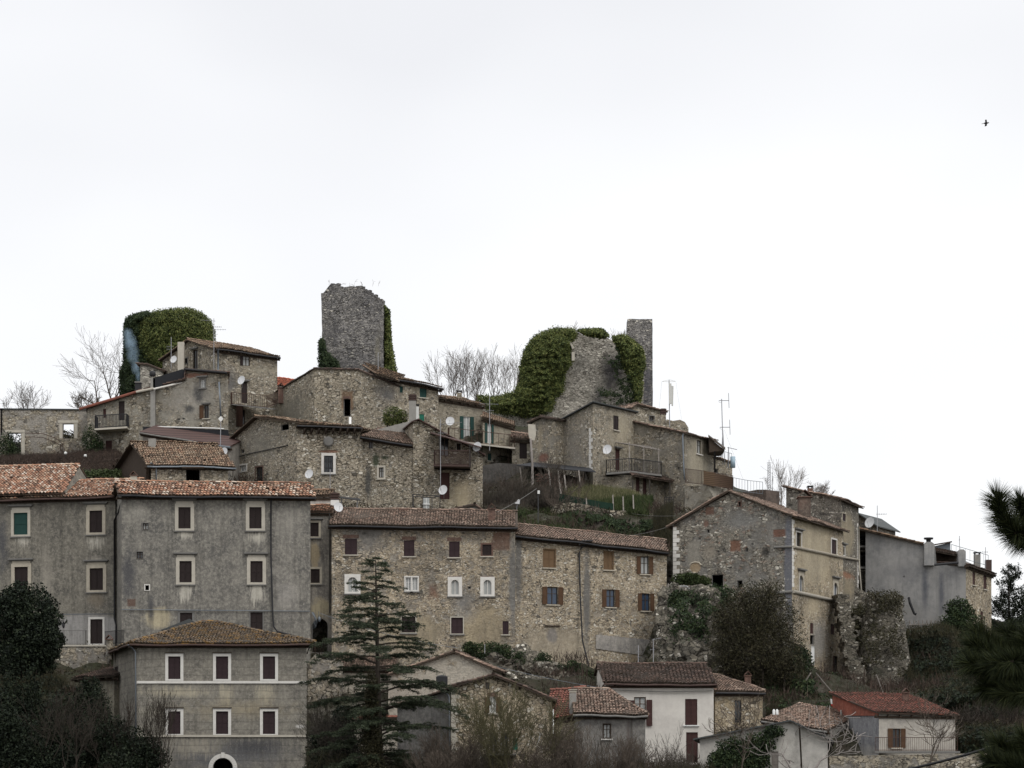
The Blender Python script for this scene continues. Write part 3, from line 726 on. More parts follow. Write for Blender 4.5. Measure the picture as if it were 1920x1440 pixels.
# ---------- narrow house with arch passage
H = House('narrow_house', 'narrow weathered house over a dark arched passage between the grey palazzo and the row house', 'house', GA)
mN = plasterm('narrow_plaster', (.24, .22, .19), (.38, .35, .29), (.13, .12, .11), patches=[((.42, .36, .24), (600, 1140, 25, 22, 213)), ((.38, .31, .2), (590, 1040, 10, 35, 213))])
b = H.block((576, 213.4), (622, 213.4), D=7, base=1250, top=(960, 960), rise=.9, r=.7, wall=mN, roof='t_bright', over=.3, oside=.12)
f = b.f['front']; 
H.win(f, 589, 993, 17, 26, frame=4, cornice=1, fm='stonetrim'); H.win(f, 591, 1080, 17, 26, frame=4, fm='stonetrim')
H.win(f, 600, 1192, 30, 64, kind='dark', sill=False)
H.done(); root = H.root
mb = MB(); u0, u1 = f.u_at(585), f.u_at(615); um = (u0 + u1) / 2; rr = (u1 - u0) / 2; zt = Zp(1160, 213.4); zs = zt - rr
for i in range(12):
    t0, t1 = math.pi * i / 12, math.pi * (i + 1) / 12; A = (um - rr * math.cos(t0), zs + rr * math.sin(t0)); B = (um - rr * math.cos(t1), zs + rr * math.sin(t1))
    mb.prism([f.P(*A, -.02), f.P(*B, -.02), f.P(B[0], zt + .02, -.02), f.P(A[0], zt + .02, -.02)], (0, .9, 0))
mb.build('arch', mN, root)
mb = MB()
for (x, y0, y1) in ((618, 960, 1150),): mb.tube([W(x, y0, 213.2), W(x, y1, 213.2)], .05, 5)
mb.build('downpipe', M['greytrim'], root)
H = House('attic_room', 'small white plastered attic wall with round chimney above the end of the palazzo roof', 'house', GA)
H.block((572, 219), (624, 219), D=3, base=960, top=(930, 930), rise=.5, wall=plasterm('attic_white', (.48, .46, .42), (.55, .53, .5), (.33, .31, .28)), roof='t_tan', over=.25, oside=.1)
H.done(); chimney(H.root, 628, 938, 962, 15, 217.5, 'whitep', 'stack')

# ---------- grey palazzo
def cream_window(H, f, x, y, w, h, big=True, mat='brownsh', **k):
    H.win(f, x, y, w, h, frame=6.5, cornice=2 if big else 1, fm=k.pop('fm', 'stonetrim'), mat=mat, out=.06, **k)
H = House('palazzo', 'big grey plaster palazzo with orange tiles and two columns of framed brown shutters', 'palazzo', GA)
pale = (.50, .47, .40)
mP = plasterm('palazzo_plaster', (.185, .174, .152), (.33, .31, .265), (.098, .094, .088), speck=.45, mottle=.85,
    patches=[((.46, .40, .27), (295, 1160, 30, 24, 211), (2.4, 1.3)), (pale, (349, 1110, 18, 22, 211, 'v'), (2.0, 2.0)), (pale, (481, 1112, 18, 22, 211, 'v'), (2.0, 2.0)), (pale, (346, 1002, 16, 9, 211, 'v'), (1.3, 2.2)),
             (pale, (480, 1008, 22, 13, 211, 'v'), (1.2, 2.2)), ((.38, .36, .31), (255, 960, 25, 22, 211), (1.0, 2.4)), ((.33, .31, .28), (535, 1115, 35, 60, 211), (.9, 2.4)), ((.34, .32, .28), (540, 985, 30, 60, 211), (.7, 2.4)),
             ((.07, .07, .075), (242, 1080, 18, 60, 211), (1.3, 2.0)), ((.08, .08, .085), (283, 1145, 8, 40, 211), (1.3, 2.0)), ((0.115, 0.068, 0.051), (246, 1130, 9, 8, 211, 'box'), (3.5, .7))])
b = H.block((228, 211), (582, 211), C=('L', 218, 215.5), base=1275, top=(924, 927), rise=.95, r=.42, wall=mP, roof='t_bright', over=.55, oside=.35, gutter='darkmetal', pitch=.27)
f = b.f['front']
for x, y in ((346, 971), (479, 971)): cream_window(H, f, x, y, 23, 40, fm='cream')
for x, y in ((348, 1072), (481, 1072)): cream_window(H, f, x, y, 23, 40, fm='cream')
H.win(f, 349, 1168, 23, 38, frame=4, fm='greytrim'); H.win(f, 481, 1166, 23, 36, frame=2, fm='greytrim')
H.win(f, 273, 987, 11, 12, kind='glass', frame=1.2, fm='greytrim', sill=False, glass='curtain'); H.win(f, 262, 1041, 12, 13, kind='glass', sill=False, frame=1, fm='greytrim')
H.win(f, 276, 1102, 7, 9, kind='dark', sill=False, frame=2, fm='white')
H.done(); root = H.root
part_tube(root, 'downpipe', [(513, 930, 210.6), (508, 940, 210.75), (508, 1040, 210.75), (511, 1145, 210.75), (513, 1175, 210.75), (520, 1184, 210.75), (592, 1203, 210.75)], .075, 'darkmetal')
part_tube(root, 'cable', [(228, 1143, 210.9), (400, 1144.5, 210.85), (582, 1146, 210.9)], .035, 'zinc')

H = House('palazzo_wing', 'left wing of the grey palazzo with a tall orange tile roof and one green shutter', 'palazzo', GA)
mW = plasterm('wing_plaster', (.175, .162, .135), (.31, .285, .235), (.09, .085, .075), speck=.3,
    patches=[(pale, (40, 1010, 16, 14, 216, 'v'), (1.2, 2.2)), (pale, (178, 1015, 18, 20, 215, 'v'), (1.2, 2.4)), ((.34, .31, .26), (85, 1080, 18, 60, 216), (1.0, 2.2)), ((.36, .33, .28), (182, 1050, 22, 12, 215), (1.2, 1.6)),
             ((.20, .17, .13), (180, 1122, 18, 24, 215), (1.5, 2)), ((.08, .08, .085), (4, 1020, 14, 80, 217), (1.3, 1.8)), ((.33, .32, .31), (160, 1180, 90, 33, 215), (5, .25))])
b = H.block((-95, 218), (216, 215), D=13, base=1262, top=(938, 929), rise=1.95, r=.5, wall=mW, roof='t_bright', over=.5, oside=.1, gutter='brownmetal', pitch=.28)
f = b.f['front']
H.win(f, 39, 982, 26, 41, mat='greensh', frame=5.5, cornice=2, fm='cream', leaf=1, out=.06); cream_window(H, f, 180, 978, 24, 41)
cream_window(H, f, 40, 1084, 25, 42); cream_window(H, f, 181, 1086, 25, 41)
H.win(f, 181, 1184, 23, 46, frame=4, fm='white')
H.done(); root = H.root
# taller roof over the left end
mb = MB(); q = b.q; zA = b.pr if False else None
e = b.planes[0]; Lw = b.L; z0 = Zp(934, 216); 
u1 = b.f['front'].u_at(122)
pl = [q(-.1, -.5 + .0, z0 + .22), q(u1, -.5, z0 + .25), q(u1 - 1.7, 7.6, z0 + 3.55), q(-.1, 7.6, z0 + 3.55)]
mb.prism(pl, (0, 0, .1), .01); add_tiles(mb, [p + Vector((0, 0, .1)) for p in pl], pitch=.28, row=.42); ridge_tiles(mb, pl[3] + Vector((0, 0, .15)), pl[2] + Vector((0, 0, .15)))
pl = [q(u1 - 1.7, 12.6, z0 + 1.2), q(-.1, 12.6, z0 + 1.2), q(-.1, 7.6, z0 + 3.55), q(u1 - 1.7, 7.6, z0 + 3.55)]; mb.prism(pl, (0, 0, .1), .01)
mb.build('high_roof', M['t_bright'], root)
mb = MB(); mb.prism([q(u1 - 1.95, 7.6, z0 + 3.5), q(u1 - .4, .3, z0 + .5), q(u1 - 1.95, 12.5, z0 + 1.2)], q(.2, 0, 0) - q(0, 0, 0)); mb.build('gable', mW, root)
part_tube(root, 'downpipe', [(231, 932, 211.0), (222, 960, 213.2), (214.5, 975, 214.3), (214.5, 1160, 214.3), (218, 1172, 214.3), (218, 1206, 214.3)], .075, 'darkmetal')
part_tube(root, 'cable', [(100, 1152, 214.9), (216, 1151, 214.6)], .035, 'zinc')
part_tube(root, 'wall_lantern', [(119, 1166, 214.9), (119, 1170, 214.8), (119, 1176, 214.8), (119, 1178, 214.8)], [.03, .14, .10, .03], 'darkmetal')
chimney(root, 251, 893, 905, 11, 219, 'cream', 'tile')
# terrace below it
T0 = House('terrace', 'stone terrace wall with an iron railing below the left wing door', 'terrace')
mT = rubble('terrace_stone', ST_A, (.30, .27, .22), s=2.6, plaster=((.30, .28, .25), .45, .8), stain=.6)
T0.block((100, 213), (205, 213), D=1.9, base=1330, top=(1212, 1212), mode='F', wall=mT, roof=None); T0.done()
mb = MB(); mb.box(W(100, 1212, 212.9), (4.5, 0, 0), (0, 2.0, 0), (0, 0, .12)); mb.build('coping', M['cream'], T0.root)
railing(T0.root, [W(104, 1209, 213), W(160, 1209, 213), W(162, 1209, 213.8)], 1.15, 'greytrim', gap=.12)
railing(T0.root, [W(197, 1209, 213), W(232, 1206, 210.7)], 1.05, 'darkmetal', gap=.12)

# ---------- hip roofed house, bottom left
H = House('hip_roofed_house', 'square grey house with a lichen covered hipped roof and six white framed windows', 'house', GA)
yel = (.40, .36, .27)
mH = plasterm('hip_house_plaster', (.215, .20, .168), (.34, .315, .265), (.12, .112, .098), speck=.3, courses=.35, streak=.5,
    patches=[(yel, (330, 1298, 70, 12, 195, 'v'), (1.4, 2.2)), (yel, (425, 1298, 16, 22, 195, 'v'), (1.4, 2.2)), (yel, (500, 1300, 22, 22, 195, 'v'), (1.4, 2.2)), ((.33, .28, .19), (440, 1330, 130, 25, 195), (.8, 2.4)), ((.27, .25, .2), (300, 1335, 80, 15, 195), (1, 2.2)),
             ((.12, .12, .125), (416, 1415, 150, 34, 195), (1.6, 1.4)), ((.34, .31, .25), (370, 1402, 70, 22, 195, 'v'), (1.2, 2.2)), ((.06, .06, .065), (480, 1400, 90, 22, 195, 'v'), (1.2, 1.8)), ((.55, .53, .5), (563, 1362, 9, 4, 195), (2, 1.8))])
b = H.block((257, 195), (575, 195), C=('L', 213, 206), base=1500, top=(1204, 1204), mode='H', rise=1.75, wall=mH, roof='t_lichen', over=.55, gutter='brownmetal')
f = b.f['front']
for y in (1252, 1355):
    for x in (327, 416.5, 504.5): H.win(f, x, y, 23, 42.5, frame=5.5, fm='white', sill=False, mat='plumsh', out=.07, cornice=0)
H.win(f, 418, 1452, 38, 60, kind='dark', sill=False)
H.win(b.f['left'], 218, 1272, 7, 44, mat='brownsh')
H.done(); root = H.root
def strip(f, px0, px1, pz0, pz1, e0, e1, name, mat, parent):
    mb = MB(); Y = f.Y_at((px0 + px1) / 2); u0, u1 = f.u_at(px0), f.u_at(px1); z0, z1 = Zp(pz1, Y), Zp(pz0, Y)
    mb.box(f.P(u0, z0, e0), f.P(u1, z0, e0) - f.P(u0, z0, e0), f.P(u0, z0, e1) - f.P(u0, z0, e0), Vector((0, 0, z1 - z0))); return mb.build(name, M[mat] if isinstance(mat, str) else mat, parent)
strip(f, 256.5, 575.5, 1277, 1281.5, -.05, .09, 'string_course', 'white', root); strip(f, 256.5, 577, 1378, 1382, -.05, .09, 'string_course', 'cream', root)
strip(f, 257, 576, 1201, 1206, -.05, .16, 'cornice', 'greytrim', root)
mb = MB()
for i in range(84): mb.box(W(258 + i * 3.8, 1211, 194.95), (.085, 0, 0), (0, -.11, 0), (0, 0, .13))
mb.build('dentils', M['greytrim'], root)
strip(f, 257, 576, 1211.5, 1213.5, -.05, .05, 'cornice', 'greytrim', root)
mb = MB()
for y in (1252, 1355):
    for x in (327, 416.5, 504.5): mb.box(W(x - 18, y - 27.2, 194.98), (36 * 195 / F, 0, 0), (0, -.14, 0), (0, 0, .06))
mb.build('window_hoods', M['wood'], root)
mb = MB(); um = f.u_at(418); zc = Zp(1440, 195); r0, r1 = 19 * 195 / F, 27 * 195 / F
for i in range(16):
    t0, t1 = math.pi * (i + .03) / 16, math.pi * (i + .97) / 16
    pts = [f.P(um - r * math.cos(t), zc + r * math.sin(t), -.06) for r, t in ((r0, t0), (r1, t0), (r1, t1), (r0, t1))]; mb.prism(pts, (0, -.16, 0))
mb.cbox(f.P(um, zc + r1 - .12, .10), .24, .1, .4); mb.build('door_arch', M['white'], root)
mb = MB()
for i in range(12):
    t0, t1 = math.pi * i / 12, math.pi * (i + 1) / 12; A = (um - r0 * math.cos(t0), zc + r0 * math.sin(t0)); B = (um - r0 * math.cos(t1), zc + r0 * math.sin(t1))
    mb.prism([f.P(*A, .004), f.P(*B, .004), f.P(B[0], zc + r0 + .4, .004), f.P(A[0], zc + r0 + .4, .004)], (0, .3, 0))
mb.build('arch_spandrel', mH, root)
part_tube(root, 'downpipe', [(240, 1209, 194.5), (248, 1215, 194.7), (254, 1222, 194.8), (255, 1440, 194.85)], .05, 'zinc')
part_tube(root, 'downpipe', [(584, 1208, 194.7), (578, 1218, 195), (576, 1226, 195.1)], .045, 'darkmetal')
# dormer like ridge at the back left
mb = MB(); a = W(302, 1181, 203); c_ = W(355, 1160, 203); d_ = W(371, 1170, 203)
mb.prism([a, W(371, 1181, 203), d_, c_], (0, 3, 0)); mb.build('back_gable', M['t_slate'], root)
chimney(root, 205, 1200, 1222, 11, 205, mT, 'tile')
H = House('outhouse', 'low lean-to outhouse with a ragged tile roof tucked against the hipped house', 'outhouse', GA)
b = H.block((150, 206), (214, 203), D=4, base=1420, top=(1270, 1267), rise=.9, r=1, wall=plasterm('outhouse_wall', (.22, .20, .15), (.32, .30, .24), (.12, .11, .09)), roof='t_dark', over=.5, oside=.5); 
H.win(b.f['front'], 163, 1292, 8, 26, kind='dark', sill=False); H.done()

# ---------- mid terrace: big stone house with hipped corner (two faces)
H = House('corner_stone_house', 'rough stone house with a single white framed barred window and a long low gable', 'house', GA)
mC = rubble('corner_house_stone', ST_A, (.24, .21, .165), s=3.0, zs=1.9, plaster=((.30, .265, .21), .22, .9), stain=.28, mw=.09,
            patches=[((.22, .205, .17), (490, 830, 60, 45, 236), (1.2, 1.6)), ((.24, .12, .08), (616, 846, 22, 3, 232), (3, .8)), ((.44, .37, .25), (700, 960, 60, 20, 232), (1, 2))])
b1 = H.block((427, 240), (557, 232), D=9, base=1000, mode='P', prof=[(427, 833), (484, 783), (557, 792)], wall=mC, roof='t_tan', over=.5, oside=.45, walls=('front', 'left', 'back'))
b = H.block((557, 232), (680, 232.4), D=8, base=1000, top=(797, 803), rise=.7, r=.7, rise2=.2, wall=mC, roof='t_tan', over=.5, oside=.0, gutter='darkmetal', C=None)
f = b.f['front']
H.win(f, 616, 870, 17, 31, kind='glass', frame=5, fm='white', inner='darkmetal'); f1 = b1.f['front']
H.win(f1, 456, 878, 12, 11, kind='glass', frame=2.5, fm='white', sill=False, inner='whitep', glass='curtain'); H.win(f1, 486, 893, 13, 34, kind='glass', sill=False, frame=2.5, fm='brick')
H.win(f1, 455, 846, 6, 7, kind='dark', sill=False)
for x, y, w, h in ((530, 800, 14, 12), (556.0, 802, 5, 8)): pass
H.win(f1, 534, 801, 15, 12, kind='dark', sill=False)
H.done(); root = H.root
mb = MB(); mb.lathe(W(616, 828, 231.9), [(0.001, .0), (.42, .0), (.45, .12), (.3, .16), (.001, .17)], 16, axis=Vector((0, -1, 0))); mb.build('round_vent', M['greytrim'], root)
mb = MB()
for i in range(5): mb.tube([W(609 + i * 3.5, 855, 231.9), W(609 + i * 3.5, 885, 231.9)], .02, 4)
for y in (862, 876): mb.tube([W(608, y, 231.9), W(624, y, 231.9)], .02, 4)
mb.build('window_bars', M['darkmetal'], root)
mb = MB()
for i in range(9):
    x = 568 + i * 13.5; mb.prism([W(x, 803, 231.95), W(x, 815, 231.95), W(x + 5, 803, 230.9)], (.12, 0, 0))
mb.build('eave_brackets', M['wood'], root)
part_tube(root, 'iron_cable', [(427, 862, 239.8), (470, 850, 237.2), (540, 835, 232.9)], .04, 'darkmetal')
part_tube(root, 'vent_pipe', [(656.5, 795, 233), (656.5, 782, 233)], .12, 'whitep')

H = House('ruined_stone_house', 'rough stone house with a brown balcony, brown door and sagging tile roof', 'house', GA)
mD = rubble('ruin_house_stone', ST_A, (.27, .235, .17), s=3.3, zs=2.1, plaster=((.40, .34, .235), .20, .7), stain=.3, mw=.1,
            patches=[((.44, .37, .25), (865, 930, 35, 45, 231.5), (1.4, 1.6)), ((.04, .06, .03), (705, 862, 9, 14, 232), (2, 1.8)), ((.08, .08, .075), (690, 900, 8, 40, 232), (1.5, 1.8)), ((.04, .055, .03), (722, 858, 10, 5, 232), (2, 1.5))])
b0 = H.block((680, 232.6), (775, 231.6), D=6, base=1000, top=(818, 832), rise=1.3, r=.8, wall=mD, roof='t_brown', over=.6, oside=.05, gutter='darkmetal')
H.win(b0.f['front'], 715, 886, 9, 19, kind='glass', frame=3.5, fm='cream', sillm='cream', glass='curtain'); H.win(b0.f['front'], 695, 834, 8, 14, kind='glass', sill=False)
b = H.block((775, 231.4), (905, 232.6), D=9, base=1010, mode='P', prof=[(775, 790), (784, 787), (829, 812), (905, 852)], wall=mD, roof='t_brownsheet', over=.35, oside=.2, walls=('front', 'left', 'right', 'back'))
f = b.f['front']
H.win(f, 834, 911, 18, 50, mat='redsh', sill=False, leaf=1); H.win(f, 834, 838, 15, 34, kind='glass', sill=False, glass='glass'); H.win(f, 853, 901, 3.5, 4, kind='dark', sill=False); H.win(f, 860, 838, 8, 13, kind='glass', frame=1.4, fm='cream', sill=False)
H.done(); root = H.root
mb = MB(); pr = [W(704, 806, 236), W(784, 786, 236), W(812, 806, 236), W(812, 830, 236), W(704, 830, 236)]; mb.prism(pr, (0, 3, 0)); mb.build('plastered_gable', M['concrete'], root)
mb = MB(); a = W(814, 878, 231); mb.box(a, (68 * 231 / F, .35, 0), (0, 1.2, 0), (0, 0, .16)); mb.box(a + Vector((-.02, -1.45, -.0)), (68 * 231 / F, .35, 0), (0, 2.8, 0), (0, 0, .14)); bal = mb.build('balcony', M['brownmetal'], root)
a = W(815, 875, 231) + Vector((0, -1.35, 0)); c_ = a + Vector((67 * 231 / F, .3, 0))
railing(bal, [a + Vector((0, 1.8, 0)), a, c_, c_ + Vector((0, 1.8, 0))], 1.25, 'brownmetal', gap=.09, bar=.018, rail=.035)
mb = MB(); a = W(808, 813, 230); mb.prism([a, a + Vector((-.1, 1.9, .35)), W(902, 838, 232), W(903, 840, 230)], (0, 0, .08)); mb.build('canopy', M['t_brownsheet'], root)
part_tube(root, 'canopy_post', [(823, 818, 229.8), (827, 876, 229.8)], .05, 'greytrim'); part_tube(root, 'canopy_post', [(881, 832, 229.8), (881, 876, 229.8)], .04, 'greytrim')
# lower lean-to wall end with sloping coping on the far right
H = House('garden_shed', 'small plastered shed with a dark sloping roof behind the row house chimney', 'shed', GA)
H.block((835, 226), (905, 226), D=3, base=1000, mode='P', prof=[(832, 962), (890, 949), (912, 960)], wall=M['concrete'], roof='t_dark', over=.3, oside=.3); H.done()

# ---------- low house with open gable
H = House('low_house', 'low stone outbuilding with a tan tile roof and one black square opening', 'house', GA)
mL = rubble('low_house_stone', ST_A, (.33, .30, .24), s=3.0, plaster=((.34, .31, .25), .35, 1.0), stain=.3)
b = H.block((283, 228), (428, 230), C=('L', 216, 236), base=960, top=(868, 871), rise=2.1, r=.42, wall=mL, roof='t_tan', over=.5, oside=.5, gutter='zinc', walls=('front', 'right', 'back'))
H.win(b.f['front'], 362, 891, 27, 26, kind='dark', sill=False); H.done(); root = H.root
q = b.q; zt = Zp(868, 228); mb = MB()
mb.prism([q(0, 1.2, b.zb), q(0, b.D, b.zb), q(0, b.D, zt), q(0, .42 * b.D, zt + 2.05), q(0, 1.2, zt + .7)], q(1.6, 0, 0) - q(1.3, 0, 0)); mb.build('inner_wall', M['wood'], root)
part_tube(root, 'downpipe', [(283, 868, 227.4), (293, 877, 227.8), (293, 905, 227.8)], .07, 'zinc')
chimney(root, 285.5, 823, 848, 13, 231, 'concrete', None)
mb = MB(); a = W(341, 878, 227.9); mb.box(a, (42 * 228 / F, 0, 0), (0, -.1, 0), (0, 0, .12)); mb.build('lintel', M['wood'], root)

# ---------- upper left group
H = House('balcony_house', 'plastered stone house with a black iron balcony and stepped sloping roofline', 'house', GA)
mE = rubble('balcony_house_stone', ST_A, (.40, .37, .31), s=3.0, plaster=((.36, .335, .28), .5, .8), stain=.25,
            patches=[((.36, .335, .29), (360, 750, 75, 50, 244), (1.2, 1.6)), ((.08, .08, .08), (372, 740, 14, 22, 244), (1.2, 2.2)), ((.07, .07, .07), (353, 765, 12, 10, 244), (1.5, 2)), ((.26, .13, .09), (360, 703, 40, 5, 244), (2, 1.5))])
b = H.block((164, 248), (428, 243), C=('R', 425, 250), base=930, mode='P', prof=[(164, 767), (262, 736), (290, 728), (347, 714), (349, 696), (428, 702)], wall=mE, roof='t_dark', over=.3, oside=.1)
f = b.f['front']
H.win(f, 228, 770, 11, 36, mat='brownsh', sill=False, leaf=1); H.win(f, 196, 775, 6, 17, mat='redsh', sill=False, leaf=1)
H.win(f, 380, 719, 9, 15, kind='glass', frame=2.2, fm='greytrim', inner='whitep', glass='curtain', cornice=1); H.win(f, 387, 772, 9, 25, kind='half', mat='woodsh', panel=9, cornice=1)
H.win(f, 204, 838, 12, 24, mat='redsh', sill=False); H.win(f, 190, 838, 9, 18, kind='dark', sill=False)
for x, y in ((335, 786), (344, 785), (376, 799), (205, 752)): H.win(f, x, y, 5, 3.5, kind='dark', sill=False)
H.done(); root = H.root
mb = MB(); a = W(181, 810, 246); mb.box(a, (60 * 246 / F, .2, .22), (0, -1.2, 0), (0, 0, .16)); mb.box(a + Vector((-.0, -.0, .0)), (60 * 246 / F, .2, .22), (0, 1.6, 0), (0, 0, .15)); bal = mb.build('balcony', M['cream'], root)
a = W(182, 806, 246) + Vector((0, -1.1, 0)); c_ = a + Vector((58 * 246 / F, .2, .2)); railing(bal, [a + Vector((0, 1.6, 0)), a, c_, c_ + Vector((0, 1.6, 0))], 1.15, 'darkmetal', gap=.13, bar=.03, rail=.04)
mb = MB(); mb.box(W(282, 800, 245), (.42, 0, 0), (0, .8, 0), (0, 0, 92 * 245 / F)); o = mb.build('chimney', M['concrete'], root)
mb = MB(); mb.lathe(W(286, 706, 245.3), [(.2, 0), (.28, .1), (.3, .35), (.2, .5), (.001, .55)], 10); mb.build('chimney_cap', M['darkmetal'], o)
# roof terrace parapet
mb = MB(); mb.prism([W(287, 728, 245), W(287, 709, 245), W(342, 692, 245), W(347, 694, 245), W(347, 714, 245)], (0, .15, 0)); mb.build('terrace_screen', M['tarp'], root)
part_tube(root, 'terrace_coping', [(288, 729.5, 244.7), (347, 716, 244.7)], .09, 'white'); part_tube(root, 'roof_edge', [(256, 735, 245.6), (288, 728.5, 244.8)], .12, 'cream')
part_tube(root, 'roof_edge', [(345, 692, 243.5), (425, 699, 242.6)], .11, 'darkmetal'); part_tube(root, 'roof_edge', [(149, 767, 247.7), (262, 733, 245.8)], .13, 't_red')
part_tube(root, 'downpipe', [(409, 655, 255.5), (409, 700, 255.4), (411, 718, 242.8), (414, 782, 242.8)], .09, 'zinc')
# lean-to with brown sheet roof
H = House('lean_to', 'plastered lean-to under a brown corrugated sheet roof in front of the balcony house', 'lean-to', GA)
b = H.block((268, 239), (432, 236.5), D=2.6, base=900, top=(810, 836), rise=.85, r=1, wall=plasterm('lean_to_plaster', (.27, .25, .225), (.36, .34, .3), (.15, .14, .13)), roof='t_brownsheet', over=.45, oside=.1, gutter='greytrim'); H.done(); root = H.root
mb = MB(); mb.prism([W(268, 806, 241.8), W(268, 800, 241.8), W(428, 806, 240), W(430, 822, 240), W(268, 811, 241.8)], (0, .1, 0)); mb.build('black_screen', M['tarp'], root)
part_tube(root, 'white_flashing', [(290, 800, 241.5), (400, 803, 240.3), (420, 804, 240)], .06, 'whitep')
part_tube(root, 'fascia', [(350, 830, 236.6), (432, 839, 235.8)], .12, 'zinc')

H = House('tall_stone_house', 'tall stone house in front of the left ivy tower with a gently sloping tile roof', 'house', GA)
mF = rubble('tall_house_stone', ST_A, (.31, .275, .22), s=3.0, plaster=((.32, .29, .225), .42, .9), stain=.3, patches=[((.15, .145, .14), (430, 715, 20, 40, 257), (1.2, 2)), ((.34, .31, .24), (480, 690, 50, 15, 257), (1, 2))])
b1 = H.block((305, 263), (405, 256), D=7, base=860, mode='P', prof=[(305, 676), (356, 639), (405, 655)], wall=mF, roof='t_tan', over=.4, oside=.2, walls=('front', 'left', 'back'))
b = H.block((405, 256), (520, 259), D=7, base=860, top=(655, 670), rise=.75, r=.7, rise2=.3, wall=mF, roof='t_tan', over=.45, oside=.15, gutter='darkmetal')
f1, f = b1.f['front'], b.f['front']
H.win(f1, 366, 674, 9, 36, kind='glass', sill=False, inner='wood', cornice=1); H.win(f1, 348, 677, 7, 10, kind='dark', sill=False, frame=1.3, fm='greytrim')
H.win(f, 462, 676, 13, 20, kind='half', mat='brownsh', panel=6, glass='curtain', sill=False); H.win(f, 458, 736, 11, 40, mat='brownsh', sill=False, cornice=1, leaf=1); H.win(f, 455, 782, 9, 28, kind='glass', sill=False)
H.done(); root = H.root
mb = MB(); mb.box(W(333, 697, 258.2), (.6, 0, 0), (0, .8, 0), (0, 0, 56 * 258 / F)); mb.build('chimney', M['cream'], root)
mb = MB(); mb.prism([W(432, 760, 257), W(436, 759, 254.6), W(512, 768, 255.4), W(518, 768, 258)], (0, 0, .09)); bal = mb.build('balcony', M['greytrim'], root)
railing(bal, [W(433, 758, 256.6), W(435, 758, 254.7), W(500, 764, 255.4), W(520, 758, 258)], 1.15, 'rustmetal', gap=.2, bar=.016)
part_tube(root, 'balcony_post', [(449, 762, 254.9), (449, 800, 254.9)], .33, 'rustmetal', 8)
H = House('orange_roofed_house', 'house with a new bright orange tile roof peeping between the stone houses', 'house', GA)
H.block((515, 264), (568, 265), D=5, base=800, top=(722, 728), rise=1.1, r=.6, wall=M['concrete'], roof='t_orange', over=.5, oside=.2, gutter='greytrim'); H.done()
chimney(H.root, 528, 728, 745, 12, 258, 'brick', 'tile')
H = House('roofless_shell', 'roofless stone shell wall with two see-through openings with white lintels at the left edge', 'ruin')
mG = rubble('shell_stone', ST_A, (.36, .33, .28), s=3.0, plaster=((.34, .315, .28), .5, 1.0), stain=.15)
b = H.block((-60, 251), (170, 250.5), D=.6, base=900, top=(766, 768), mode='F', wall=mG, roof='t_slate', over=.12); f = b.f['front']; fb = b.f['back']
for ff in (f, fb):
    for x, y, w, h in ((127.5, 808, 21, 28), (27, 835, 24, 48)):
        Y = 250.5; u0, u1 = f.u_at(x - w / 2), f.u_at(x + w / 2); ff.holes.append((u0, u1, Zp(y + h / 2, Y), Zp(y - h / 2, Y)))
H.done(); root = H.root
for x0, x1, y in ((109, 147, 793), (10, 46, 811)): mb = MB(); mb.box(W(x0, y, 249.95), ((x1 - x0) * .05, 0, 0), (0, -.08, 0), (0, 0, .24)); mb.build('lintel', M['cream'], root)
for x, y0, y1 in ((114, 822, 793), (142, 822, 793), (43, 858, 811)): mb = MB(); mb.box(W(x - 2.5, y0, 249.97), (.3, 0, 0), (0, -.06, 0), (0, 0, (y0 - y1) * .05)); mb.build('jamb', M['cream'], root)
part_tube(root, 'iron_arch', [(47, 812, 249.7), (80, 813, 249.7), (105, 822, 249.7), (120, 835, 249.7)], .03, 'rustmetal'); part_tube(root, 'iron_arch', [(47, 819, 249.7), (80, 820, 249.7), (103, 829, 249.7), (118, 838, 249.7)], .03, 'rustmetal')
part_tube(root, 'downpipe', [(3, 766, 250.6), (3, 815, 250.6)], .08, 'darkmetal')

# ---------- upper middle: big stone gable with dark arched window
H = House('gable_house', 'big bare stone gable house with a single black arched window under the central tower', 'house', GA)
mI = rubble('gable_house_stone', ST_A, (.34, .30, .23), s=3.0, plaster=((.34, .30, .22), .33, .9), stain=.28,
            patches=[((.27, .25, .2), (540, 770, 50, 55, 255), (1.3, 1.5)), ((0.216, 0.136, 0.081), (651, 750, 13, 20, 251, 'box'), (3.5, .7)), ((.16, .155, .15), (725, 740, 30, 35, 250), (1, 2))])
b1 = H.block((432, 268), (590, 252), D=8, base=860, mode='P', prof=[(432, 812), (510, 740), (590, 692)], wall=mI, roof='t_dark', over=.15, oside=.1, walls=('front', 'left', 'back'))
b = H.block((590, 252), (745, 250), D=8, base=860, mode='P', prof=[(590, 692), (672, 695), (745, 724)], wall=mI, roof='t_dark', over=.12, oside=.0)
f = b.f['front']; H.win(f, 650.5, 764, 13.5, 34, kind='dark', sill=False)
for x, y in ((602, 795), (700, 710)): H.win(f, x, y, 4, 4, kind='dark', sill=False)
H.done(); root = H.root
mb = MB(); u0, u1 = f.u_at(643.7), f.u_at(657.3); um = (u0 + u1) / 2; rr = (u1 - u0) / 2; zt = Zp(747, 251.2)
for i in range(8):
    t0, t1 = math.pi * i / 8, math.pi * (i + 1) / 8; A = (um - rr * math.cos(t0), zt - .2 + .2 * math.sin(t0)); B = (um - rr * math.cos(t1), zt - .2 + .2 * math.sin(t1))
    mb.prism([f.P(*A, .02), f.P(*B, .02), f.P(B[0], zt + .22, .02), f.P(A[0], zt + .22, .02)], (0, .3, 0))
mb.build('brick_arch', M['brick'], root)
H = House('long_roofed_house', 'stone house with a tan roof falling to the right and small blue green shutters', 'house', GA)
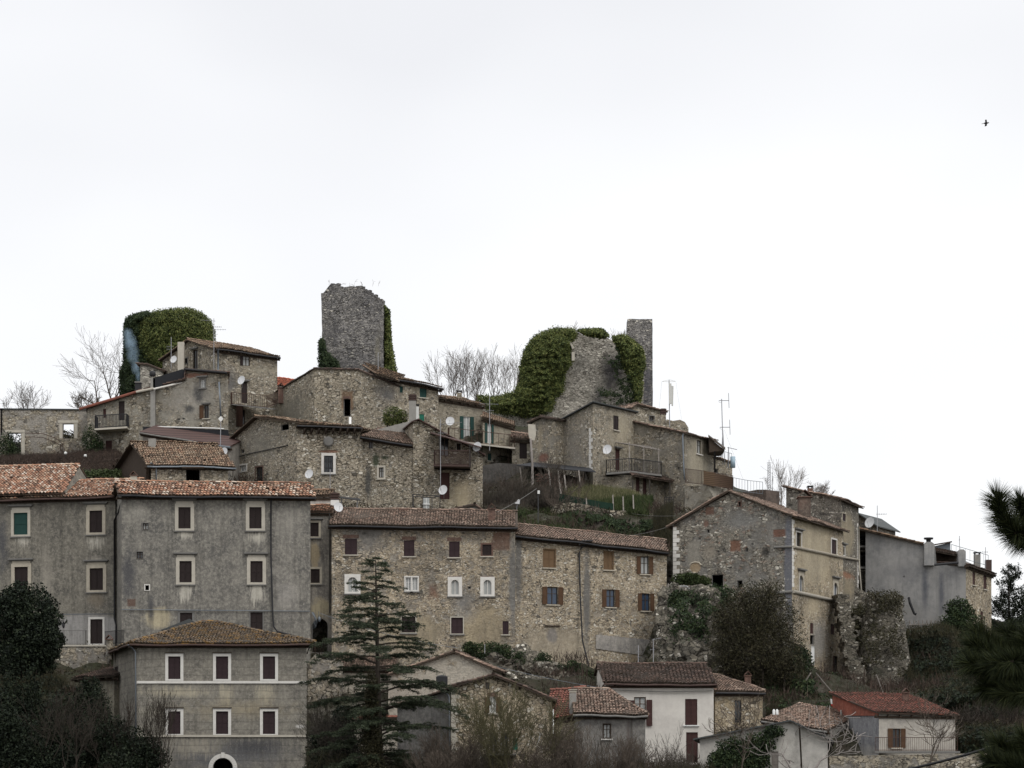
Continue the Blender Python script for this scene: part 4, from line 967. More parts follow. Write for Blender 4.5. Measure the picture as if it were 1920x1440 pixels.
b = H.block((742, 250.5), (822, 253), D=8, base=880, top=(710, 727), rise=1.2, r=.6, wall=mI, roof='t_tan', over=.5, oside=.25, gutter='darkmetal')
H.win(b.f['front'], 751, 730, 9, 12, mat='greensh', sill=False); H.win(b.f['front'], 793.5, 737, 13, 17, mat='greensh', sillm='cream'); H.win(b.f['front'], 791, 783, 9, 13, mat='green2', sill=False)
H.done(); root = H.root
q = b.q; mb = MB(); z0 = Zp(710, 250.5)
pl = [q(-3.6, 1.2, z0 + .95), q(.3, -.6, z0 - .02), q(.3, 5.5, z0 + 1.15), q(-3.2, 5.5, z0 + 1.75)]
pl = [W(706, 703, 249.4), W(748, 716, 249.4), W(760, 704, 254.6), W(680, 687, 254.6)]
mb.prism(pl, (0, 0, .1), .01); add_tiles(mb, [p + Vector((0, 0, .1)) for p in pl]); ridge_tiles(mb, pl[0] + Vector((0, 0, .12)), pl[3] + Vector((0, 0, .12))); mb.build('upper_roof', M['t_tan'], root)
chimney(root, 773.5, 752, 790, 13, 246, 'concrete', 'stack'); chimney(root, 781, 763, 795, 8, 246.5, 'whitep', 'slab')
H = House('green_shuttered_house', 'plastered house with open dark green shutters and a long railed balcony', 'house', GA)
mJ = rubble('green_house_stone', ST_A, (.34, .31, .24), s=3.0, plaster=((.34, .305, .24), .62, .8), stain=.22)
b = H.block((820, 254), (905, 256), D=7, base=880, top=(746, 760), rise=1.0, r=.6, wall=mJ, roof='t_tan', over=.45, oside=.1)
H.win(b.f['front'], 875, 802, 12, 42, kind='open', mat='greensh', panel=8, glass='curtain', inner='whitep', sill=False); H.win(b.f['front'], 861, 757, 4, 4, kind='dark', sill=False)
b2 = H.block((905, 253), (962, 255), C=('R', 962, 261), base=900, top=(784, 800), rise=.8, r=.6, wall=mJ, roof='t_tan', over=.45, oside=.1)
H.win(b2.f['front'], 917, 812, 8, 38, kind='open', mat='greensh', panel=5.5, glass='curtain', inner='whitep', sill=False); H.win(b2.f['front'], 918, 857, 7, 14, mat='greensh', sillm='cream')
H.done(); root = H.root
mb = MB(); mb.prism([W(840, 828, 253.6), W(842, 828, 251), W(966, 842, 251.5), W(968, 842, 255)], (0, 0, .16)); bal = mb.build('balcony', M['cream'], root)
railing(bal, [W(840, 826, 253), W(842, 826, 251.1), W(905, 833, 251.3), W(965, 840, 251.6), W(968, 836, 254)], 1.2, 'rustmetal', gap=.5, bar=.02, rail=.03)
chimney(root, 861, 737, 752, 9, 258, mJ, 'slab')
H = House('shed_row', 'low dark shed with a short tile roof at the right end of the railed balcony', 'shed', GA)
b = H.block((960, 252), (1004, 252), D=5, base=900, top=(822, 826), rise=.7, wall=mJ, roof='t_brown', over=.4, oside=.1); H.win(b.f['front'], 981, 845, 14, 30, mat='brownsh', sill=False); H.done()

# ---------- upper right group
H = House('ruined_tower_house', 'narrow broken stone house with bare patches beside the utility pole', 'house', GA)
mK = rubble('narrow_ruin_stone', ST_A, (.28, .26, .22), s=3.0, plaster=((.27, .25, .21), .42, .7), stain=.4, patches=[((.24, .11, .08), (1018, 855, 12, 12, 248), (2, 1.6)), ((.40, .34, .24), (1012, 820, 6, 35, 248), (1.2, 2))])
H.block((998, 250), (1042, 248), D=5, base=930, mode='P', prof=[(998, 793), (1016, 784), (1042, 788)], wall=mK, roof='t_dark', over=.3, oside=.4); H.done()
H = House('sharp_gabled_house', 'plastered house with a dark pointed roof edge, white corner stones and one brown shutter', 'house', GA)
mQ = rubble('sharp_house_wall', ST_A, (.33, .30, .25), s=3.4, plaster=((.335, .31, .255), .45, 1.0), stain=.22,
            patches=[((.25, .23, .20), (1075, 840, 34, 60, 247), (.9, 2.2)), ((.40, .35, .26), (1165, 800, 40, 60, 247), (1.2, 1.2))])
b = H.block((1040, 250), (1112, 245), C=('R', 1190, 251), base=950, mode='P', prof=[(1040, 795), (1112, 757)], wall=mQ, roof='t_slate', over=.35, oside=.35)
f = b.f['right']; H.win(f, 1155, 793, 10, 27, mat='brownsh'); H.win(f, 1158, 862, 8, 40, mat='redsh', sill=False, leaf=1, cornice=1)
H.done(); root = H.root
quoins(root, b.f['front'], b.f['front'].L - .62, Zp(882, 245), Zp(800, 245), 'white')
mb = MB(); mb.prism([W(1136, 892, 247), W(1137, 890, 244.6), W(1184, 886, 244.9), W(1241, 893, 246.5), W(1240, 893, 250), W(1185, 890, 250)], (0, 0, .16)); bal = mb.build('balcony', M['greytrim'], root)
railing(bal, [W(1137, 888, 247.5), W(1138, 888, 244.8), W(1184, 885, 245), W(1240, 892, 246.7), W(1240, 890, 250)], 1.25, 'darkmetal', gap=.16, bar=.022, rail=.04)
for i, (x, y0, Y) in enumerate(((1180, 829, 245.2), (1207, 836, 246), (1235, 840, 247))): part_tube(root, 'pergola_post', [(x, 890, Y), (x, y0, Y)], .05, 'greywood')
mb = MB()
for i in range(9): mb.tube([W(1148 + i * 8, 829 + i * .8, 249.5), W(1172 + i * 8.4, 832 + i * 1.6, 245)], .045, 4)
for k in range(3): mb.tube([W(1150 + k * 9, 829 + k, 248.5 - k * 1.6), W(1232 + k * 3, 842 + k, 249.5 - k * 1.2)], .045, 4)
mb.build('pergola_beams', M['greywood'], root)
H = House('grey_end_house', 'tall grey plastered house at the right shoulder of the hill with a reed screened terrace', 'house', GA)
mR = rubble('end_house_wall', ST_A, (.30, .275, .235), s=3.2, plaster=((.27, .25, .21), .5, .9), stain=.4, patches=[((.38, .34, .26), (1310, 860, 28, 60, 248), (3, .6))])
b = H.block((1188, 251), (1284, 247.5), C=('R', 1338, 253), base=980, mode='P', prof=[(1188, 793), (1284, 813)], wall=mR, roof='t_brown', over=.35, oside=.3)
H.win(b.f['right'], 1310.5, 838, 9, 25, kind='glass', frame=1.4, fm='cream', inner='wood', glass='curtain', sillm='white'); H.win(b.f['front'], 1272, 878, 4, 4, kind='dark', sill=False)
H.done(); root = H.root
part_tube(root, 'downpipe', [(1282, 810, 247.3), (1280, 818, 247.2), (1282, 880, 247.2), (1284, 900, 247.1)], .075, 'zinc')
mb = MB(); mb.prism([W(1330, 822, 250), W(1330, 848, 250), W(1359, 844, 250), W(1332, 822, 250)], (0, 4, 0)); mb.prism([W(1328, 819, 249.8), W(1360, 844, 249.8), W(1360, 841, 254.5), W(1328, 817, 254.5)], (0, 0, .12)); mb.build('terrace_roof', M['wood'], root)
part_tube(root, 'terrace_post', [(1340, 846, 249), (1340, 893, 249)], .09, 'darkmetal')
tb = rubble('terrace_wall_stone', ST_A, (.40, .37, .31), s=3, plaster=((.42, .39, .33), .6, .8), stain=.2)
mb = MB(); mb.prism([W(1284, 912, 246), W(1326, 909, 244.5), W(1364, 918, 247), W(1364, 980, 247), W(1326, 980, 244.5), W(1284, 980, 246)], (0, 5, 0)); mb.build('terrace_wall', tb, root)
railing(root, [W(1285, 905, 245.5), W(1316, 909, 244), W(1374, 918, 246)], 1.3, 'brownmetal', gap=.11, bar=.018)
mb = MB(); mb.prism([W(1319, 882, 244.1), W(1319, 908, 244.1), W(1374, 918, 246.1), W(1374, 895, 246.1)], (0, -.05, 0)); mb.build('reed_screen', M['reed'], root)
railing(root, [W(1375, 919, 246.2), W(1402, 924, 247), W(1430, 927, 248)], 1.15, 'zinc', gap=.32, bar=.014)
# porch floor below the balcony
H = House('porch', 'plastered lower storey with a tile porch and brown doors under the pergola balcony', 'house', GA)
b = H.block((1100, 246.2), (1184, 245), C=('R', 1262, 250), base=960, top=(895, 893), mode='F', wall=mQ, roof=None, over=0)
for x, w in ((1196, 7), (1209, 7)): H.win(b.f['right'], x, 912, w, 36, mat='redsh', sill=False, leaf=1)
H.done(); root = H.root
mb = MB(); pl = [W(1184, 893, 243.5), W(1262, 905, 247.5), W(1258, 895, 250.5), W(1186, 886, 246.5)]; mb.prism(pl, (0, 0, .1), .01); add_tiles(mb, [p + Vector((0, 0, .1)) for p in pl]); mb.build('porch_roof', M['t_dark'], root)
for x, Y in ((1186, 243.9), (1218, 245.6), (1256, 247.4)): part_tube(root, 'porch_post', [(x, 898, Y), (x, 955, Y)], .07, 'greywood')
H = House('upper_stone_hut', 'small stone hut with a brown tile edge and one chimney under the slab tower', 'house', GA)
mS = rubble('hut_stone', ST_A, (.36, .32, .25), s=3.2, plaster=((.38, .34, .26), .3, 1), stain=.2)
b = H.block((1184, 262), (1246, 264), D=5, base=850, mode='P', prof=[(1184, 765), (1193, 759), (1246, 773)], wall=mS, roof='t_brown', over=.3, oside=.2); H.win(b.f['front'], 1222, 784, 9, 8, kind='glass', frame=1.2, fm='greytrim', sill=False); H.done()
chimney(H.root, 1243.5, 778, 800, 10, 258, mS, 'stack')
H = House('broken_wall', 'low broken stone wall on top of the grey end house roof', 'ruin')
H.block((1250, 259), (1291, 259), D=2, base=850, mode='P', prof=[(1250, 786), (1262, 789), (1275, 787), (1284, 791), (1291, 802)], wall=mS, roof=None); H.done()
H = House('stone_terrace_hut', 'small stone hut with tile coping under the lattice mast at the right of the terrace', 'house', GA)
b = H.block((1328, 252.5), (1373, 255), D=4, base=930, mode='P', prof=[(1328, 857), (1372, 869)], wall=mS, roof='t_tan', over=.1, oside=.1); H.win(b.f['front'], 1343, 883, 7, 8, kind='dark', sill=False); H.done()
railing(H.root, [W(1330, 857, 252.8), W(1372, 868, 255)], .9, 'zinc', gap=.3)
mU0 = plasterm('parapet_wall', (.10, .075, .062), (.15, .12, .10), (.06, .048, .042))
H = House('brick_parapet', 'low dark brick parapet at the end of the grey railing', 'wall')
H.block((1392, 250), (1436, 248), D=2, base=960, mode='P', prof=[(1392, 923), (1420, 918), (1436, 918)], wall=mU0, roof=None); H.done()

# ---------- right palazzo
H = House('corner_palazzo', 'tall ochre corner palazzo with a bare stone gable side and two string courses', 'palazzo', GA)
mO1 = rubble('palazzo_gable_stone', [(.10, .095, .085), (.22, .205, .175), (.16, .15, .13), (.30, .28, .24), (.20, .13, .10)], (.235, .22, .19), s=3.0, zs=1.9, plaster=((.225, .215, .195), .47, .6), stain=.35,
    patches=[((0.187, 0.089, 0.055), (1380, 1022, 11, 12, 216.5, 'box'), (3.5, .7)), ((0.158, 0.085, 0.060), (1332, 957, 9, 9, 217.5, 'box'), (3.5, .7)), ((0.158, 0.076, 0.051), (1462, 1000, 13, 8, 215.5, 'box'), (3.5, .7)), ((.21, .12, .09), (1325, 980, 6, 8, 217.5), (2.5, 1.4)),
             ((0.270, 0.250, 0.210), (1301, 1035, 13, 24, 218.5, 'box'), (3.5, .7)), ((.36, .27, .17), (1304, 1064, 11, 11, 218.5), (4, .4)), ((.15, .155, .175), (1479, 1060, 10, 110, 215.1), (3, .8)), ((.34, .30, .24), (1330, 1035, 14, 20, 217.7), (1.6, 1.6)),
             ((.035, .033, .03), (1435, 1035, 12, 14, 215.8), (1.6, 1.6)), ((.23, .225, .21), (1390, 975, 40, 25, 216.5), (1.5, 1.3))])
b = H.block((1262, 219.3), (1485, 215), C=('R', 1581, 227), base=1320, mode='P', prof=[(1262, 984), (1368, 924), (1485, 968)], wall=mO1, roof='t_brown', over=.3, oside=.45, pitch=.21, walls=('front', 'left', 'back'))
f, fr = b.f['front'], b.f['right']
mO2 = rubble('palazzo_ochre_wall', ST_Y, (.40, .34, .24), s=3.0, plaster=((.40, .34, .24), .36, 1.2), stain=.34,
    patches=[((.44, .37, .255), (1530, 1035, 70, 85, 220, 'box'), (1.6, 1.5)), ((.43, .37, .265), (1525, 1030, 45, 70, 220), (2.5, .8)), ((.45, .38, .265), (1525, 1135, 26, 40, 220), (1.4, 2.0)), ((.33, .31, .28), (1540, 1200, 28, 50, 220), (1.5, 1.4))],
    tint=[((.45, .42, .38), (1530, 985, 60, 12, 220)), ((.5, .46, .4), (1500, 1050, 9, 40, 218, 'v')), ((.5, .46, .4), (1560, 1065, 14, 30, 222, 'v')), ((.42, .4, .36), (1500, 1150, 10, 60, 218)), ((.42, .4, .36), (1572, 1180, 9, 90, 224)), ((.55, .5, .45), (1530, 1240, 40, 30, 220)), ((.6, .56, .5), (1560, 1070, 30, 12, 220))])
H.win(f, 1387, 945, 4, 8, kind='dark', sill=False, frame=1.5, fm='brick'); H.win(f, 1328, 996, 5, 7, kind='dark', sill=False); H.win(f, 1400, 1031, 5, 8, kind='dark', sill=False)
H.win(f, 1345, 1090, 22, 26, kind='dark', sill=False); H.win(f, 1387, 1095, 10, 14, kind='dark', sill=False)
H.win(f, 1305, 1064, 19, 18, kind='glass', glass='brickfill' if 'brickfill' in M else 'woodsh', sill=False, inner='stonetrim') if False else None
for x, y in ((1312, 1010), (1347, 1034), (1411, 1020), (1281, 1028), (1370, 1064)): H.win(f, x, y, 4, 4, kind='dark', sill=False)
H.win(fr, 1497.5, 1012, 9.5, 27, frame=2.6, fm='white', kind='glass', inner='wood', glass='glass', cornice=1, sill=False)
H.win(fr, 1563.5, 1026, 9.5, 28, frame=3, fm='white', mat='plumsh', sill=False)
H.win(fr, 1502, 1094, 8.5, 30, frame=3, kind='arch', fm='stonetrim', cornice=2, glass='glassblue', sill=False)
H.win(fr, 1566.5, 1108, 8.5, 30, frame=3, kind='arch', fm='stonetrim', cornice=2, glass='glassblue', sill=False)
H.win(fr, 1522, 1178, 6, 20, mat='redsh', sill=False, leaf=1); H.win(fr, 1561, 1180, 7, 20, mat='redsh', sill=False, leaf=1); H.win(fr, 1523, 1200, 8, 18, kind='dark', sill=False)
H.win(fr, 1524.5, 1229, 7, 36, mat='whitep', sill=False, leaf=1); H.win(fr, 1567, 1248, 9, 36, mat='redsh', sill=False, leaf=1, kind='half', panel=4)
H.done(); root = H.root
mb = MB(); wall_mesh(mb, fr); mb.build('street_wall', mO2, root)
chimney(root, 1508, 934, 962, 22, 221.5, plasterm('old_brick_stack', (.13, .09, .072), (.20, .16, .13), (.075, .06, .05)), 'tile', d=1.2)
# string courses on the ochre side and returning round the corner
def course(f, px0, py0, px1, py1, rad, name, mat):
    mb = MB(); a = f.P(f.u_at(px0), Zp(py0, f.Y_at(px0)), .07); c = f.P(f.u_at(px1), Zp(py1, f.Y_at(px1)), .07); mb.tube([a, c], rad, 6); mb.build(name, M[mat], root)
course(fr, 1486, 1025, 1580, 1045, .12, 'string_course', 'stonetrim'); course(fr, 1486, 1109, 1576, 1129, .15, 'string_course', 'cream')
course(f, 1452, 1026, 1486, 1025, .10, 'string_course', 'greytrim'); course(f, 1455, 1112, 1486, 1109, .13, 'string_course', 'greytrim')
quoins(root, fr, 0, Zp(1100, 215), Zp(972, 215), 'white'); quoins(root, f, .0, Zp(1090, 219.3), Zp(986, 219.3), 'white'); 
mb = MB()
for (x, y) in ((1304, 1057), (1347, 1078), (1388, 925)): pass
a = [(1293, 1060), (1297, 1055.5), (1304, 1054), (1311, 1055.5), (1315, 1060)]
mb.tube([f.P(f.u_at(x), Zp(y, 218.5), .02) for x, y in a], .06, 4); mb.build('niche_arch', M['stonetrim'], root)
# irregular stone base that widens downwards (batter)
mb = MB(); fz = [(1485, 1115), (1488, 1180), (1494, 1240), (1502, 1300)]
mbp = [f.P(f.L, Zp(1112, 215), 0), f.P(f.L - 9.5, Zp(1112, 215), 0), f.P(f.L - 9.5, Zp(1330, 215), 1.2), f.P(f.L, Zp(1330, 215), 1.2)]
top = [f.P(0, Zp(1135, 215)), f.P(f.L, Zp(1112, 215)), fr.P(fr.L, Zp(1112 + 15, 215))]
bot = [f.P(0, Zp(1330, 215), 1.1), f.P(f.L, Zp(1330, 215), 1.1) + Vector((fr.n.x, fr.n.y, 0)) * .75, fr.P(fr.L, Zp(1330, 215), .75)]
mb.face([top[0], top[1], bot[1], bot[0]]); mb.build('battered_base', mO1, root)

H = House('back_tower_house', 'stone tower house rising behind the ochre palazzo with a sloping tile roof', 'house', GA)
mU = rubble('tower_house_stone', [(.09, .085, .08), (.20, .185, .16), (.14, .13, .115), (.28, .26, .22)], (.19, .175, .15), s=3.0, zs=2, plaster=((.25, .22, .165), .3, .7), stain=.3, patches=[((.34, .29, .20), (1592, 1000, 22, 50, 228), (2.5, .7)), ((.36, .30, .2), (1592, 1100, 25, 40, 228), (1.2, 1.2)), ((.30, .15, .09), (1590, 1078, 22, 8, 228), (1.5, 1.8))])
b = H.block((1474, 231.5), (1577, 226.8), C=('R', 1610, 232), base=1330, mode='P', prof=[(1474, 914), (1577, 938)], wall=mU, roof='t_brown', over=.3, oside=.45)
fr = b.f['right']
H.win(fr, 1582.5, 970, 6.5, 14, mat='plumsh', frame=1.6, fm='stonetrim', sill=False); H.win(fr, 1581, 1033, 5, 15, frame=2.6, fm='white', kind='glass', inner='wood', cornice=1, sill=False)
H.done(); root = H.root
quoins(root, fr, fr.L - .55, Zp(1110, 232), Zp(980, 232), 'white'); course(fr, 1580, 1045, 1609, 1050, .10, 'string_course', 'stonetrim')
chimney(root, 1519, 916, 932, 9, 230, 'brick', 'slab'); part_tube(root, 'downpipe', [(1610, 985, 231.5), (1611, 1060, 231.5), (1617, 1130, 231)], .07, 'cream')

# ---------- far right houses
H = House('dark_balcony_house', 'narrow house with dark stacked balconies between the ochre palazzo and the concrete wall', 'house', GA)
b = H.block((1600, 237), (1642, 236), D=5, base=1200, mode='P', prof=[(1600, 966), (1612, 964), (1642, 984)], wall=mU, roof='t_slate', over=.5, oside=.3); H.win(b.f['front'], 1616, 1015, 14, 34, kind='dark', sill=False); H.win(b.f['front'], 1617, 1048, 13, 28, kind='dark', sill=False)
H.done(); root = H.root
mb = MB()
for y in (1026, 1066): mb.box(W(1610, y, 234.4), (18 * .047, 0, 0), (0, 1.8, 0), (0, 0, .15))
bal = mb.build('balcony', M['greytrim'], root); railing(bal, [W(1611, 1003, 234.5), W(1626, 1003, 234.5)], 1.0, 'darkmetal', gap=.15); railing(bal, [W(1611, 1026, 234.5), W(1626, 1026, 234.5)], 1.0, 'darkmetal', gap=.15); railing(bal, [W(1611, 1064, 234.5), W(1626, 1064, 234.5)], 1.0, 'darkmetal', gap=.15)
H = House('concrete_walled_house', 'house with a huge blank streaked cement side wall and a hanging drain pipe', 'house', GA)
mV = plasterm('cement_render', (.29, .282, .27), (.36, .35, .335), (.19, .19, .19), streak=.35, speck=.05, mottle=.45, bump=.15, scale=.5,
    patches=[((.095, .10, .115), (1735, 1105, 8, 60, 232), (1.2, 1.2)), ((.10, .105, .12), (1764, 1110, 7, 60, 232), (1.4, 1.0)), ((.14, .14, .15), (1700, 1070, 30, 25, 232), (.8, 1.5)), ((.27, .26, .24), (1700, 1145, 50, 18, 232), (1, 1.4))])
b = H.block((1623, 234), (1811, 231), D=7, base=1180, mode='P', prof=[(1623, 993), (1730, 1022), (1753, 1023), (1756, 1058), (1796, 1056), (1811, 1052)], wall=mV, roof=None)
b2 = H.block((1811, 231), (1859, 237), D=6, base=1250, top=(1060, 1078), rise=.4, r=1, wall=rubble('far_house_stone', ST_Y, (.36, .31, .22), s=3, plaster=((.40, .34, .25), .4, .8), stain=.3), roof='t_dark', over=.4, oside=.25)
f2 = b2.f['front']; H.win(f2, 1826, 1085, 5, 24, mat='redsh', sillm='cream', leaf=1); H.win(f2, 1847, 1092, 6, 26, mat='redsh', leaf=1); H.win(f2, 1841, 1158, 5, 24, mat='redsh', leaf=1, sill=False); H.win(f2, 1827, 1152, 5, 18, kind='glass', sill=False)
H.win(b.f['front'], 1695, 1081, 3, 3, kind='dark', sill=False)
H.done(); root = H.root
mb = MB(); p0, p1 = W(1606, 992, 233.8), W(1732, 1022, 232); d = Vector((0, 6, 0)); pl = [p1, p1 + d, p0 + d, p0]; mb.prism(pl, (0, 0, .12), .01); add_tiles(mb, [p + Vector((0, 0, .12)) for p in pl]); mb.build('roof', M['t_tan'], root)
mb = MB(); mb.prism([W(1733, 1060, 231.7), W(1733, 1020, 231.7), W(1737, 1016, 231.7), W(1747, 1016, 231.7), W(1752, 1020, 231.7), W(1752, 1060, 231.7)], (0, .9, 0)); o = mb.build('chimney', mV, root)
mb = MB(); mb.lathe(W(1741, 1016, 232.1), [(.2, 0), (.22, .2), (.4, .22), (.42, .36), (.2, .38), (.001, .4)], 12); mb.build('chimney_cap', M['darkmetal'], o)
mb = MB(); mb.prism([W(1797, 1062, 230.8), W(1797, 1033, 230.8), W(1800, 1030, 230.8), W(1807, 1030, 230.8), W(1811, 1034, 230.8), W(1811, 1062, 230.8)], (0, 1.0, 0)); mb.build('chimney', mV, root)
mb = MB(); pl = [W(1753, 1035, 232), W(1798, 1044, 231.3), W(1798, 1040, 236), W(1753, 1029, 236.5)]; mb.prism(pl, (0, 0, .1), .01); add_tiles(mb, [p + Vector((0, 0, .1)) for p in pl]); mb.build('roof', M['t_dark'], root)
part_box(root, 'back_wall', 1753, 1034, 1797, 1058, 234, .3, 'wood'); part_tube(root, 'gutter', [(1752, 1059, 231.2), (1797, 1055, 230.5)], .12, 'darkmetal')
mb = MB(); mb.prism([W(1752, 1024, 238), W(1782, 1017, 238), W(1782, 1040, 238), W(1752, 1035, 238)], (0, 2, 0)); mb.build('roof_dormer', M['zinc'], root)
mb = MB(); mb.prism([W(1750, 1023, 237.6), W(1785, 1017, 237.6), W(1785, 1017, 240.5), W(1750, 1023, 240.5)], (0, 0, .12)); mb.build('dormer_roof', M['wood'], root)
chimney(root, 1832, 1040, 1068, 11, 238, 'concrete', 'slab'); chimney(root, 1853, 1050, 1074, 11, 238, 'brownmetal', None)
part_tube(root, 'drain_pipe', [(1704, 1121, 231.9), (1706, 1130, 231.6), (1714, 1150, 231.6), (1718, 1152, 231.6)], .12, 'darkmetal')
railing(root, [W(1784, 1042, 236), W(1853, 1062, 238)], 1.0, 'zinc', gap=.5)
mb = MB()
for i in range(7): mb.tube([W(1706 + i * 8 + random.uniform(-2, 2), 1195, 229.5), W(1706 + i * 8, 1163, 229.7)], .05, 4)
for y in (1172, 1182): mb.tube([W(1704, y, 229.5), W(1758, y - 2, 229.5)], .045, 4)
mb.build('trellis', M['greywood'], root)

# ---------- bottom row
H = House('pale_gable_house', 'low pale plastered gable house right behind the cedar', 'house', GA)
mX = rubble('pale_gable_wall', ST_Y, (.48, .44, .37), s=3.4, plaster=((.50, .46, .39), .72, 1), stain=.08)
b = H.block((728, 201), (924, 200), D=9, base=1400, mode='P', prof=[(728, 1266), (852, 1223), (924, 1254)], wall=mX, roof='t_brown', over=.3, oside=.25); H.done()
H = House('lower_wing', 'low wall with a long tiled lean-to roof behind the lower branches of the cedar', 'house', GA)
b = H.block((628, 205), (742, 205), D=3.5, base=1400, top=(1252, 1254), rise=.9, r=1, wall=mX, roof='t_brown', over=.4, oside=.1); H.done()
H = House('ruined_wall', 'ragged stone retaining wall between the hipped house and the arched passage', 'wall')
H.block((577, 203), (640, 203), D=5, base=1480, mode='P', prof=[(577, 1242), (592, 1226), (600, 1236), (640, 1240)], wall=mT, roof=None)
H.block((640, 198), (830, 196), D=3, base=1480, mode='P', prof=[(640, 1350), (830, 1345)], wall=mX, roof='t_red', over=.4, oside=.1); H.done()
H = House('front_gable_house', 'stone gable house with brown shutters behind the big bare willow shrub', 'house', GA)
mY = rubble('front_gable_stone', ST_Y, (.34, .30, .23), s=2.9, zs=1.6, plaster=((.38, .33, .25), .18, .9), stain=.3, mw=.1)
b = H.block((846, 186), (1035, 186), D=8, base=1500, mode='P', prof=[(846, 1290), (925, 1266), (1035, 1312)], wall=mY, roof='t_dark', over=.45, oside=.3)
f = b.f['front']; H.win(f, 924, 1322, 12, 30, kind='open', mat='woodsh', panel=8, brick=1, glass='curtain', inner='whitep'); H.win(f, 914, 1286, 8, 13, kind='glass', sill=False)
H.win(f, 925, 1392, 14, 36, kind='glass', inner='greywood', sill=False); H.win(f, 946, 1392, 14, 36, kind='glass', inner='greywood', sill=False); H.win(f, 966, 1395, 9, 22, mat='green2', leaf=1, sill=False)
H.done(); root = H.root
quoins(root, f, 0, Zp(1440, 186), Zp(1295, 186), 'cream', h=.3); part_tube(root, 'downpipe', [(835, 1297, 185.6), (842, 1305, 185.7), (843, 1440, 185.7)], .045, 'zinc')
mb = MB(); mb.box(W(912, 1416, 184.8), (56 * .0372, 0, 0), (0, 1.3, 0), (0, 0, .12)); bal = mb.build('balcony', M['greytrim'], root); railing(bal, [W(912, 1413, 184.9), W(968, 1413, 184.9)], 1.0, 'darkmetal', gap=.12)
H = House('grey_lean_to', 'grey plastered lean-to on the left of the front stone gable', 'lean-to', GA)
b = H.block((745, 189), (846, 187.2), D=6, base=1500, mode='P', prof=[(745, 1325), (846, 1294)], wall=plasterm('lean_plaster', (.16, .155, .145), (.24, .23, .21), (.10, .095, .09)), roof='t_dark', over=.35, oside=.3); H.done()
mb = MB(); mb.cbox(W(828.5, 1279, 188), .8, .8, .75); mb.lathe(W(828.5, 1270, 188), [(.35, -.05), (.42, 0), (.3, .12), (.1, .16), (.001, .18)], 10); mb.build('chimney', M['darkmetal'], H.root)
H = House('grey_cottage', 'grey cottage with a wide mottled tile roof and one small window', 'house', GA)
mZ = plasterm('cottage_plaster', (.19, .18, .165), (.27, .255, .23), (.11, .105, .10), streak=.4, speck=.08, patches=[((.12, .10, .09), (1178, 1400, 5, 60, 184), (2, 1)), ((.1, .09, .08), (1184, 1390, 3, 60, 184), (2, 1))])
b = H.block((1078, 184), (1210, 184), D=9, base=1500, top=(1338, 1338), rise=1.75, r=.55, wall=mZ, roof='t_brown', over=.4, oside=.15, gutter='greytrim')
hip_right(b, 2.5)
b3 = H.block((1012, 186.5), (1078, 186), D=7, base=1500, top=(1348, 1342), rise=2.0, r=.6, wall=mY, roof='t_red', over=.3, oside=.05)
H.win(b.f['front'], 1138, 1371, 14, 27, kind='glass', inner='wood', glass='curtain', frame=1, fm='wood', sillm='white')
H.done(); root = H.root; chimney(root, 1074, 1300, 1324, 13, 186.3, 'concrete', None)
mb = MB(); mb.cbox(W(1074, 1297, 186.3), .5, .55, .12); mb.cbox(W(1074, 1293.5, 186.3), .62, .68, .06); mb.build('chimney_cap', M['cream'], root)
part_tube(root, 'flue', [(1037, 1376, 184.5), (1037, 1330, 184.5)], .055, 'whitep')
H = House('white_house', 'white rendered house with tall red brown shutters and a ribbed tile roof', 'house', GA)
mAA = plasterm('white_render', (.60, .57, .52), (.66, .63, .58), (.52, .49, .45), streak=.12, speck=.04, mottle=.35, bump=.1)
b = H.block((1136, 198), (1338, 198), C=('L', 1119, 204.5), base=1500, top=(1280, 1280), rise=1.5, r=.75, rise2=1.0, wall=mAA, roof='t_dark', over=.45, oside=.2, gutter='brownmetal', pitch=.27)
f = b.f['front']
H.win(f, 1203, 1322, 20, 34, kind='half', mat='redsh', glass='curtain', inner='wood', sill=False) if False else H.win(f, 1200, 1324, 22, 34, kind='glass', glass='curtain', inner='woodsh', sill=False)
H.win(f, 1296, 1335, 23, 49, mat='redsh', sillm='whitep'); H.win(f, 1297.5, 1401, 22, 56, mat='redsh', sill=False); H.win(f, 1198, 1286.5, 6, 5, kind='dark', sill=False); H.win(f, 1294, 1285, 6, 5, kind='dark', sill=False)
H.done(); root = H.root
part_box(root, 'open_shutter', 1212, 1312, 1223, 1361, 197.85, .06, 'redsh'); part_box(root, 'open_shutter', 1180, 1313, 1189, 1340, 197.85, .06, 'redsh')
part_tube(root, 'cable', [(1140, 1293, 197.8), (1250, 1297, 197.8), (1336, 1295, 197.8)], .025, 'greytrim')
H = House('small_stone_house', 'small stone house with a tall dark doorway joined to the white house', 'house', GA)
mBB = rubble('small_house_stone', ST_Y, (.44, .36, .25), s=3.0, plaster=((.46, .37, .24), .45, 1), stain=.25)
b = H.block((1341, 199), (1430, 200), D=6, base=1500, top=(1297, 1297), rise=1.25, r=.8, wall=mBB, roof='t_brown', over=.35, oside=.1, gutter='darkmetal'); hip_right(b, 1.9); H.win(b.f['front'], 1384, 1334, 13, 42, kind='glass', inner='darkmetal', sill=False); H.done()
chimney(H.root, 1402, 1268, 1280, 11, 203, 'brick', 'tile')
H = House('tiled_barn', 'long low tiled barn roof just above the ivy covered gable', 'barn', GA)
b = H.block((1433, 196), (1552, 193), D=5, base=1500, top=(1350, 1368), rise=1.15, r=1, wall=M['concrete'], roof='t_brown', over=.35, oside=.1, gutter='greytrim'); H.done(); root = H.root
mb = MB()
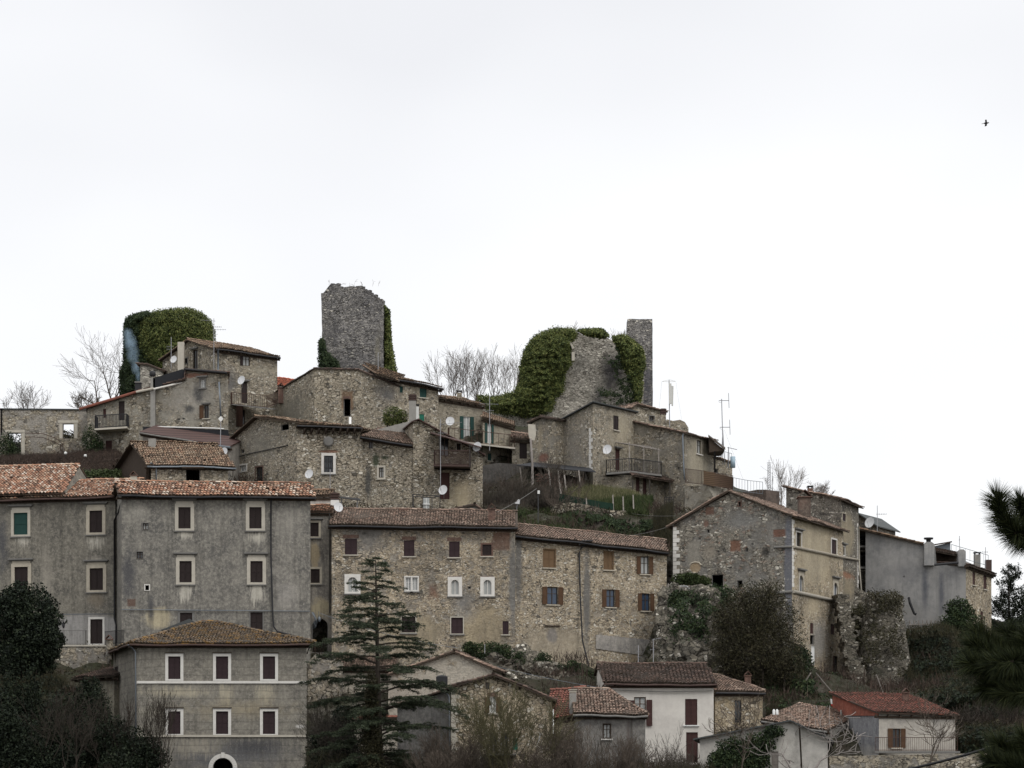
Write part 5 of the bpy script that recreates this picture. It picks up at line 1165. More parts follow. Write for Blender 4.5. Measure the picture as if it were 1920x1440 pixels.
for x in (1451, 1457): mb.lathe(W(x, 1340, 194), [(.10, 0), (.10, .3), (.03, .4)], 8)
mb.build('vent_pipe', M['whitep'], root)
H = House('ivy_gable_house', 'white gable house with a grey sheet roof and its left half under ivy', 'house', GA)
b = H.block((1312, 185), (1552, 184), D=9, base=1500, mode='P', prof=[(1312, 1386), (1482, 1352), (1552, 1385)], wall=plasterm('gable_render', (.50, .48, .44), (.58, .55, .5), (.36, .34, .31), streak=.15, speck=.03, mottle=.5), roof='t_slate', over=.45, oside=.45, ridge=False)
H.win(b.f['front'], 1453, 1432, 13, 46, mat='greywood', leaf=1, sill=False); H.done()
part_tube(H.root, 'rain_pipe', [(1499, 1362, 183.9), (1503, 1440, 183.8)], .06, 'wood')
H = House('red_roofed_house', 'house with a long dull red roof, cream wall, grey side wall and open brown shutters', 'house', GA)
mCC = plasterm('red_house_cream', (.42, .39, .34), (.50, .47, .42), (.28, .26, .235), streak=.25, speck=.05, mottle=.5)
b = H.block((1648, 189), (1791, 190), C=('L', 1563, 199), base=1500, top=(1338, 1340), rise=1.75, r=1, wall=mCC, roof='t_red', over=.35, oside=.25, walls=('front', 'right', 'back'))
f, fl = b.f['front'], b.f['left']; H.win(f, 1681, 1384, 15, 36, kind='open', mat='woodsh', panel=9, inner='woodsh', sillm='cream'); H.done(); root = H.root
mb = MB(); wall_mesh(mb, fl); mb.build('side_wall', plasterm('red_house_side', (.20, .20, .21), (.30, .30, .29), (.12, .12, .13), patches=[((.36, .34, .3), (1610, 1420, 50, 25, 194), (1, 1.6)), ((.34, .33, .31), (1650, 1390, 6, 60, 190), (1.5, 1.2))]), root)
mb = MB(); a0 = fl.P(0, Zp(1340, 189), .03); zz = [(0, Zp(1336, 189)), (fl.L, Zp(1345, 199) + .05), (fl.L, Zp(1305, 199) - .05)]
mb.prism([fl.P(0, Zp(1342, 189), .02), fl.P(fl.L, Zp(1342, 199), .02), fl.P(fl.L, fl.poly[2][1], .02), fl.P(0, fl.poly[-1][1], .02)], tuple(fl.P(0, 0, .08) - fl.P(0, 0, .02))); mb.build('brick_infill', M['redbrick'], root)
mb = MB(); mb.box(W(1640, 1412, 187.6), (160 * .0376, 0, 0), (0, 1.4, 0), (0, 0, .14)); bal = mb.build('balcony', M['greytrim'], root); railing(bal, [W(1641, 1408, 187.7), W(1795, 1408, 187.7)], .95, 'rustmetal', gap=.13)
chimney(root, 1698, 1300, 1315, 11, 196, 'brick', 'tile'); part_tube(root, 'vent_pipe', [(1577, 1340, 196.5), (1577, 1331, 196.5)], .06, 'concrete')
H = House('garden_wall', 'long low rough wall with a tiled coping below the red roofed house balcony', 'wall')
H.block((1555, 184), (1850, 184), D=.6, base=1520, top=(1418, 1412), mode='F', wall=mT, roof=None); H.done()
# ================================================================ TERRAIN
CP = []
def T(px, py, Y): CP.append(tuple(W(px, py, Y)))
for px in range(-250, 2300, 110): T(px, 1480, 176); T(px, 1500, 168); T(px, 1560, 158)
for px in (-250, -100, 0, 130, 200): T(px, 1465, 190); T(px, 1380, 200); T(px, 1300, 207)
for px in (0, 110, 220): T(px, 1262, 210); T(px, 1225, 216)
for px in (300, 420, 560): T(px, 1490, 194); T(px, 1330, 207); T(px, 1220, 213)
for px in (620, 700, 800): T(px, 1420, 196); T(px, 1300, 206); T(px, 1250, 211)
for px in (900, 1000, 1080): T(px, 1440, 186); T(px, 1300, 201); T(px, 1265, 207); T(px, 1238, 211.3)
T(1130, 1275, 212); T(1180, 1262, 214.5); T(1250, 1262, 216)
for px in (1130, 1200, 1300): T(px, 1440, 196); T(px, 1290, 206)
for px in (1400, 1450, 1500, 1550): T(px, 1460, 184); T(px, 1370, 198); T(px, 1310, 206)
T(1280, 1270, 210); T(1340, 1290, 208); T(1420, 1280, 209); T(1490, 1275, 211)
T(1262, 1112, 217.3); T(1300, 1118, 215.7); T(1345, 1122, 215.2); T(1400, 1140, 214.5); T(1450, 1160, 213.5); T(1480, 1200, 213)
T(1270, 1190, 213.5); T(1330, 1200, 212.5); T(1400, 1210, 212)
T(1540, 1275, 214); T(1600, 1295, 216); T(1660, 1295, 216); T(1600, 1290, 224); T(1660, 1290, 222); T(1610, 1282, 228); T(1700, 1235, 226); T(1700, 1300, 207); T(1790, 1290, 208)
for px in (1640, 1750): T(px, 1462, 187); T(px, 1380, 199)
for px in (1700, 1760): T(px, 1190, 229); T(px, 1172, 233)
for px in (1850, 1950, 2100): T(px, 1455, 185); T(px, 1360, 198); T(px, 1270, 212); T(px, 1210, 226); T(px, 1215, 240); T(px, 1230, 262)
for px in (250, 400, 560): T(px, 950, 225); T(px, 928, 229); T(px, 905, 238); T(px, 860, 246)
for px in (-150, 0, 100, 200): T(px, 915, 232); T(px, 893, 236.5); T(px, 868, 243); T(px, 852, 248); T(px, 850, 256); T(px, 830, 268)
for px in (0, 200, 400, 600, 800): T(px, 1000, 219)
for px in (650, 780, 870): T(px, 965, 230); T(px, 920, 240); T(px, 880, 247)
T(930, 1015, 222); T(1010, 1020, 222); T(1100, 1028, 224); T(1180, 1030, 226); T(1240, 1035, 228)
T(915, 980, 226); T(960, 985, 226); T(1040, 985, 229); T(1120, 1003, 229); T(1190, 1008, 231); T(1250, 1005, 232)
T(920, 955, 231); T(1000, 960, 232); T(1100, 960, 236); T(1190, 962, 238); T(1250, 962, 240)
T(920, 920, 238); T(1000, 912, 241); T(1060, 912, 243); T(1120, 925, 243); T(1180, 940, 243)
T(920, 892, 248); T(870, 925, 244); T(850, 910, 250); T(890, 905, 247); T(1000, 880, 247); T(1070, 890, 247); T(1020, 860, 255); T(1120, 870, 255)
T(1320, 970, 243); T(1400, 975, 246); T(1450, 990, 244); T(1350, 1000, 232); T(1450, 1000, 238); T(1550, 1040, 240)
for px in (300, 500, 700, 900): T(px, 815, 258); T(px, 812, 270)
for px in (330, 480, 650, 800, 950, 1100, 1200): T(px, 810, 285)
T(250, 775, 284); T(120, 840, 282); T(0, 880, 285); T(1260, 870, 285); T(1320, 990, 280); T(1400, 1060, 275); T(1400, 1010, 258); T(1450, 1050, 260); T(1500, 1090, 270); T(1600, 1140, 262); T(1700, 1170, 256)
for px in (0, 400, 800, 1200): T(px, 900, 320); T(px, 1150, 380)
for px in (1600, 1900): T(px, 1250, 320)
for X in (-700, -300, -120, 120, 300, 700):
    for Y in (178, 260, 340): CP.append((X, Y, -4.0 if abs(X) > 200 else 4.0))
    CP.append((X, 480, -14.0)); CP.append((X, 110, -9.0)); CP.append((X, 900, -22.0)); CP.append((X, 1500, -24.0))
for X in (-60, -25, 0, 25, 60):
    for Y, z in ((150, -2.5), (110, -8), (60, -9), (480, -14), (900, -22), (1500, -24)): CP.append((X, Y, z))
for X in (-30, 0, 4, 30): CP.append((X, 16, -2.6)); CP.append((X, 0, -1.7)); CP.append((X, -60, -1.7))
CPa = np.array(CP)
def ground_z(x, y):
    x = np.atleast_1d(np.asarray(x, float)); y = np.atleast_1d(np.asarray(y, float)); out = np.empty(x.shape)
    for i in range(0, len(x), 4000):
        d2 = (x[i:i + 4000, None] - CPa[None, :, 0]) ** 2 + (y[i:i + 4000, None] - CPa[None, :, 1]) ** 2 + .3
        w = d2 ** -2.6; out[i:i + 4000] = (w * CPa[None, :, 2]).sum(1) / w.sum(1)
    return out
def gz(x, y): return float(ground_z([x], [y])[0])
def axis(*segs):
    a = []
    for lo, hi, st in segs: a.extend(np.arange(lo, hi, st))
    a.append(segs[-1][1]); return np.array(a)
gx = axis((-2500, -500, 250), (-500, -80, 30), (-80, -50, 3), (-50, 52, .6), (52, 90, 3), (90, 500, 30), (500, 2500, 250)); gy = axis((-80, 140, 8), (140, 176, 2), (176, 262, .6), (262, 300, 1.2), (300, 420, 10), (420, 6000, 310))
GX, GY = np.meshgrid(gx, gy); gzv = ground_z(GX.ravel(), GY.ravel())
nzv = np.array([noise.noise(Vector((x * .22, y * .22, 0))) * .55 + noise.noise(Vector((x * .7, y * .7, 5))) * .35 if abs(x) < 60 and 150 < y < 300 else 0. for x, y in zip(GX.ravel(), GY.ravel())])
V = np.stack([GX.ravel(), GY.ravel(), gzv + nzv - .25], 1); nx, ny = len(gx), len(gy)
idx = np.arange(nx * ny).reshape(ny, nx); Q = np.stack([idx[:-1, :-1], idx[:-1, 1:], idx[1:, 1:], idx[1:, :-1]], -1).reshape(-1, 4)
me = bpy.data.meshes.new('terrain'); me.from_pydata(V.tolist(), [], Q.tolist()); me.polygons.foreach_set('use_smooth', np.ones(len(Q), bool))
g = G('hillside')
n1 = g.noise(g.pos, .35, 6, .7); n2 = g.noise(g.pos, 2.2, 6, .75)
c = g.ramp(n1, [(.30, (.045, .034, .024)), (.44, (.06, .048, .033)), (.52, (.045, .045, .024)), (.60, (.036, .044, .02)), (.72, (.075, .062, .042))])
c = g.mix(g.math('MULTIPLY', n2, .9), c, (.018, .016, .011))
geo = g.n('ShaderNodeNewGeometry'); sx = g.n('ShaderNodeSeparateXYZ'); g.put(sx.inputs[0], geo.outputs['Normal'])
v1 = g.vor(g.map(g.pos, (1, 1, 1.4)), 1.7); steep = g.ramp(sx.outputs[2], [(.55, 1.), (.78, 0.)])
rock = g.mix(g.noise(g.pos, 3, 5, .7), (.07, .064, .055), (.27, .25, .21))
c = g.mix(g.math('MULTIPLY', g.math('MULTIPLY', steep, g.ramp(g.noise(g.pos, .8, 4, .7), [(.44, 0.), (.56, 1.)])), .9), c, rock); g.color(c)
g.bump(g.math('ADD', n2, v1.outputs['Distance']), 1.0, .25)
tag(link_mesh('terrain', me, g.m), kind='structure')

# ================================================================ FOLIAGE HELPERS
M['ivy'] = leafm('ivy_leaves', [(.016, .024, .009), (.044, .060, .018), (.090, .112, .032), (.165, .18, .055), (.14, .12, .05)], clump=.5, cs=.8)
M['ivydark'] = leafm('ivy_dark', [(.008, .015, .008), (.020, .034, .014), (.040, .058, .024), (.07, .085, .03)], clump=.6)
M['evergreen'] = leafm('evergreen_leaves', [(.004, .007, .004), (.009, .014, .008), (.017, .025, .012), (.034, .042, .02)], clump=.6)
M['cedar'] = leafm('cedar_needles', [(.013, .019, .012), (.028, .039, .022), (.048, .062, .034), (.08, .09, .05)], clump=.35)
M['olive'] = leafm('olive_brush', [(.014, .013, .008), (.030, .028, .015), (.046, .042, .020), (.065, .055, .028)], clump=.6)
M['brush'] = leafm('brown_brush', [(.018, .013, .010), (.040, .028, .022), (.065, .045, .034), (.09, .06, .045)], clump=.6)
M['grass'] = leafm('grass_blades', [(.016, .024, .009), (.034, .050, .016), (.055, .072, .026), (.10, .10, .048)], clump=.6, cs=.6)
M['drygrass'] = leafm('dry_flower_grass', [(.04, .05, .02), (.10, .105, .045), (.17, .16, .085), (.28, .26, .16)], clump=.4)
M['needle'] = leafm('pine_needles', [(.005, .008, .003), (.013, .020, .006), (.028, .036, .011), (.05, .056, .018)], clump=.2, cs=4)
M['rock'] = rubble('rock_face', [(.045, .042, .036), (.15, .138, .112), (.09, .083, .07), (.22, .20, .165)], (.06, .055, .045), s=2.0, zs=1.5, stain=.5, plaster=((.05, .055, .03), .38, .7), bump=1.0)

def leaves(name, C, size, mat, parent=None, up=.3, aspect=.6, r=None, outw=None):
    """one diamond leaf per point of C (N, 3)"""
    N = len(C); C = np.asarray(C, float)
    d = rng.normal(size=(N, 3)); d[:, 2] += up
    if outw is not None: d += outw
    d /= np.linalg.norm(d, axis=1)[:, None] + 1e-9
    t = rng.normal(size=(N, 3)); t -= (t * d).sum(1)[:, None] * d; t /= np.linalg.norm(t, axis=1)[:, None] + 1e-9
    b = np.cross(d, t); s = (np.asarray(size) * rng.uniform(.6, 1.4, N))[:, None]
    V = np.stack([C - t * s * .5, C + b * s * .5 * aspect, C + t * s * .5, C - b * s * .5 * aspect], 1).reshape(-1, 3)
    return np_mesh(name, V, 4, rng.random(N) if r is None else r, M[mat] if isinstance(mat, str) else mat, parent)
def blades(name, C, D, w, mat, parent=None, r=None):
    """one thin triangle per point: C base, D (N,3) blade vector"""
    C = np.asarray(C, float); D = np.asarray(D, float); N = len(C); s = np.cross(D, rng.normal(size=(N, 3))); s /= np.linalg.norm(s, axis=1)[:, None] + 1e-9
    V = np.stack([C - s * w * .5, C + s * w * .5, C + D], 1).reshape(-1, 3)
    return np_mesh(name, V, 3, rng.random(N) if r is None else r, M[mat] if isinstance(mat, str) else mat, parent)
def ell_points(c, r, n, shell=.5, lump=.35):
    d = rng.normal(size=(n, 3)); d /= np.linalg.norm(d, axis=1)[:, None]
    rad = 1 - shell * rng.random(n) ** 1.6
    lm = np.array([noise.noise(Vector(tuple(x * 2.3 + np.array(c) * .37))) for x in d]); rad = rad * (1 + lm * lump)
    return np.array(c) + d * rad[:, None] * np.array(r)
def segs_mesh(name, segs, mat, parent=None, n=3):
    S = np.array([(*a, *b, ra, rb) for a, b, ra, rb in segs], float); N = len(S); a, b, ra, rb = S[:, :3], S[:, 3:6], S[:, 6], S[:, 7]
    d = b - a; d /= np.linalg.norm(d, axis=1)[:, None] + 1e-9
    ref = np.where(np.abs(d[:, 2:3]) < .9, np.array([[0, 0, 1.]]), np.array([[1., 0, 0]])); u = np.cross(d, ref); u /= np.linalg.norm(u, axis=1)[:, None] + 1e-9; v = np.cross(d, u)
    quads = []
    for k in range(n):
        t0, t1 = 2 * math.pi * k / n, 2 * math.pi * (k + 1) / n
        o0 = u * math.cos(t0) + v * math.sin(t0); o1 = u * math.cos(t1) + v * math.sin(t1)
        quads.append(np.stack([a + o0 * ra[:, None], a + o1 * ra[:, None], b + o1 * rb[:, None], b + o0 * rb[:, None]], 1))
    Vv = np.concatenate(quads, 0).reshape(-1, 3); return np_mesh(name, Vv, 4, rng.random(len(Vv) // 4), M[mat] if isinstance(mat, str) else mat, parent)
def grow(segs, p, d, L, r, lev, rnd, spread=.55, gnarl=.16, up=.12, kids=3, minr=.010):
    n = 4; cur = np.array(p, float); d = np.array(d, float); pts = [cur]
    for i in range(n):
        d = d + rnd.normal(0, gnarl, 3) + np.array([0, 0, up]); d /= np.linalg.norm(d); nx_ = cur + d * L / n
        r0 = max(minr, r * (1 - .55 * i / n)); r1 = max(minr, r * (1 - .55 * (i + 1) / n)); segs.append((tuple(cur), tuple(nx_), r0, r1)); cur = nx_; pts.append(cur)
        if lev > 0 and rnd.random() < .8:
            for k in range(1 if i < n - 1 else kids):
                e = d + rnd.normal(0, spread, 3); e[2] = abs(e[2]) * .7 + e[2] * .3; e /= np.linalg.norm(e)
                grow(segs, cur, e, L * rnd.uniform(.55, .82), max(minr, r1 * rnd.uniform(.5, .7)), lev - 1, rnd, spread, gnarl, up, kids, minr)
TG = {}
def bare_tree(px, pyb, pyt, Y, label, cat='tree', seed=1, lev=4, spread=.55, mat='bark', stems=1, group=None, minr=.018, name='bare_tree', r0=None, gnarl=.15, up=.12, kids=3, lean=0., base=None):
    c = W(px, pyb, Y); Hh = (pyb - pyt) * Y / F; rnd = np.random.default_rng(seed); segs = []
    o = thing(name, label, cat, c, group)
    for s_ in range(stems):
        d = np.array([lean + rnd.normal(0, .28 if stems > 1 else .05), rnd.normal(0, .2 if stems > 1 else .05), 1.]); d /= np.linalg.norm(d)
        grow(segs, (c.x + rnd.normal(0, .15) * (stems > 1), c.y, c.z - .5), d, Hh * .38, r0 or Hh * .022, lev, rnd, spread, gnarl, up, kids, minr)
    zs = max(s[1][2] for s in segs) - c.z; k = Hh / zs      # bring the top to the right height
    segs = [((c.x + (a[0] - c.x) * k, c.y + (a[1] - c.y) * k, c.z + (a[2] - c.z) * k), (c.x + (b[0] - c.x) * k, c.y + (b[1] - c.y) * k, c.z + (b[2] - c.z) * k), ra, rb) for a, b, ra, rb in segs]
    big = [s for s in segs if s[2] > minr * 2.2]; small = [s for s in segs if s[2] <= minr * 2.2]
    if big: segs_mesh('trunk', big, mat, o, 5)
    if small: segs_mesh('crown', small, mat, o, 3)
    return o

def pip(x, y, poly):
    c = np.zeros(len(x), bool); n = len(poly)
    for i in range(n):
        x1, y1 = poly[i]; x2, y2 = poly[(i + 1) % n]
        m = ((y1 > y) != (y2 > y)) & (x < (x2 - x1) * (y - y1) / ((y2 - y1) or 1e-9) + x1); c ^= m
    return c
def edge_dist(x, y, poly):
    dm = np.full(len(x), 1e9); n = len(poly)
    for i in range(n):
        a = np.array(poly[i], float); b = np.array(poly[(i + 1) % n], float); ab = b - a
        t = np.clip(((x - a[0]) * ab[0] + (y - a[1]) * ab[1]) / (ab @ ab + 1e-9), 0, 1); dm = np.minimum(dm, np.hypot(x - a[0] - t * ab[0], y - a[1] - t * ab[1]))
    return dm
def mass(name, poly, Yf, n, size, mat, thick=1.2, parent=None, edge=18, jit=.35, up=.4, gap=.0, fuzz=3, aspect=.65, lumps=1.0):
    """leaves of a clinging mass of foliage: poly in photo pixels, Yf(px, py) the distance of the surface it clings to"""
    xs = [p[0] for p in poly]; ys = [p[1] for p in poly]; x = rng.uniform(min(xs), max(xs), n * 3); y = rng.uniform(min(ys), max(ys), n * 3)
    m = pip(x, y, poly); x, y = x[m][:n], y[m][:n]
    d = edge_dist(x, y, poly); pil = np.sqrt(np.clip(d / edge, 0, 1))
    x += rng.normal(0, fuzz, len(x)); y += rng.normal(0, fuzz, len(y))
    Y = np.array([Yf(a, b) for a, b in zip(x, y)]) if callable(Yf) else np.full(len(x), float(Yf))
    l1 = np.array([noise.noise(Vector((a * .045, b * .055, 1.7))) for a, b in zip(x, y)]); l2 = np.array([noise.noise(Vector((a * .13, b * .15, 4.1))) for a, b in zip(x, y)])
    keep = (l1 + l2 * .6) > (-2 if gap <= 0 else gap - .75); x, y, Y, pil, l1, l2 = x[keep], y[keep], Y[keep], pil[keep], l1[keep], l2[keep]
    Y = Y - thick * pil * (1 + lumps * (.6 * l1 + .55 * l2)) - np.abs(rng.normal(0, jit, len(x)))
    C = np.stack([(x - CX) * Y / F, Y, (HZ - y) * Y / F], 1); ow = np.zeros((len(x), 3)); ow[:, 1] = -.9
    return leaves(name, C, size, mat, parent, up, aspect, outw=ow)

# ================================================================ CASTLE
def stone_tower(name, label, outline, Y0, Y1, mat, cat='tower', tops=None, taper=0.0, seed=3):
    """ruin with an uneven top: outline = [(px, py)] of the top edge from left to right, foot at py_base"""
def ruin_block(name, label, pxl, pxr, pyb, toppts, Yf, D, mat, cat='tower', skew=0.0, taper=0.0, step=.35, group=None, rough=1.0):
    A, B = P2(pxl, Yf), P2(pxr, Yf + skew); zb = Zp(pyb, Yf); o = thing(name, label, cat, (A.x, A.y, zb), group)
    U = (B - A); L = U.length; U /= L; N = Vector((-U.y, U.x)); N = N if N.y > 0 else -N
    tx = np.array([P2(p[0], Yf).x for p in toppts]); tz = np.array([Zp(p[1], Yf) for p in toppts])
    nu = int(L / step); nd = max(3, int(D / step)); ring = []
    for i in range(nu): ring.append((i / nu * L, 0))
    for i in range(nd): ring.append((L, i / nd * D))
    for i in range(nu): ring.append((L - i / nu * L, D))
    for i in range(nd): ring.append((0, D - i / nd * D))
    H0 = max(tz) - zb; nh = int(H0 / step); n = len(ring); vs = []; fs = []
    for k in range(nh + 1):
        for (u, w) in ring:
            p = A + U * u + N * w; zt = float(np.interp(p.x if w < D * .5 else p.x + .0, tx, tz)) + noise.noise(Vector((u * 1.1, w * 1.1, 3))) * .35 * rough
            z = zb + (zt - zb) * k / nh; t = taper * (z - zb) / H0; c = A + U * L / 2 + N * D / 2; q_ = c + (p - c) * (1 - t)
            dn = noise.noise(Vector((q_.x * 1.3, q_.y * 1.3, z * 1.3))) * .16 + noise.noise(Vector((q_.x * .4, q_.y * .4, z * .4))) * .2
            dn *= rough
            dd = (q_ - c); dd = dd / (dd.length + 1e-6); vs.append((q_.x + dd.x * dn, q_.y + dd.y * dn, z))
    for k in range(nh):
        for i in range(n): j = (i + 1) % n; fs.append((k * n + i, k * n + j, (k + 1) * n + j, (k + 1) * n + i))
    # inner side of the shell: thick walls, open top
    top = [vs[nh * n + i] for i in range(n)]; c = A + U * L / 2 + N * D / 2; b0 = len(vs)
    for (x, y, z) in top: vs.append((c.x + (x - c.x) * .72, c.y + (y - c.y) * .72, z - .1 + noise.noise(Vector((x, y, 9))) * .3))
    for (x, y, z) in top: vs.append((c.x + (x - c.x) * .70, c.y + (y - c.y) * .70, z - 3))
    for i in range(n): j = (i + 1) % n; fs.append((nh * n + i, nh * n + j, b0 + j, b0 + i)); fs.append((b0 + i, b0 + j, b0 + n + j, b0 + n + i))
    fs.append(tuple(range(b0 + n, b0 + 2 * n)))
    # loose stones along the broken top
    mb = MB(); rr = random.Random(4)
    for i in range(0, n):
        if rr.random() < (.75 if rough > .4 else .0):
            x, y, z = top[i]; s = rr.uniform(.2, .42); x = c.x + (x - c.x) * .93; y = c.y + (y - c.y) * .93; mb.cbox((x, y, z + s * .15), s * 1.3, s, s * .7, .5, rr.random() * 3)
    b0 = len(vs); vs += mb.v; fs += [tuple(b0 + q for q in f_) for f_ in mb.f]
    me = bpy.data.meshes.new('masonry'); me.from_pydata(vs, [], fs); me.update(); link_mesh('masonry', me, mat, o); return o
mKT = rubble('keep_stone', ST_G, (.15, .145, .14), s=2.5, zs=2.4, stain=.5, staincol=(.06, .06, .066), mw=.09, white=.05, bump=1.0, patches=[((.24, .22, .17), (708, 660, 7, 50, 289), (1.2, 1.8)), ((.05, .07, .035), (625, 685, 16, 16, 289), (1.2, 1.8))])
kt = ruin_block('castle_tower', 'tall broken grey stone castle tower with an uneven crumbling top', 603, 719, 770, [(600, 556), (612, 545), (620, 531), (630, 531), (640, 539), (660, 537), (680, 538), (688, 545), (700, 550), (712, 560), (722, 563)], 289, 5.5, mKT, taper=.0, rough=.5)
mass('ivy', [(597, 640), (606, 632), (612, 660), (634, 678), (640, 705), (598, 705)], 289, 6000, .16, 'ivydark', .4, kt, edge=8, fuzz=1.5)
mass('ivy', [(721, 572), (731, 582), (734, 640), (741, 680), (745, 706), (720, 706)], 291, 8000, .16, 'ivy', 1.0, kt, edge=5, fuzz=1.0)
fm_ = MB(); fm_.prism([W(721, 575, 291.5), W(730, 590, 291.5), W(733, 640, 291.5), W(743, 740, 291.5), W(719, 740, 291.5)], (0, 3, 0)); fm_.build('buttress', mKT, kt)
sg = []; rnd = np.random.default_rng(5)
for i in range(9):
    x = rnd.choice([614, 618, 622, 640, 660, 680, 703]) + rnd.normal(0, 4); p = W(x, 537 if x > 630 else 534, 290)
    grow(sg, p, (rnd.normal(-.3 if x < 630 else 0, .5), 0, 1), rnd.uniform(.2, .6), .008, 1, rnd, .4, .2, .0, 2, .010)
segs_mesh('dry_stems', sg, 'bark', kt)
mSL = rubble('slab_stone', ST_G, (.17, .165, .16), s=2.7, zs=2.4, stain=.3, staincol=(.07, .07, .075), mw=.09, patches=[((.09, .09, .11), (1212, 720, 20, 60, 294), (.9, 1.6))])
ruin_block('slab_tower', 'slim square topped grey stone tower standing right of the ivy clad ruin', 1176, 1224, 800, [(1170, 598), (1200, 598), (1230, 598)], 294, 3.2, mSL, taper=.03, rough=.3)
mRU = rubble('ruin_stone', [(.18, .17, .15), (.36, .345, .31), (.27, .255, .23), (.46, .44, .40), (.22, .21, .19)], (.33, .305, .265), s=2.6, zs=2.5, stain=.06, mw=.09, bump=1.0,
    patches=[((.075, .07, .075), (1150, 690, 26, 55, 284), (1.3, 1.6)), ((.09, .085, .09), (1125, 740, 18, 30, 284), (1, 1.8))])
ru = ruin_block('ruined_keep', 'massive curved castle ruin of pale stone half covered in thick green ivy', 972, 1206, 880, [(965, 740), (975, 690), (985, 655), (1010, 630), (1040, 618), (1080, 618), (1105, 628), (1130, 625), (1160, 632), (1185, 640), (1202, 665), (1210, 700)], 284, 7, mRU, cat='castle ruin', skew=3)
mass('ivy', [(975, 690), (985, 655), (1003, 630), (1040, 615), (1078, 618), (1082, 630), (1072, 640), (1068, 655), (1072, 680), (1058, 700), (1055, 735), (1040, 745), (1035, 770), (1000, 780), (950, 778), (915, 770), (900, 752), (895, 742), (930, 745), (965, 735), (976, 715)], 284, 75000, .15, 'ivy', 1.9, ru, edge=26, fuzz=2.4, jit=.18, lumps=.6)
mass('ivy', [(1082, 620), (1100, 617), (1130, 617), (1142, 630), (1125, 634), (1100, 628)], 284, 6000, .17, 'ivy', .8, ru, edge=6, fuzz=1.5)
mass('ivy', [(1148, 632), (1170, 628), (1190, 640), (1205, 655), (1210, 685), (1204, 700), (1203, 740), (1198, 765), (1185, 768), (1190, 740), (1175, 700), (1165, 680), (1160, 655)], 285, 24000, .17, 'ivy', 1.3, ru, edge=12, fuzz=1.8)
mass('ivy', [(1128, 660), (1160, 640), (1195, 700), (1195, 760), (1130, 755), (1120, 730), (1150, 735), (1170, 745), (1150, 690)], 284.5, 4500, .2, 'ivydark', .4, ru, edge=10, fuzz=3, gap=.55)
mb = MB(); 
for i in range(7):
    t0, t1 = math.pi * .12 + i * .22, math.pi * .12 + (i + .9) * .22
    for_ = [(1060 + 14 * math.cos(t) * k_, 662 - 20 * math.sin(t) * k_) for k_, t in ((1, t0), (1.28, t0), (1.28, t1), (1, t1))]
    mb.prism([W(x, y, 282.9) for x, y in for_], (0, 1.2, 0))
mb.box(W(1072, 676, 282.9), (.32, 0, 0), (0, 1.2, 0), (0, 0, .9)); mb.build('window_arch', M['cream'], ru)
mb = MB(); mb.prism([W(895, 800, 286), W(905, 765, 286), (W(960, 760, 286)), W(975, 780, 286), W(990, 850, 286), W(895, 850, 286)], (0, 4, 0)); mb.build('low_wall', mRU, ru)
# left ivy tower
iv = thing('ivy_tower', 'round topped castle tower wrapped entirely in dark and bright green ivy', 'tower', W(315, 770, 287))
mb = MB(); mb.lathe(W(316, 800, 290), [(4.6, 0), (4.55, 9), (4.4, 11.4), (3.2, 11.9), (.01, 12)], 20); mb.build('masonry', mRU, iv)
def cyl(cx, rr, Yc): return lambda x, y: Yc - math.sqrt(max(.3, rr * rr - ((x - cx) * Yc / F) ** 2))
mass('ivy', [(262, 596), (290, 584), (320, 580), (355, 578), (380, 588), (395, 603), (402, 625), (400, 690), (330, 700), (290, 690), (262, 660), (254, 625)], cyl(316, 4.9, 290), 62000, .15, 'ivy', 1.0, iv, edge=14, fuzz=2.2, lumps=.6)
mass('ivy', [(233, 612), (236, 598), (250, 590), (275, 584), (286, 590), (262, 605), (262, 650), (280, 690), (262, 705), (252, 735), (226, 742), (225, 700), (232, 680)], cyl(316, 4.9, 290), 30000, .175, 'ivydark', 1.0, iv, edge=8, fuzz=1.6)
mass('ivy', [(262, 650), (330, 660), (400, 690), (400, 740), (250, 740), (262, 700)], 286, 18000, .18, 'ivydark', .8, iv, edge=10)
H = House('stump_wall', 'low ruined stone wall and hut roof at the foot of the ivy tower', 'ruin')
H.block((263, 262), (306, 262), D=3, base=860, mode='P', prof=[(263, 683), (276, 684), (306, 696)], wall=mRU, roof='t_dark', over=.2); H.done()

# smoke drifting from the low chimney
g = G('smoke'); g.t.nodes.remove(g.b); pv = g.n('ShaderNodeVolumePrincipled'); pv.inputs['Color'].default_value = (.55, .74, .92, 1)
nn = g.ramp(g.noise(g.map(g.pos, (1.4, 1.4, .7)), 1.0, 4, .6), [(.36, .1), (.62, 1.)]); sm_ = None
for p_ in ((259, 706, 5, 16, 270), (254, 686, 9, 18, 270), (249, 664, 13, 20, 270), (244, 642, 14, 18, 270), (240, 626, 11, 12, 270)):
    k_ = patch_mask(g, p_, 1.0, .5); sm_ = k_ if sm_ is None else g.math('MAXIMUM', sm_, k_)
g.put(pv.inputs['Density'], g.math('MULTIPLY', g.math('MULTIPLY', nn, sm_), .36))
g.t.links.new(pv.outputs[0], g.t.nodes['Material Output'].inputs['Volume'])
mb = MB(); P_ = [(259, 722, .5), (257, 700, .9), (252, 680, 1.1), (248, 660, 1.3), (244, 640, 1.3), (240, 622, 1.1), (237, 610, .6)]
mb.tube([W(x, y, 270) for x, y, _ in P_], [r_ for _, _, r_ in P_], 12); o = mb.build('smoke', g.m); tag(o, 'thin blue smoke drifting up in front of the ivy tower', 'smoke')
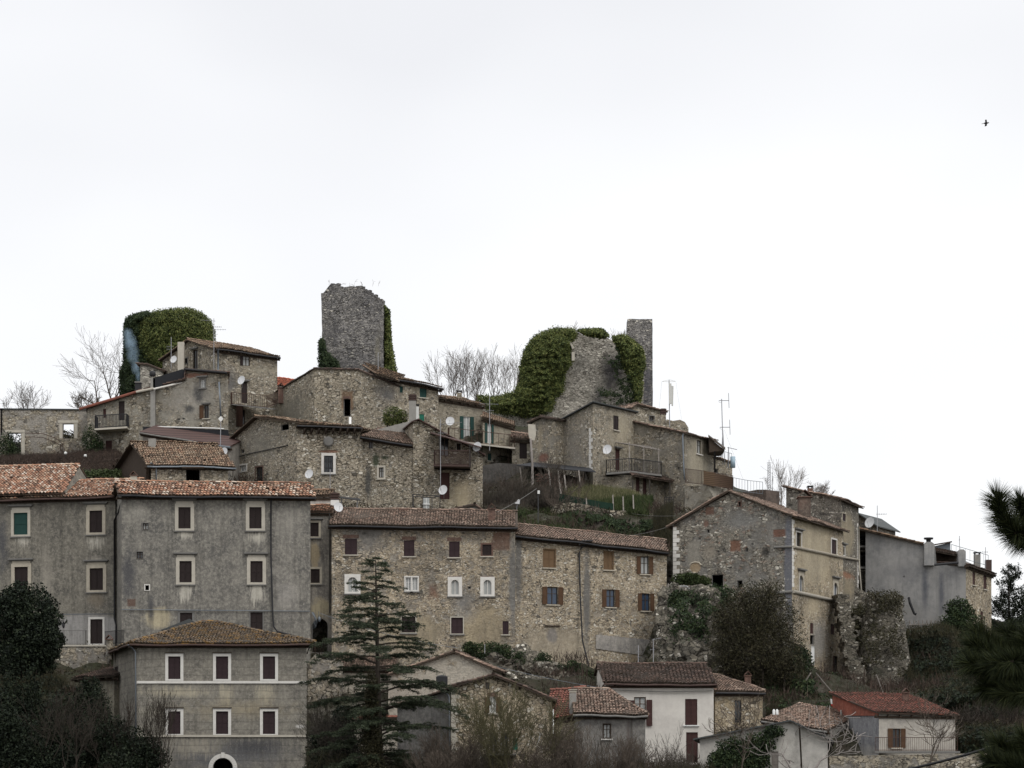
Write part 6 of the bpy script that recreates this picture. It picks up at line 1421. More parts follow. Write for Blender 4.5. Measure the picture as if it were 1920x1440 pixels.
o = thing('smoking_chimney', 'short dark chimney at the roof edge giving off the thin smoke', 'chimney', W(258, 740, 252)); mb = MB(); mb.box(W(253, 742, 252), (.55, 0, 0), (0, .7, 0), (0, 0, 1.3)); mb.build('stack', M['darkmetal'], o); mb = MB(); mb.box(W(252, 717, 251.9), (.66, 0, 0), (0, .85, 0), (0, 0, .08)); mb.build('slab_cap', M['concrete'], o)

# ================================================================ ROCKS, BASTION
def bastion(name, label, cx, Y, pyt, pyb, r0, r1, mat, cat):
    c = W(cx, pyb, Y); Hh = (pyb - pyt) * Y / F; o = thing(name, label, cat, c); n, m = 40, 30; vs, fs = [], []
    for k in range(m + 1):
        t = k / m; r = r1 + (r0 - r1) * t
        for i in range(n):
            a = 2 * math.pi * i / n; x, y, z = c.x + math.cos(a) * r, c.y + math.sin(a) * r, c.z + Hh * t
            d = noise.noise(Vector((x * .9, y * .9, z * .9))) * .3 + (noise.noise(Vector((x, y, 7))) * .7 if k == m else 0); vs.append((x + math.cos(a) * d, y + math.sin(a) * d, z + (noise.noise(Vector((x * .8, y * .8, 2))) * .8 if k == m else 0)))
    for k in range(m):
        for i in range(n): j = (i + 1) % n; fs.append((k * n + i, k * n + j, (k + 1) * n + j, (k + 1) * n + i))
    fs.append(tuple(range(m * n, m * n + n))); me = bpy.data.meshes.new('masonry'); me.from_pydata(vs, [], fs); me.polygons.foreach_set('use_smooth', np.ones(len(fs), bool)); link_mesh('masonry', me, mat, o); return o
mBA = rubble('bastion_stone', [(.06, .057, .048), (.16, .147, .12), (.11, .10, .084), (.24, .225, .19)], (.10, .09, .072), s=2.6, zs=1.8, stain=.5, mw=.1, plaster=((.05, .055, .03), .36, .7), bump=1.0)
ba = bastion('bastion', 'round rough stone bastion tapering upwards below the cement wall', 1655, 224, 1118, 1300, 1.5, 2.6, mBA, 'bastion')
bu = thing('buttress', 'leaning stone buttress with a ragged stepped edge on the right foot of the ochre palazzo', 'buttress', W(1600, 1300, 222))
mb = MB(); rr = random.Random(2)
for i in range(24):
    t = i / 23; x = 1578 + 32 * t ** 1.1; y = 1120 + 170 * t; ww = .9 + .5 * t
    mb.cbox(W(x - 3, y, 223.5 - 3 * t), ww * rr.uniform(.85, 1.1), 2.5, .36, .5, rr.uniform(-.15, .15))
mb.build('stones', mBA, bu)
sp = House('sloping_wall', 'grassy battered rubble wall between the buttress and the round bastion', 'wall')
mb = MB(); sp.root = thing('sloping_wall', sp.label, 'wall', W(1620, 1290, 226))
vs, fs = [], []
for j in range(26):
    for i in range(22):
        s_, t = i / 21, j / 25; xa = 1577 + (1600 - 1577) * t; xb = 1640 + 15 * t; x = xa + (xb - xa) * s_; y = 1085 + (35 * s_) + (1300 - 1085 - 35 * s_) * t; Y = 231 - 4.5 * t
        p = W(x, y, Y); d = noise.noise(p * .8) * .5; vs.append((p.x, p.y + d, p.z))
for j in range(25):
    for i in range(21): fs.append((j * 22 + i, j * 22 + i + 1, (j + 1) * 22 + i + 1, (j + 1) * 22 + i))
me = bpy.data.meshes.new('rubble_face'); me.from_pydata(vs, [], fs); link_mesh('rubble_face', me, mBA, sp.root); sm = me.copy()
mb.prism([W(1580, 1100, 231.5), W(1640, 1125, 231.5), W(1655, 1310, 229), W(1600, 1310, 229)], (0, 3, 0)); mb.build('wall_core', mBA, sp.root)
mass('grass_tufts', [(1600, 1130), (1640, 1150), (1645, 1260), (1610, 1280), (1600, 1200)], 227.5, 5000, .22, 'olive', .5, sp.root, edge=10, gap=.6, fuzz=4)

mass('bastion_growth', [(1640, 1125), (1690, 1125), (1700, 1200), (1706, 1290), (1650, 1295), (1600, 1290), (1590, 1200), (1600, 1135)], lambda x, y: 224.5 - (y - 1120) * .012 - 1.6 * math.sqrt(max(0, 1 - ((x - 1655) / 55) ** 2)), 7000, .15, 'olive', .5, None, edge=10, gap=.78, fuzz=6, jit=.3)
tag(bpy.data.objects['bastion_growth'], 'dry growth clinging to the round bastion and the sloping wall', 'ground cover', kind='stuff')
def outcrop(name, label, items, mat='rock'):
    o = None
    vs, fs = [], []
    bm = bmesh.new()
    for (px, py, Y, rx, ry, rz) in items:
        r = bmesh.ops.create_icosphere(bm, subdivisions=4, radius=1.0); c = W(px, py, Y)
        for v in r['verts']:
            d = v.co.normalized(); f_ = 1 + noise.noise(d * 1.6 + c) * .55 + noise.noise(d * 4.5 + c) * .25 + noise.noise(d * 10 + c) * .1
            v.co = c + Vector((d.x * rx, d.y * ry, d.z * rz)) * f_
    me = bpy.data.meshes.new(name); bm.to_mesh(me); bm.free(); o = link_mesh(name, me, M[mat] if isinstance(mat, str) else mat); return tag(o, label, 'rock', kind='structure')
rocks = [(1262, 1150, 215.5, 1.4, 1.6, 2.2), (1285, 1180, 214, 2.2, 1.8, 2.6), (1320, 1150, 214.5, 2.0, 1.6, 2.0), (1270, 1235, 212.5, 1.6, 1.6, 2.0), (1305, 1240, 211.5, 2.4, 2.0, 2.3), (1345, 1215, 212, 1.8, 1.8, 2.4), (1350, 1260, 210, 2.0, 1.6, 1.6), (1270, 1270, 210.5, 1.8, 1.3, 1.0), (1330, 1285, 208.5, 2.0, 1.4, .9)]
outcrop('rock_face', 'craggy pale rock face under the path beside the row house', rocks)
rocks = [(880, 1245, 209.6, 1.6, 1.4, .8), (930, 1250, 209.3, 1.8, 1.4, 1.1), (985, 1255, 209.3, 1.6, 1.4, 1.6), (1010, 1265, 209, 1.8, 1.4, 1.2), (1040, 1275, 208.6, 1.6, 1.3, 1.0), (1085, 1285, 209, 1.8, 1.4, .9), (1000, 1290, 207, 2.2, 1.5, .9), (960, 1285, 206, 1.8, 1.4, 1.0)]
outcrop('rocky_footing', 'pale rocks with green tufts under the row house wall', rocks)
mass('rock_growth', [(1255, 1125), (1350, 1120), (1365, 1200), (1370, 1290), (1330, 1300), (1300, 1240), (1262, 1200)], 212.5, 9000, .18, 'ivydark', 1.0, None, edge=12, gap=.72, fuzz=5, jit=.6)
tag(bpy.data.objects['rock_growth'], 'dark growth hanging over the rock face beside the row house', 'ground cover', kind='stuff')
mW2 = rubble('garden_wall_stone', ST_A, (.10, .09, .07), s=2.4, zs=1.6, stain=.5, mw=.14, plaster=((.05, .06, .03), .42, .8))
H = House('terrace_garden_wall', 'crumbling dry stone garden wall on the green slope above the row house', 'wall')
H.block((1040, 234), (1140, 236), D=1.0, base=1000, mode='P', prof=[(1040, 946), (1070, 942), (1100, 946), (1140, 956)], wall=mW2, roof=None)
H.block((1140, 235), (1240, 238), D=1.0, base=1020, mode='P', prof=[(1140, 957), (1200, 958), (1240, 966)], wall=mW2, roof=None); H.done()
H = House('dark_retaining_wall', 'dark retaining wall behind bare shrubs left of the utility pole', 'wall')
H.block((903, 244), (1000, 246), D=1.0, base=990, mode='P', prof=[(903, 873), (935, 868), (1000, 872)], wall=plasterm('old_wall', (.075, .07, .065), (.11, .10, .09), (.04, .038, .035)), roof=None); H.done()
# ================================================================ VEGETATION
def gy_at(px, lo, hi, py):
    """distance at which the hillside is met on the line through a photo point"""
    Ys = np.linspace(lo, hi, 60); z = ground_z((px - CX) * Ys / F, Ys); t = (HZ - py) * Ys / F
    k = np.argmax(z >= t); return float(Ys[k])
def bush(label, ells, size, mat, n, name='bush', cat='bush', group=None, stems=True, base=None, twigs=0, up=.3, shell=.6, aspect=.6):
    """ells: (px, py, Y, rx, ry, rz) in metres"""
    e0 = ells[0]; c = W(e0[0], e0[1], e0[2]); o = thing(name, label, cat, (c.x, c.y, c.z - e0[5]), group)
    tot = sum(e[3] * e[5] for e in ells); pts = []
    for e in ells: pts.append(ell_points(tuple(W(e[0], e[1], e[2])), e[3:6], max(50, int(n * e[3] * e[5] / tot)), shell))
    leaves('foliage', np.concatenate(pts), size, mat, o, up, aspect)
    if stems:
        sg = []; rnd = np.random.default_rng(len(label))
        for e in ells:
            cc = W(e[0], e[1], e[2]); sg.append(((cc.x, cc.y, cc.z - e[5] * 1.1), (cc.x + .1, cc.y, cc.z + e[5] * .5), .09, .03))
            for k in range(6 + twigs):
                d = rnd.normal(0, 1, 3); d[2] = abs(d[2]); d /= np.linalg.norm(d); s0 = np.array([cc.x, cc.y, cc.z - e[5] * rnd.uniform(-.2, .8)]); sg.append((tuple(s0), tuple(s0 + d * np.array([e[3], e[4], e[5]]) * rnd.uniform(.7, 1.15)), .03, .010))
        segs_mesh('stems', sg, 'barkdark', o)
    return o
def thicket(name, label, poly, Yf, n, length, mat, thick=1.5, kind='stuff', w=.03, lean=.35, edge=15, fuzz=2):
    xs = [p[0] for p in poly]; ys = [p[1] for p in poly]; x = rng.uniform(min(xs), max(xs), n * 3); y = rng.uniform(min(ys), max(ys), n * 3); m = pip(x, y, poly); x, y = x[m][:n], y[m][:n]
    Y = np.array([Yf(a, b) for a, b in zip(x, y)]) if callable(Yf) else np.full(len(x), float(Yf)); d = edge_dist(x, y, poly)
    Y = Y - thick * rng.random(len(x)) * np.sqrt(np.clip(d / edge, 0, 1)); C = np.stack([(x - CX) * Y / F, Y, (HZ - y) * Y / F], 1)
    D = rng.normal(0, lean, (len(x), 3)); D[:, 2] += .8; D *= (length * rng.uniform(.4, 1.3, len(x)))[:, None]
    o = blades(name, C - D * .5, D, w, mat); tag(o, label, 'undergrowth', kind=kind); return o
def GYF(lo, hi):
    # coarse lookup of the hillside distance over the picture
    X_ = np.arange(-40, 1980, 20); Y_ = np.arange(840, 1490, 15); Ys = np.linspace(lo, hi, 50); tab = np.zeros((len(Y_), len(X_)))
    for i, a in enumerate(X_):
        el = HZ - ground_z((a - CX) * Ys / F, Ys) * F / Ys      # photo row of the hillside at each distance
        for j, b in enumerate(Y_):
            hit = np.nonzero(el <= b)[0]; tab[j, i] = Ys[hit[0]] if len(hit) else 0
    def f(px, py, alt=None):
        x = min(max((px + 40) / 20, 0), len(X_) - 1.01); y = min(max((py - 840) / 15, 0), len(Y_) - 1.01); i, j = int(x), int(y); q = tab[j:j + 2, i:i + 2]
        if q.min() == 0 or q.max() - q.min() > 12: return alt if alt is not None else (tab[j, i] or 230.0)
        u, v = x - i, y - j; return (q[0, 0] * (1 - u) + q[0, 1] * u) * (1 - v) + (q[1, 0] * (1 - u) + q[1, 1] * u) * v
    return f
GS = GYF(176, 262)
def on(alt): return lambda x, y: min(GS(x, y, alt(x, y)), alt(x, y) + 6) - .1

# left bank hedge
bankY = lambda x, y: 248 - (y - 840) * .27
thicket('brown_thicket', 'reddish brown bare bramble bank below the roofless shell', [(-20, 858), (60, 852), (130, 850), (180, 842), (220, 846), (232, 870), (215, 892), (120, 897), (110, 870), (-20, 872)], bankY, 26000, .8, 'brush', 1.5)
mass('bank_leaves', [(-20, 860), (130, 852), (225, 846), (225, 895), (120, 897), (110, 872), (-20, 872)], bankY, 9000, .17, 'brush', 1.0)
tag(bpy.data.objects['bank_leaves'], 'dry brown leaves of the bramble bank under the left houses', 'undergrowth', kind='stuff')
o = mass('grass_strip', [(120, 886), (225, 884), (225, 900), (120, 900)], lambda x, y: 233, 4000, .2, 'grass', .4); tag(o, 'narrow strip of green grass behind the orange roof', 'grass', kind='stuff')
bush('small dark green bush at the foot of the balcony house', [(170, 828, 246, .9, .8, 1.5), (180, 838, 246, .7, .8, 1.0)], .16, 'ivydark', 2200)
bush('dark bush filling the doorway of the roofless shell', [(12, 838, 248.5, .8, .7, 1.3), (26, 850, 248.5, .7, .7, .7)], .16, 'ivydark', 1800)
bush('potted evergreen shrub on the terrace under the gable house', [(737, 780, 247, .9, .7, .95), (752, 783, 247, .7, .6, .8), (726, 787, 247, .5, .5, .6)], .14, 'ivy', 2800)
# left foreground evergreen
bush('large round dark evergreen tree at the left edge in front of the palazzo wing', [(52, 1150, 196, 2.6, 2.2, 2.0), (12, 1180, 197, 2.4, 2.2, 2.6), (70, 1200, 195, 2.0, 2.0, 2.0), (35, 1125, 196, 1.2, 1.2, 1.3), (88, 1195, 195.5, 1.2, 1.5, 1.7), (40, 1235, 195, 2.8, 2, 1.4)], .21, 'evergreen', 30000, name='evergreen_tree', cat='tree', shell=.5)
bush('dark upright conifer shrubs in front of the outhouse', [(170, 1320, 196, 1.1, 1.0, 1.9), (150, 1345, 195, 1.0, 1.0, 2.0), (185, 1350, 194, 1.0, 1.0, 2.4), (160, 1400, 192, 1.6, 1.2, 2.2), (178, 1300, 196, .35, .35, 1.3), (162, 1302, 196, .3, .3, 1.1), (145, 1315, 195, .3, .3, 1.1), (60, 1340, 193, .9, .9, 3.2), (105, 1370, 192, .8, .8, 2.6), (20, 1330, 193, .9, .9, 2.8)], .17, 'evergreen', 22000, name='conifer_shrub')
bush('shadowy dark evergreen mass in the bottom left corner', [(10, 1400, 190, 2.4, 1.6, 3.0), (45, 1430, 189, 1.6, 1.4, 2.2), (75, 1440, 189, 1.5, 1.4, 1.4), (120, 1430, 190, 1.5, 1.4, 1.4), (5, 1340, 192, 1.3, 1.2, 1.5)], .2, 'evergreen', 22000)
bush('olive green brush spilling over the base of the hipped house', [(250, 1420, 190, 1.6, 1.2, 2.0), (285, 1425, 190, 1.2, 1.0, 1.7), (215, 1390, 191, 1.2, 1.1, 1.8), (225, 1440, 189, 1.6, 1.2, 1.3)], .17, 'evergreen', 13000, twigs=20)
thicket('dark_slope_brush', 'dark brown brush covering the slope at the lower left', [(-20, 1240), (70, 1235), (120, 1265), (150, 1300), (200, 1340), (240, 1400), (260, 1470), (-20, 1470)], on(lambda x, y: 204 - (y - 1240) * .055), 26000, .8, 'olive', 1.5)
o = mass('slope_leaves', [(-20, 1250), (100, 1260), (150, 1310), (240, 1390), (260, 1470), (-20, 1470)], on(lambda x, y: 205 - (y - 1240) * .055), 16000, .22, 'evergreen', 1.6, gap=.35); tag(o, 'dark evergreen ground cover on the slope at the lower left', 'undergrowth', kind='stuff')
for i, (x, yt, Y, s, lb) in enumerate(((236, 1300, 191, 11, 'thin bare shrub before the side wall of the hipped house'), (270, 1295, 190, 12, 'bare shrub with upright twigs before the left windows of the hipped house'), (305, 1290, 189.5, 13, 'bare twiggy shrub overlapping the lower left window of the hipped house'), (205, 1345, 190.5, 14, 'bare shrub rising behind the dark conifer shrubs'))):
    bare_tree(x, 1445, yt, Y, lb, 'shrub', seed=s, lev=3, stems=3, spread=.3, minr=.010, r0=.05, mat='barkdark', name='bare_shrub', group='bare shrubs at the hipped house', up=.25)

bush('brush seen through the small opening of the roofless shell', [(120, 825, 262, 1.6, 1.0, 1.1), (138, 828, 263, 1.2, 1.0, .7)], .16, 'olive', 3000, twigs=14)
bush('brush seen through the tall opening of the roofless shell', [(20, 835, 262, 1.4, 1.0, 1.5), (38, 850, 262, 1.2, 1.0, 1.0)], .16, 'evergreen', 2600, twigs=20)
bare_tree(75, 1440, 1275, 189, 'thin bare tree rising from the dark evergreens at the lower left', 'tree', seed=81, lev=3, stems=2, minr=.009, r0=.05, mat='barkdark', spread=.5)
bare_tree(128, 1440, 1285, 188, 'thin bare tree left of the dark conifer shrubs', 'tree', seed=82, lev=3, stems=3, minr=.009, r0=.04, mat='barkdark', spread=.5)
bare_tree(640, 1480, 1290, 184, 'thin bare tree between the hipped house and the cedar', 'tree', seed=83, lev=4, stems=3, minr=.010, r0=.05, mat='twig', spread=.45)
# bare trees on the skyline
SK = 'bare trees on the skyline'
for i, (x, yb, yt, Y, s, lb) in enumerate((
    (845, 770, 655, 300, 21, 'bare many branched tree nearest the chimney of the green shuttered house'), (872, 770, 642, 303, 22, 'tall bare tree second from the left behind the green shuttered house'),
    (898, 770, 650, 299, 23, 'bare tree in the middle of the skyline clump'), (925, 770, 642, 302, 24, 'bare tree with the tallest crown of the skyline clump'),
    (962, 770, 636, 300, 25, 'leaning bare tree touching the ivy of the ruined keep'))):
    bare_tree(x, yb, yt, Y, lb, 'tree', seed=s, lev=3, group=SK, minr=.0105, spread=.40, up=.16, r0=.08, stems=3, lean=-.2 if i == 4 else 0)
bare_tree(212, 755, 608, 292, 'bare tree rising beside the left edge of the ivy tower', seed=31, lev=3, stems=2, minr=.0105, spread=.55, r0=.11, lean=-.15)
bare_tree(190, 760, 655, 291, 'low spreading bare tree reaching left from the ivy tower', seed=32, lev=3, stems=2, minr=.0105, spread=.6, r0=.10, lean=-.6, up=.05)
bare_tree(45, 800, 714, 275, 'small round bare tree above the roofless shell', seed=33, lev=3, stems=3, minr=.011, spread=.6, r0=.10)
bare_tree(12, 800, 735, 276, 'small bare tree cut by the left edge of the photo', seed=34, lev=3, minr=.012, spread=.6, r0=.08)
bare_tree(163, 790, 728, 272, 'low bare bush above the joint of the shell and the balcony house', seed=35, lev=3, minr=.016, stems=3, r0=.05)
bare_tree(1470, 960, 852, 262, 'pale bare tree beside the lattice mast', seed=36, lev=3, stems=3, minr=.010, spread=.4, mat='barkpale', r0=.06, up=.2)
bare_tree(1535, 950, 900, 262, 'low pale bare tree behind the tower house roof', seed=37, lev=3, minr=.014, stems=3, mat='barkpale', r0=.05)
bare_tree(1075, 640, 600, 288, 'small leafless saplings growing on top of the ruined keep', 'sapling', seed=38, lev=2, stems=6, minr=.014, mat='barkpale', r0=.03, name='sapling')
bare_tree(1165, 640, 614, 290, 'tiny sapling between the ruined keep and the slab tower', 'sapling', seed=39, lev=2, stems=3, minr=.013, r0=.03, name='sapling')

# low scrub that covers the whole hillside
n_ = 150000; xs_ = rng.uniform(-42, 50, n_); ys_ = rng.uniform(177, 262, n_); zs_ = ground_z(xs_, ys_)
C_ = np.stack([xs_, ys_, zs_ - .15 + np.abs(rng.normal(0, .28, n_))], 1); pxs = CX + xs_ * F / ys_; pys = HZ - zs_ * F / ys_
kp = (pxs > -40) & (pxs < 1960) & (pys > 830); C_ = C_[kp]
lm_ = np.array([noise.noise(Vector((a * .25, b * .25, 3.3))) for a, b in C_[:, :2]])
o = leaves('scrub', C_[lm_ > -.05], .20, 'olive', up=.5, aspect=.45); tag(o, 'low dark olive scrub covering the hillside between the houses', 'ground cover', kind='stuff')
D_ = rng.normal(0, .35, (int((lm_ <= -.05).sum()), 3)); D_[:, 2] += .9; D_ *= rng.uniform(.3, .9, len(D_))[:, None]
o = blades('dry_scrub', C_[lm_ <= -.05], D_, .05, 'brush'); tag(o, 'dry brown scrub and dead stalks on the hillside', 'undergrowth', kind='stuff')
# central garden slope
thicket('slope_grass', 'fresh green grass on the slope above the row house roof', [(935, 960), (990, 945), (1040, 950), (1130, 985), (1240, 1000), (1262, 1035), (1180, 1035), (1000, 1000), (930, 985)], GS, 38400, .5, 'grass', .8, w=.05, lean=.3, edge=8); bpy.data.objects['slope_grass']['category'] = 'grass'
o = mass('slope_bushes', [(1040, 955), (1140, 965), (1250, 980), (1262, 1015), (1150, 1005), (1050, 985)], GS, 26000, .14, 'ivydark', .9, gap=.62, jit=.3); tag(o, 'dark ivy clumps hanging over the crumbling garden wall', 'ground cover', kind='stuff')
thicket('flowering_grass', 'pale flowering tall grass in the garden below the pergola', [(1040, 925), (1060, 915), (1120, 912), (1190, 922), (1215, 940), (1200, 958), (1100, 945), (1045, 945)], lambda x, y: 241 - (y - 915) * .08, 24000, .7, 'drygrass', .8, w=.05, lean=.3, edge=8); bpy.data.objects['flowering_grass']['category'] = 'grass'
thicket('garden_grass', 'green grass around the fence posts of the small garden', [(1180, 930), (1225, 930), (1215, 965), (1150, 962), (1060, 945), (1100, 940)], lambda x, y: 240 - (y - 915) * .08, 11200, .6, 'grass', .8, w=.05, lean=.3, edge=8); bpy.data.objects['garden_grass']['category'] = 'grass'
thicket('slope_thicket', 'tangled bare brush on the slope left of the utility pole', [(905, 900), (960, 905), (1000, 915), (1060, 915), (1040, 950), (960, 958), (908, 970)], on(lambda x, y: 243 - (y - 880) * .1), 16000, .9, 'twig', 2.0, w=.035)
thicket('right_thicket', 'dark bare thicket beside the left corner of the ochre palazzo', [(1225, 960), (1262, 940), (1262, 1110), (1255, 1100), (1245, 1030), (1230, 1015)], lambda x, y: 232 - (y - 960) * .06, 9000, .8, 'olive', 1.5)
GB = 'bare shrubs on the garden slope'
for x, yb, yt, Y, s, lb in ((985, 960, 868, 236, 41, 'dense bare shrub just left of the utility pole'), (948, 965, 880, 238, 42, 'bare shrub in front of the dark retaining wall'), (1035, 960, 845, 236, 43, 'tall thin bare shrub between the utility pole and the black roofed shelter'), (1062, 968, 880, 234, 44, 'twisted bare shrub beside the lamp post'), (925, 975, 900, 234, 45, 'low bare shrub beside the brown door house corner'), (1010, 965, 890, 238, 46, 'bare shrub behind the utility pole foot')):
    bare_tree(x, yb, yt, Y, lb, 'shrub', seed=s, lev=3, stems=3, minr=.010, r0=.06, mat='twig' if s % 2 else 'bark', name='bare_shrub', group=GB, spread=.5)
# big dark shrub under the palazzo
bush('huge dark olive shrub covering the foot of the ochre palazzo gable', [(1420, 1160, 209, 2.8, 1.8, 2.9), (1385, 1190, 208.5, 2.4, 1.8, 2.8), (1460, 1190, 208.5, 2.0, 1.8, 3.0), (1430, 1230, 207.5, 3.0, 1.8, 2.2), (1400, 1125, 210, 1.5, 1.2, 1.3), (1440, 1120, 210, 1.3, 1.2, 1.5), (1362, 1235, 208, 1.5, 1.5, 2.2), (1470, 1250, 207.5, 1.6, 1.5, 1.7), (1360, 1160, 210, 1.2, 1.2, 1.4)], .18, 'olive', 36000, twigs=40, name='dark_shrub', shell=.8, up=.8, aspect=.35)
bush('green shrub under the wooden path fence', [(1345, 1118, 214.0, 1.6, 1.0, .9), (1300, 1122, 213.6, 1.7, 1.0, .7), (1270, 1130, 213.2, .8, .9, 1.1)], .18, 'ivydark', 5000)
bush('bright green grass tuft before the palazzo corner stones', [(1290, 1086, 217.2, 1.3, .6, .5), (1315, 1090, 217, .8, .5, .4)], .18, 'grass', 2600, name='grass_tuft', stems=False)
thicket('under_slope', 'dark brushy slope between the white house roof and the ochre palazzo', [(1340, 1255), (1500, 1230), (1520, 1290), (1570, 1310), (1560, 1350), (1440, 1345), (1430, 1300), (1345, 1265)], on(lambda x, y: 210 - (y - 1230) * .06), 20000, .7, 'olive', 1.6)
o = mass('under_leaves', [(1430, 1262), (1500, 1262), (1560, 1300), (1560, 1345), (1450, 1340), (1430, 1300)], on(lambda x, y: 209 - (y - 1250) * .05), 9000, .22, 'ivydark', 1.0, gap=.6); tag(o, 'dark green ground cover below the palazzo street wall', 'ground cover', kind='stuff')
bush('dark green shrub at the doorstep of the ochre palazzo', [(1560, 1278, 212, 1.2, .9, .8), (1500, 1245, 212, 1.0, .9, 1.6)], .18, 'ivydark', 3600)
thicket('east_slope', 'dark brown brush slope below the cement wall on the right', [(1690, 1180), (1760, 1165), (1850, 1200), (1930, 1200), (1930, 1460), (1795, 1420), (1790, 1330), (1700, 1290)], on(lambda x, y: 229 - (y - 1165) * .13), 34000, .9, 'olive', 2.2, w=.035)
o = mass('east_leaves', [(1690, 1190), (1760, 1175), (1850, 1210), (1930, 1210), (1930, 1460), (1795, 1420), (1790, 1330), (1700, 1290)], on(lambda x, y: 229.5 - (y - 1165) * .13), 20000, .24, 'evergreen', 1.6, gap=.35); tag(o, 'dark green undergrowth on the slope at the right', 'undergrowth', kind='stuff')
o = mass('bastion_weeds', [(1625, 1110), (1680, 1108), (1695, 1125), (1685, 1134), (1640, 1126)], 223, 1200, .13, 'olive', .4, jit=.9); tag(o, 'weeds growing on top of the round bastion', 'undergrowth', kind='stuff')
bush('ivy bush climbing the right end of the cement wall', [(1798, 1142, 229.5, 1.2, .7, 1.0), (1802, 1170, 229, 1.8, .8, 1.3), (1815, 1190, 229, 1.3, .8, 1.0), (1780, 1180, 229, 1.2, .8, .8)], .19, 'ivydark', 8000, name='ivy_bush')
for x, yt, Y, s, lb in ((1860, 1260, 200, 51, 'tall bare tree on the dark slope at the right edge'), (1815, 1300, 198, 52, 'bare tree right of the red roofed house corner'), (1745, 1290, 184, 53, 'spreading bare tree in front of the red roofed house'), (1905, 1290, 196, 54, 'bare tree nearest the right edge of the slope')):
    bare_tree(x, 1450, yt, Y, lb, 'tree', seed=s, lev=4, minr=.014, r0=.09, mat='barkdark' if s != 53 else 'bark', spread=.6, group='bare trees around the red roofed house')
# ivy on the white gable
igr = bush('ivy mass hanging from the grey sheet roof over the white gable', [(1385, 1415, 183.8, 1.7, .5, 1.3), (1350, 1425, 183.8, .9, .45, .7), (1425, 1395, 183.8, 1.1, .5, .8), (1370, 1440, 183.6, 1.7, .5, 1.0), (1420, 1430, 183.8, .9, .5, 1.1), (1450, 1372, 183.9, .8, .4, .45)], .16, 'ivydark', 15000, name='ivy_mass', stems=False)
# footing plants
RP = 'green tufts among the rocks under the row house'
for x, y, rx, rz, lb in ((882, 1215, .7, .5, 'green tuft nearest the pale gable roof'), (915, 1222, 1.4, .8, 'widest green tuft on the rocks behind the pale gable roof'), (945, 1225, .7, .7, 'green tuft at the foot of the small plum shutter wall'), (1018, 1245, .7, 1.0, 'dark green tuft hanging beside the upper rock'), (1048, 1262, .9, .7, 'dark green tuft right of the upper rock'), (1075, 1252, .6, .6, 'round green tuft left of the downpipe'), (1102, 1268, .6, .5, 'small green tuft beside the downpipe foot'), (975, 1240, .6, .8, 'dark green tuft in the cleft of the rocks')):
    bush(lb, [(x, y, 208.4, rx, .5, rz)], .15, 'ivydark', int(1600 * rx), name='green_tuft', cat='plant', group=RP, stems=False)

# foreground bare shrubs
bare_tree(965, 1500, 1262, 178, 'big bare willow shrub with fine olive stems in front of the stone gable', 'shrub', seed=61, lev=4, stems=5, minr=.010, r0=.09, mat=plain('olive_bark', (.075, .068, .035), .95, .4), name='willow_shrub', spread=.38, up=.10, kids=3)
FB = 'bare bushes along the bottom of the view'
for x, yt, Y, s, st, lb in ((860, 1350, 179, 62, 4, 'dark bare bush in front of the left downpipe of the stone gable'), (900, 1380, 178, 63, 4, 'low bare bush left of the willow shrub'), (1065, 1335, 178, 64, 3, 'bare bush with thick stems before the grey cottage'), (1120, 1345, 180, 65, 4, 'bare bush under the small cottage window'), (1170, 1370, 180, 66, 4, 'bare bush at the right corner of the grey cottage'), (1232, 1350, 182, 67, 4, 'bare bush before the white house'), (1015, 1380, 177, 68, 4, 'low bare bush right of the willow shrub'), (1275, 1385, 181, 69, 4, 'low bare bush below the white house shutters'), (820, 1390, 178, 70, 4, 'low dark bush right of the cedar trunk')):
    bare_tree(x, 1500, yt, Y, lb, 'bush', seed=s, lev=4 if s % 2 == 0 else 3, stems=st, minr=.009, r0=.055, mat='twig' if s % 2 else 'bark', name='bare_bush', group=FB, spread=.42)
bare_tree(1502, 1500, 1318, 179, 'gnarled pale old tree with few thick crooked limbs before the white gable', 'tree', seed=75, lev=3, minr=.025, r0=.16, mat='barkpale', spread=.75, gnarl=.28, up=.05, kids=2)
thicket('front_brush', 'dark brush along the bottom edge under the cedar and cottages', [(570, 1400), (700, 1420), (860, 1400), (1000, 1415), (1200, 1425), (1340, 1430), (1340, 1480), (570, 1480)], lambda x, y: 182, 9000, .6, 'olive', 3.5)
bare_tree(1395, 1440, 1290, 181, 'slim bare tree arching over the ivy covered gable', 'tree', seed=78, lev=3, minr=.016, r0=.06, mat='bark', spread=.6)

# ================================================================ CEDAR
cd = thing('cedar_tree', 'tall dark cedar with level drooping branches in front of the village', 'tree', W(712, 1500, 180))
sg = []; ndl = []; rnd = np.random.default_rng(8)
tipz = Zp(1042, 180); bz = Zp(1500, 180) - 1; tx0 = W(714, 1450, 180).x; tx1 = W(704, 1042, 180).x
def trunk_at(z): t = (z - bz) / (tipz - bz); return np.array([tx0 + (tx1 - tx0) * t, 180., z]), t
for i in range(30):
    a, t0 = trunk_at(bz + (tipz - bz) * i / 30); b_, t1 = trunk_at(bz + (tipz - bz) * (i + 1) / 30); sg.append((tuple(a), tuple(b_), .30 * (1 - t0) ** .8 + .015, .30 * (1 - t1) ** .8 + .015))
z = tipz - .15; az = 0.0
def maxr(py):       # half width of the crown in metres by photo row
    return float(np.interp(py, [1040, 1060, 1080, 1100, 1140, 1180, 1220, 1260, 1300, 1340, 1380, 1420, 1480], [.25, 1.2, 1.0, 1.6, 3.1, 3.2, 4.8, 5.7, 5.3, 5.6, 5.1, 5.4, 5.4]))
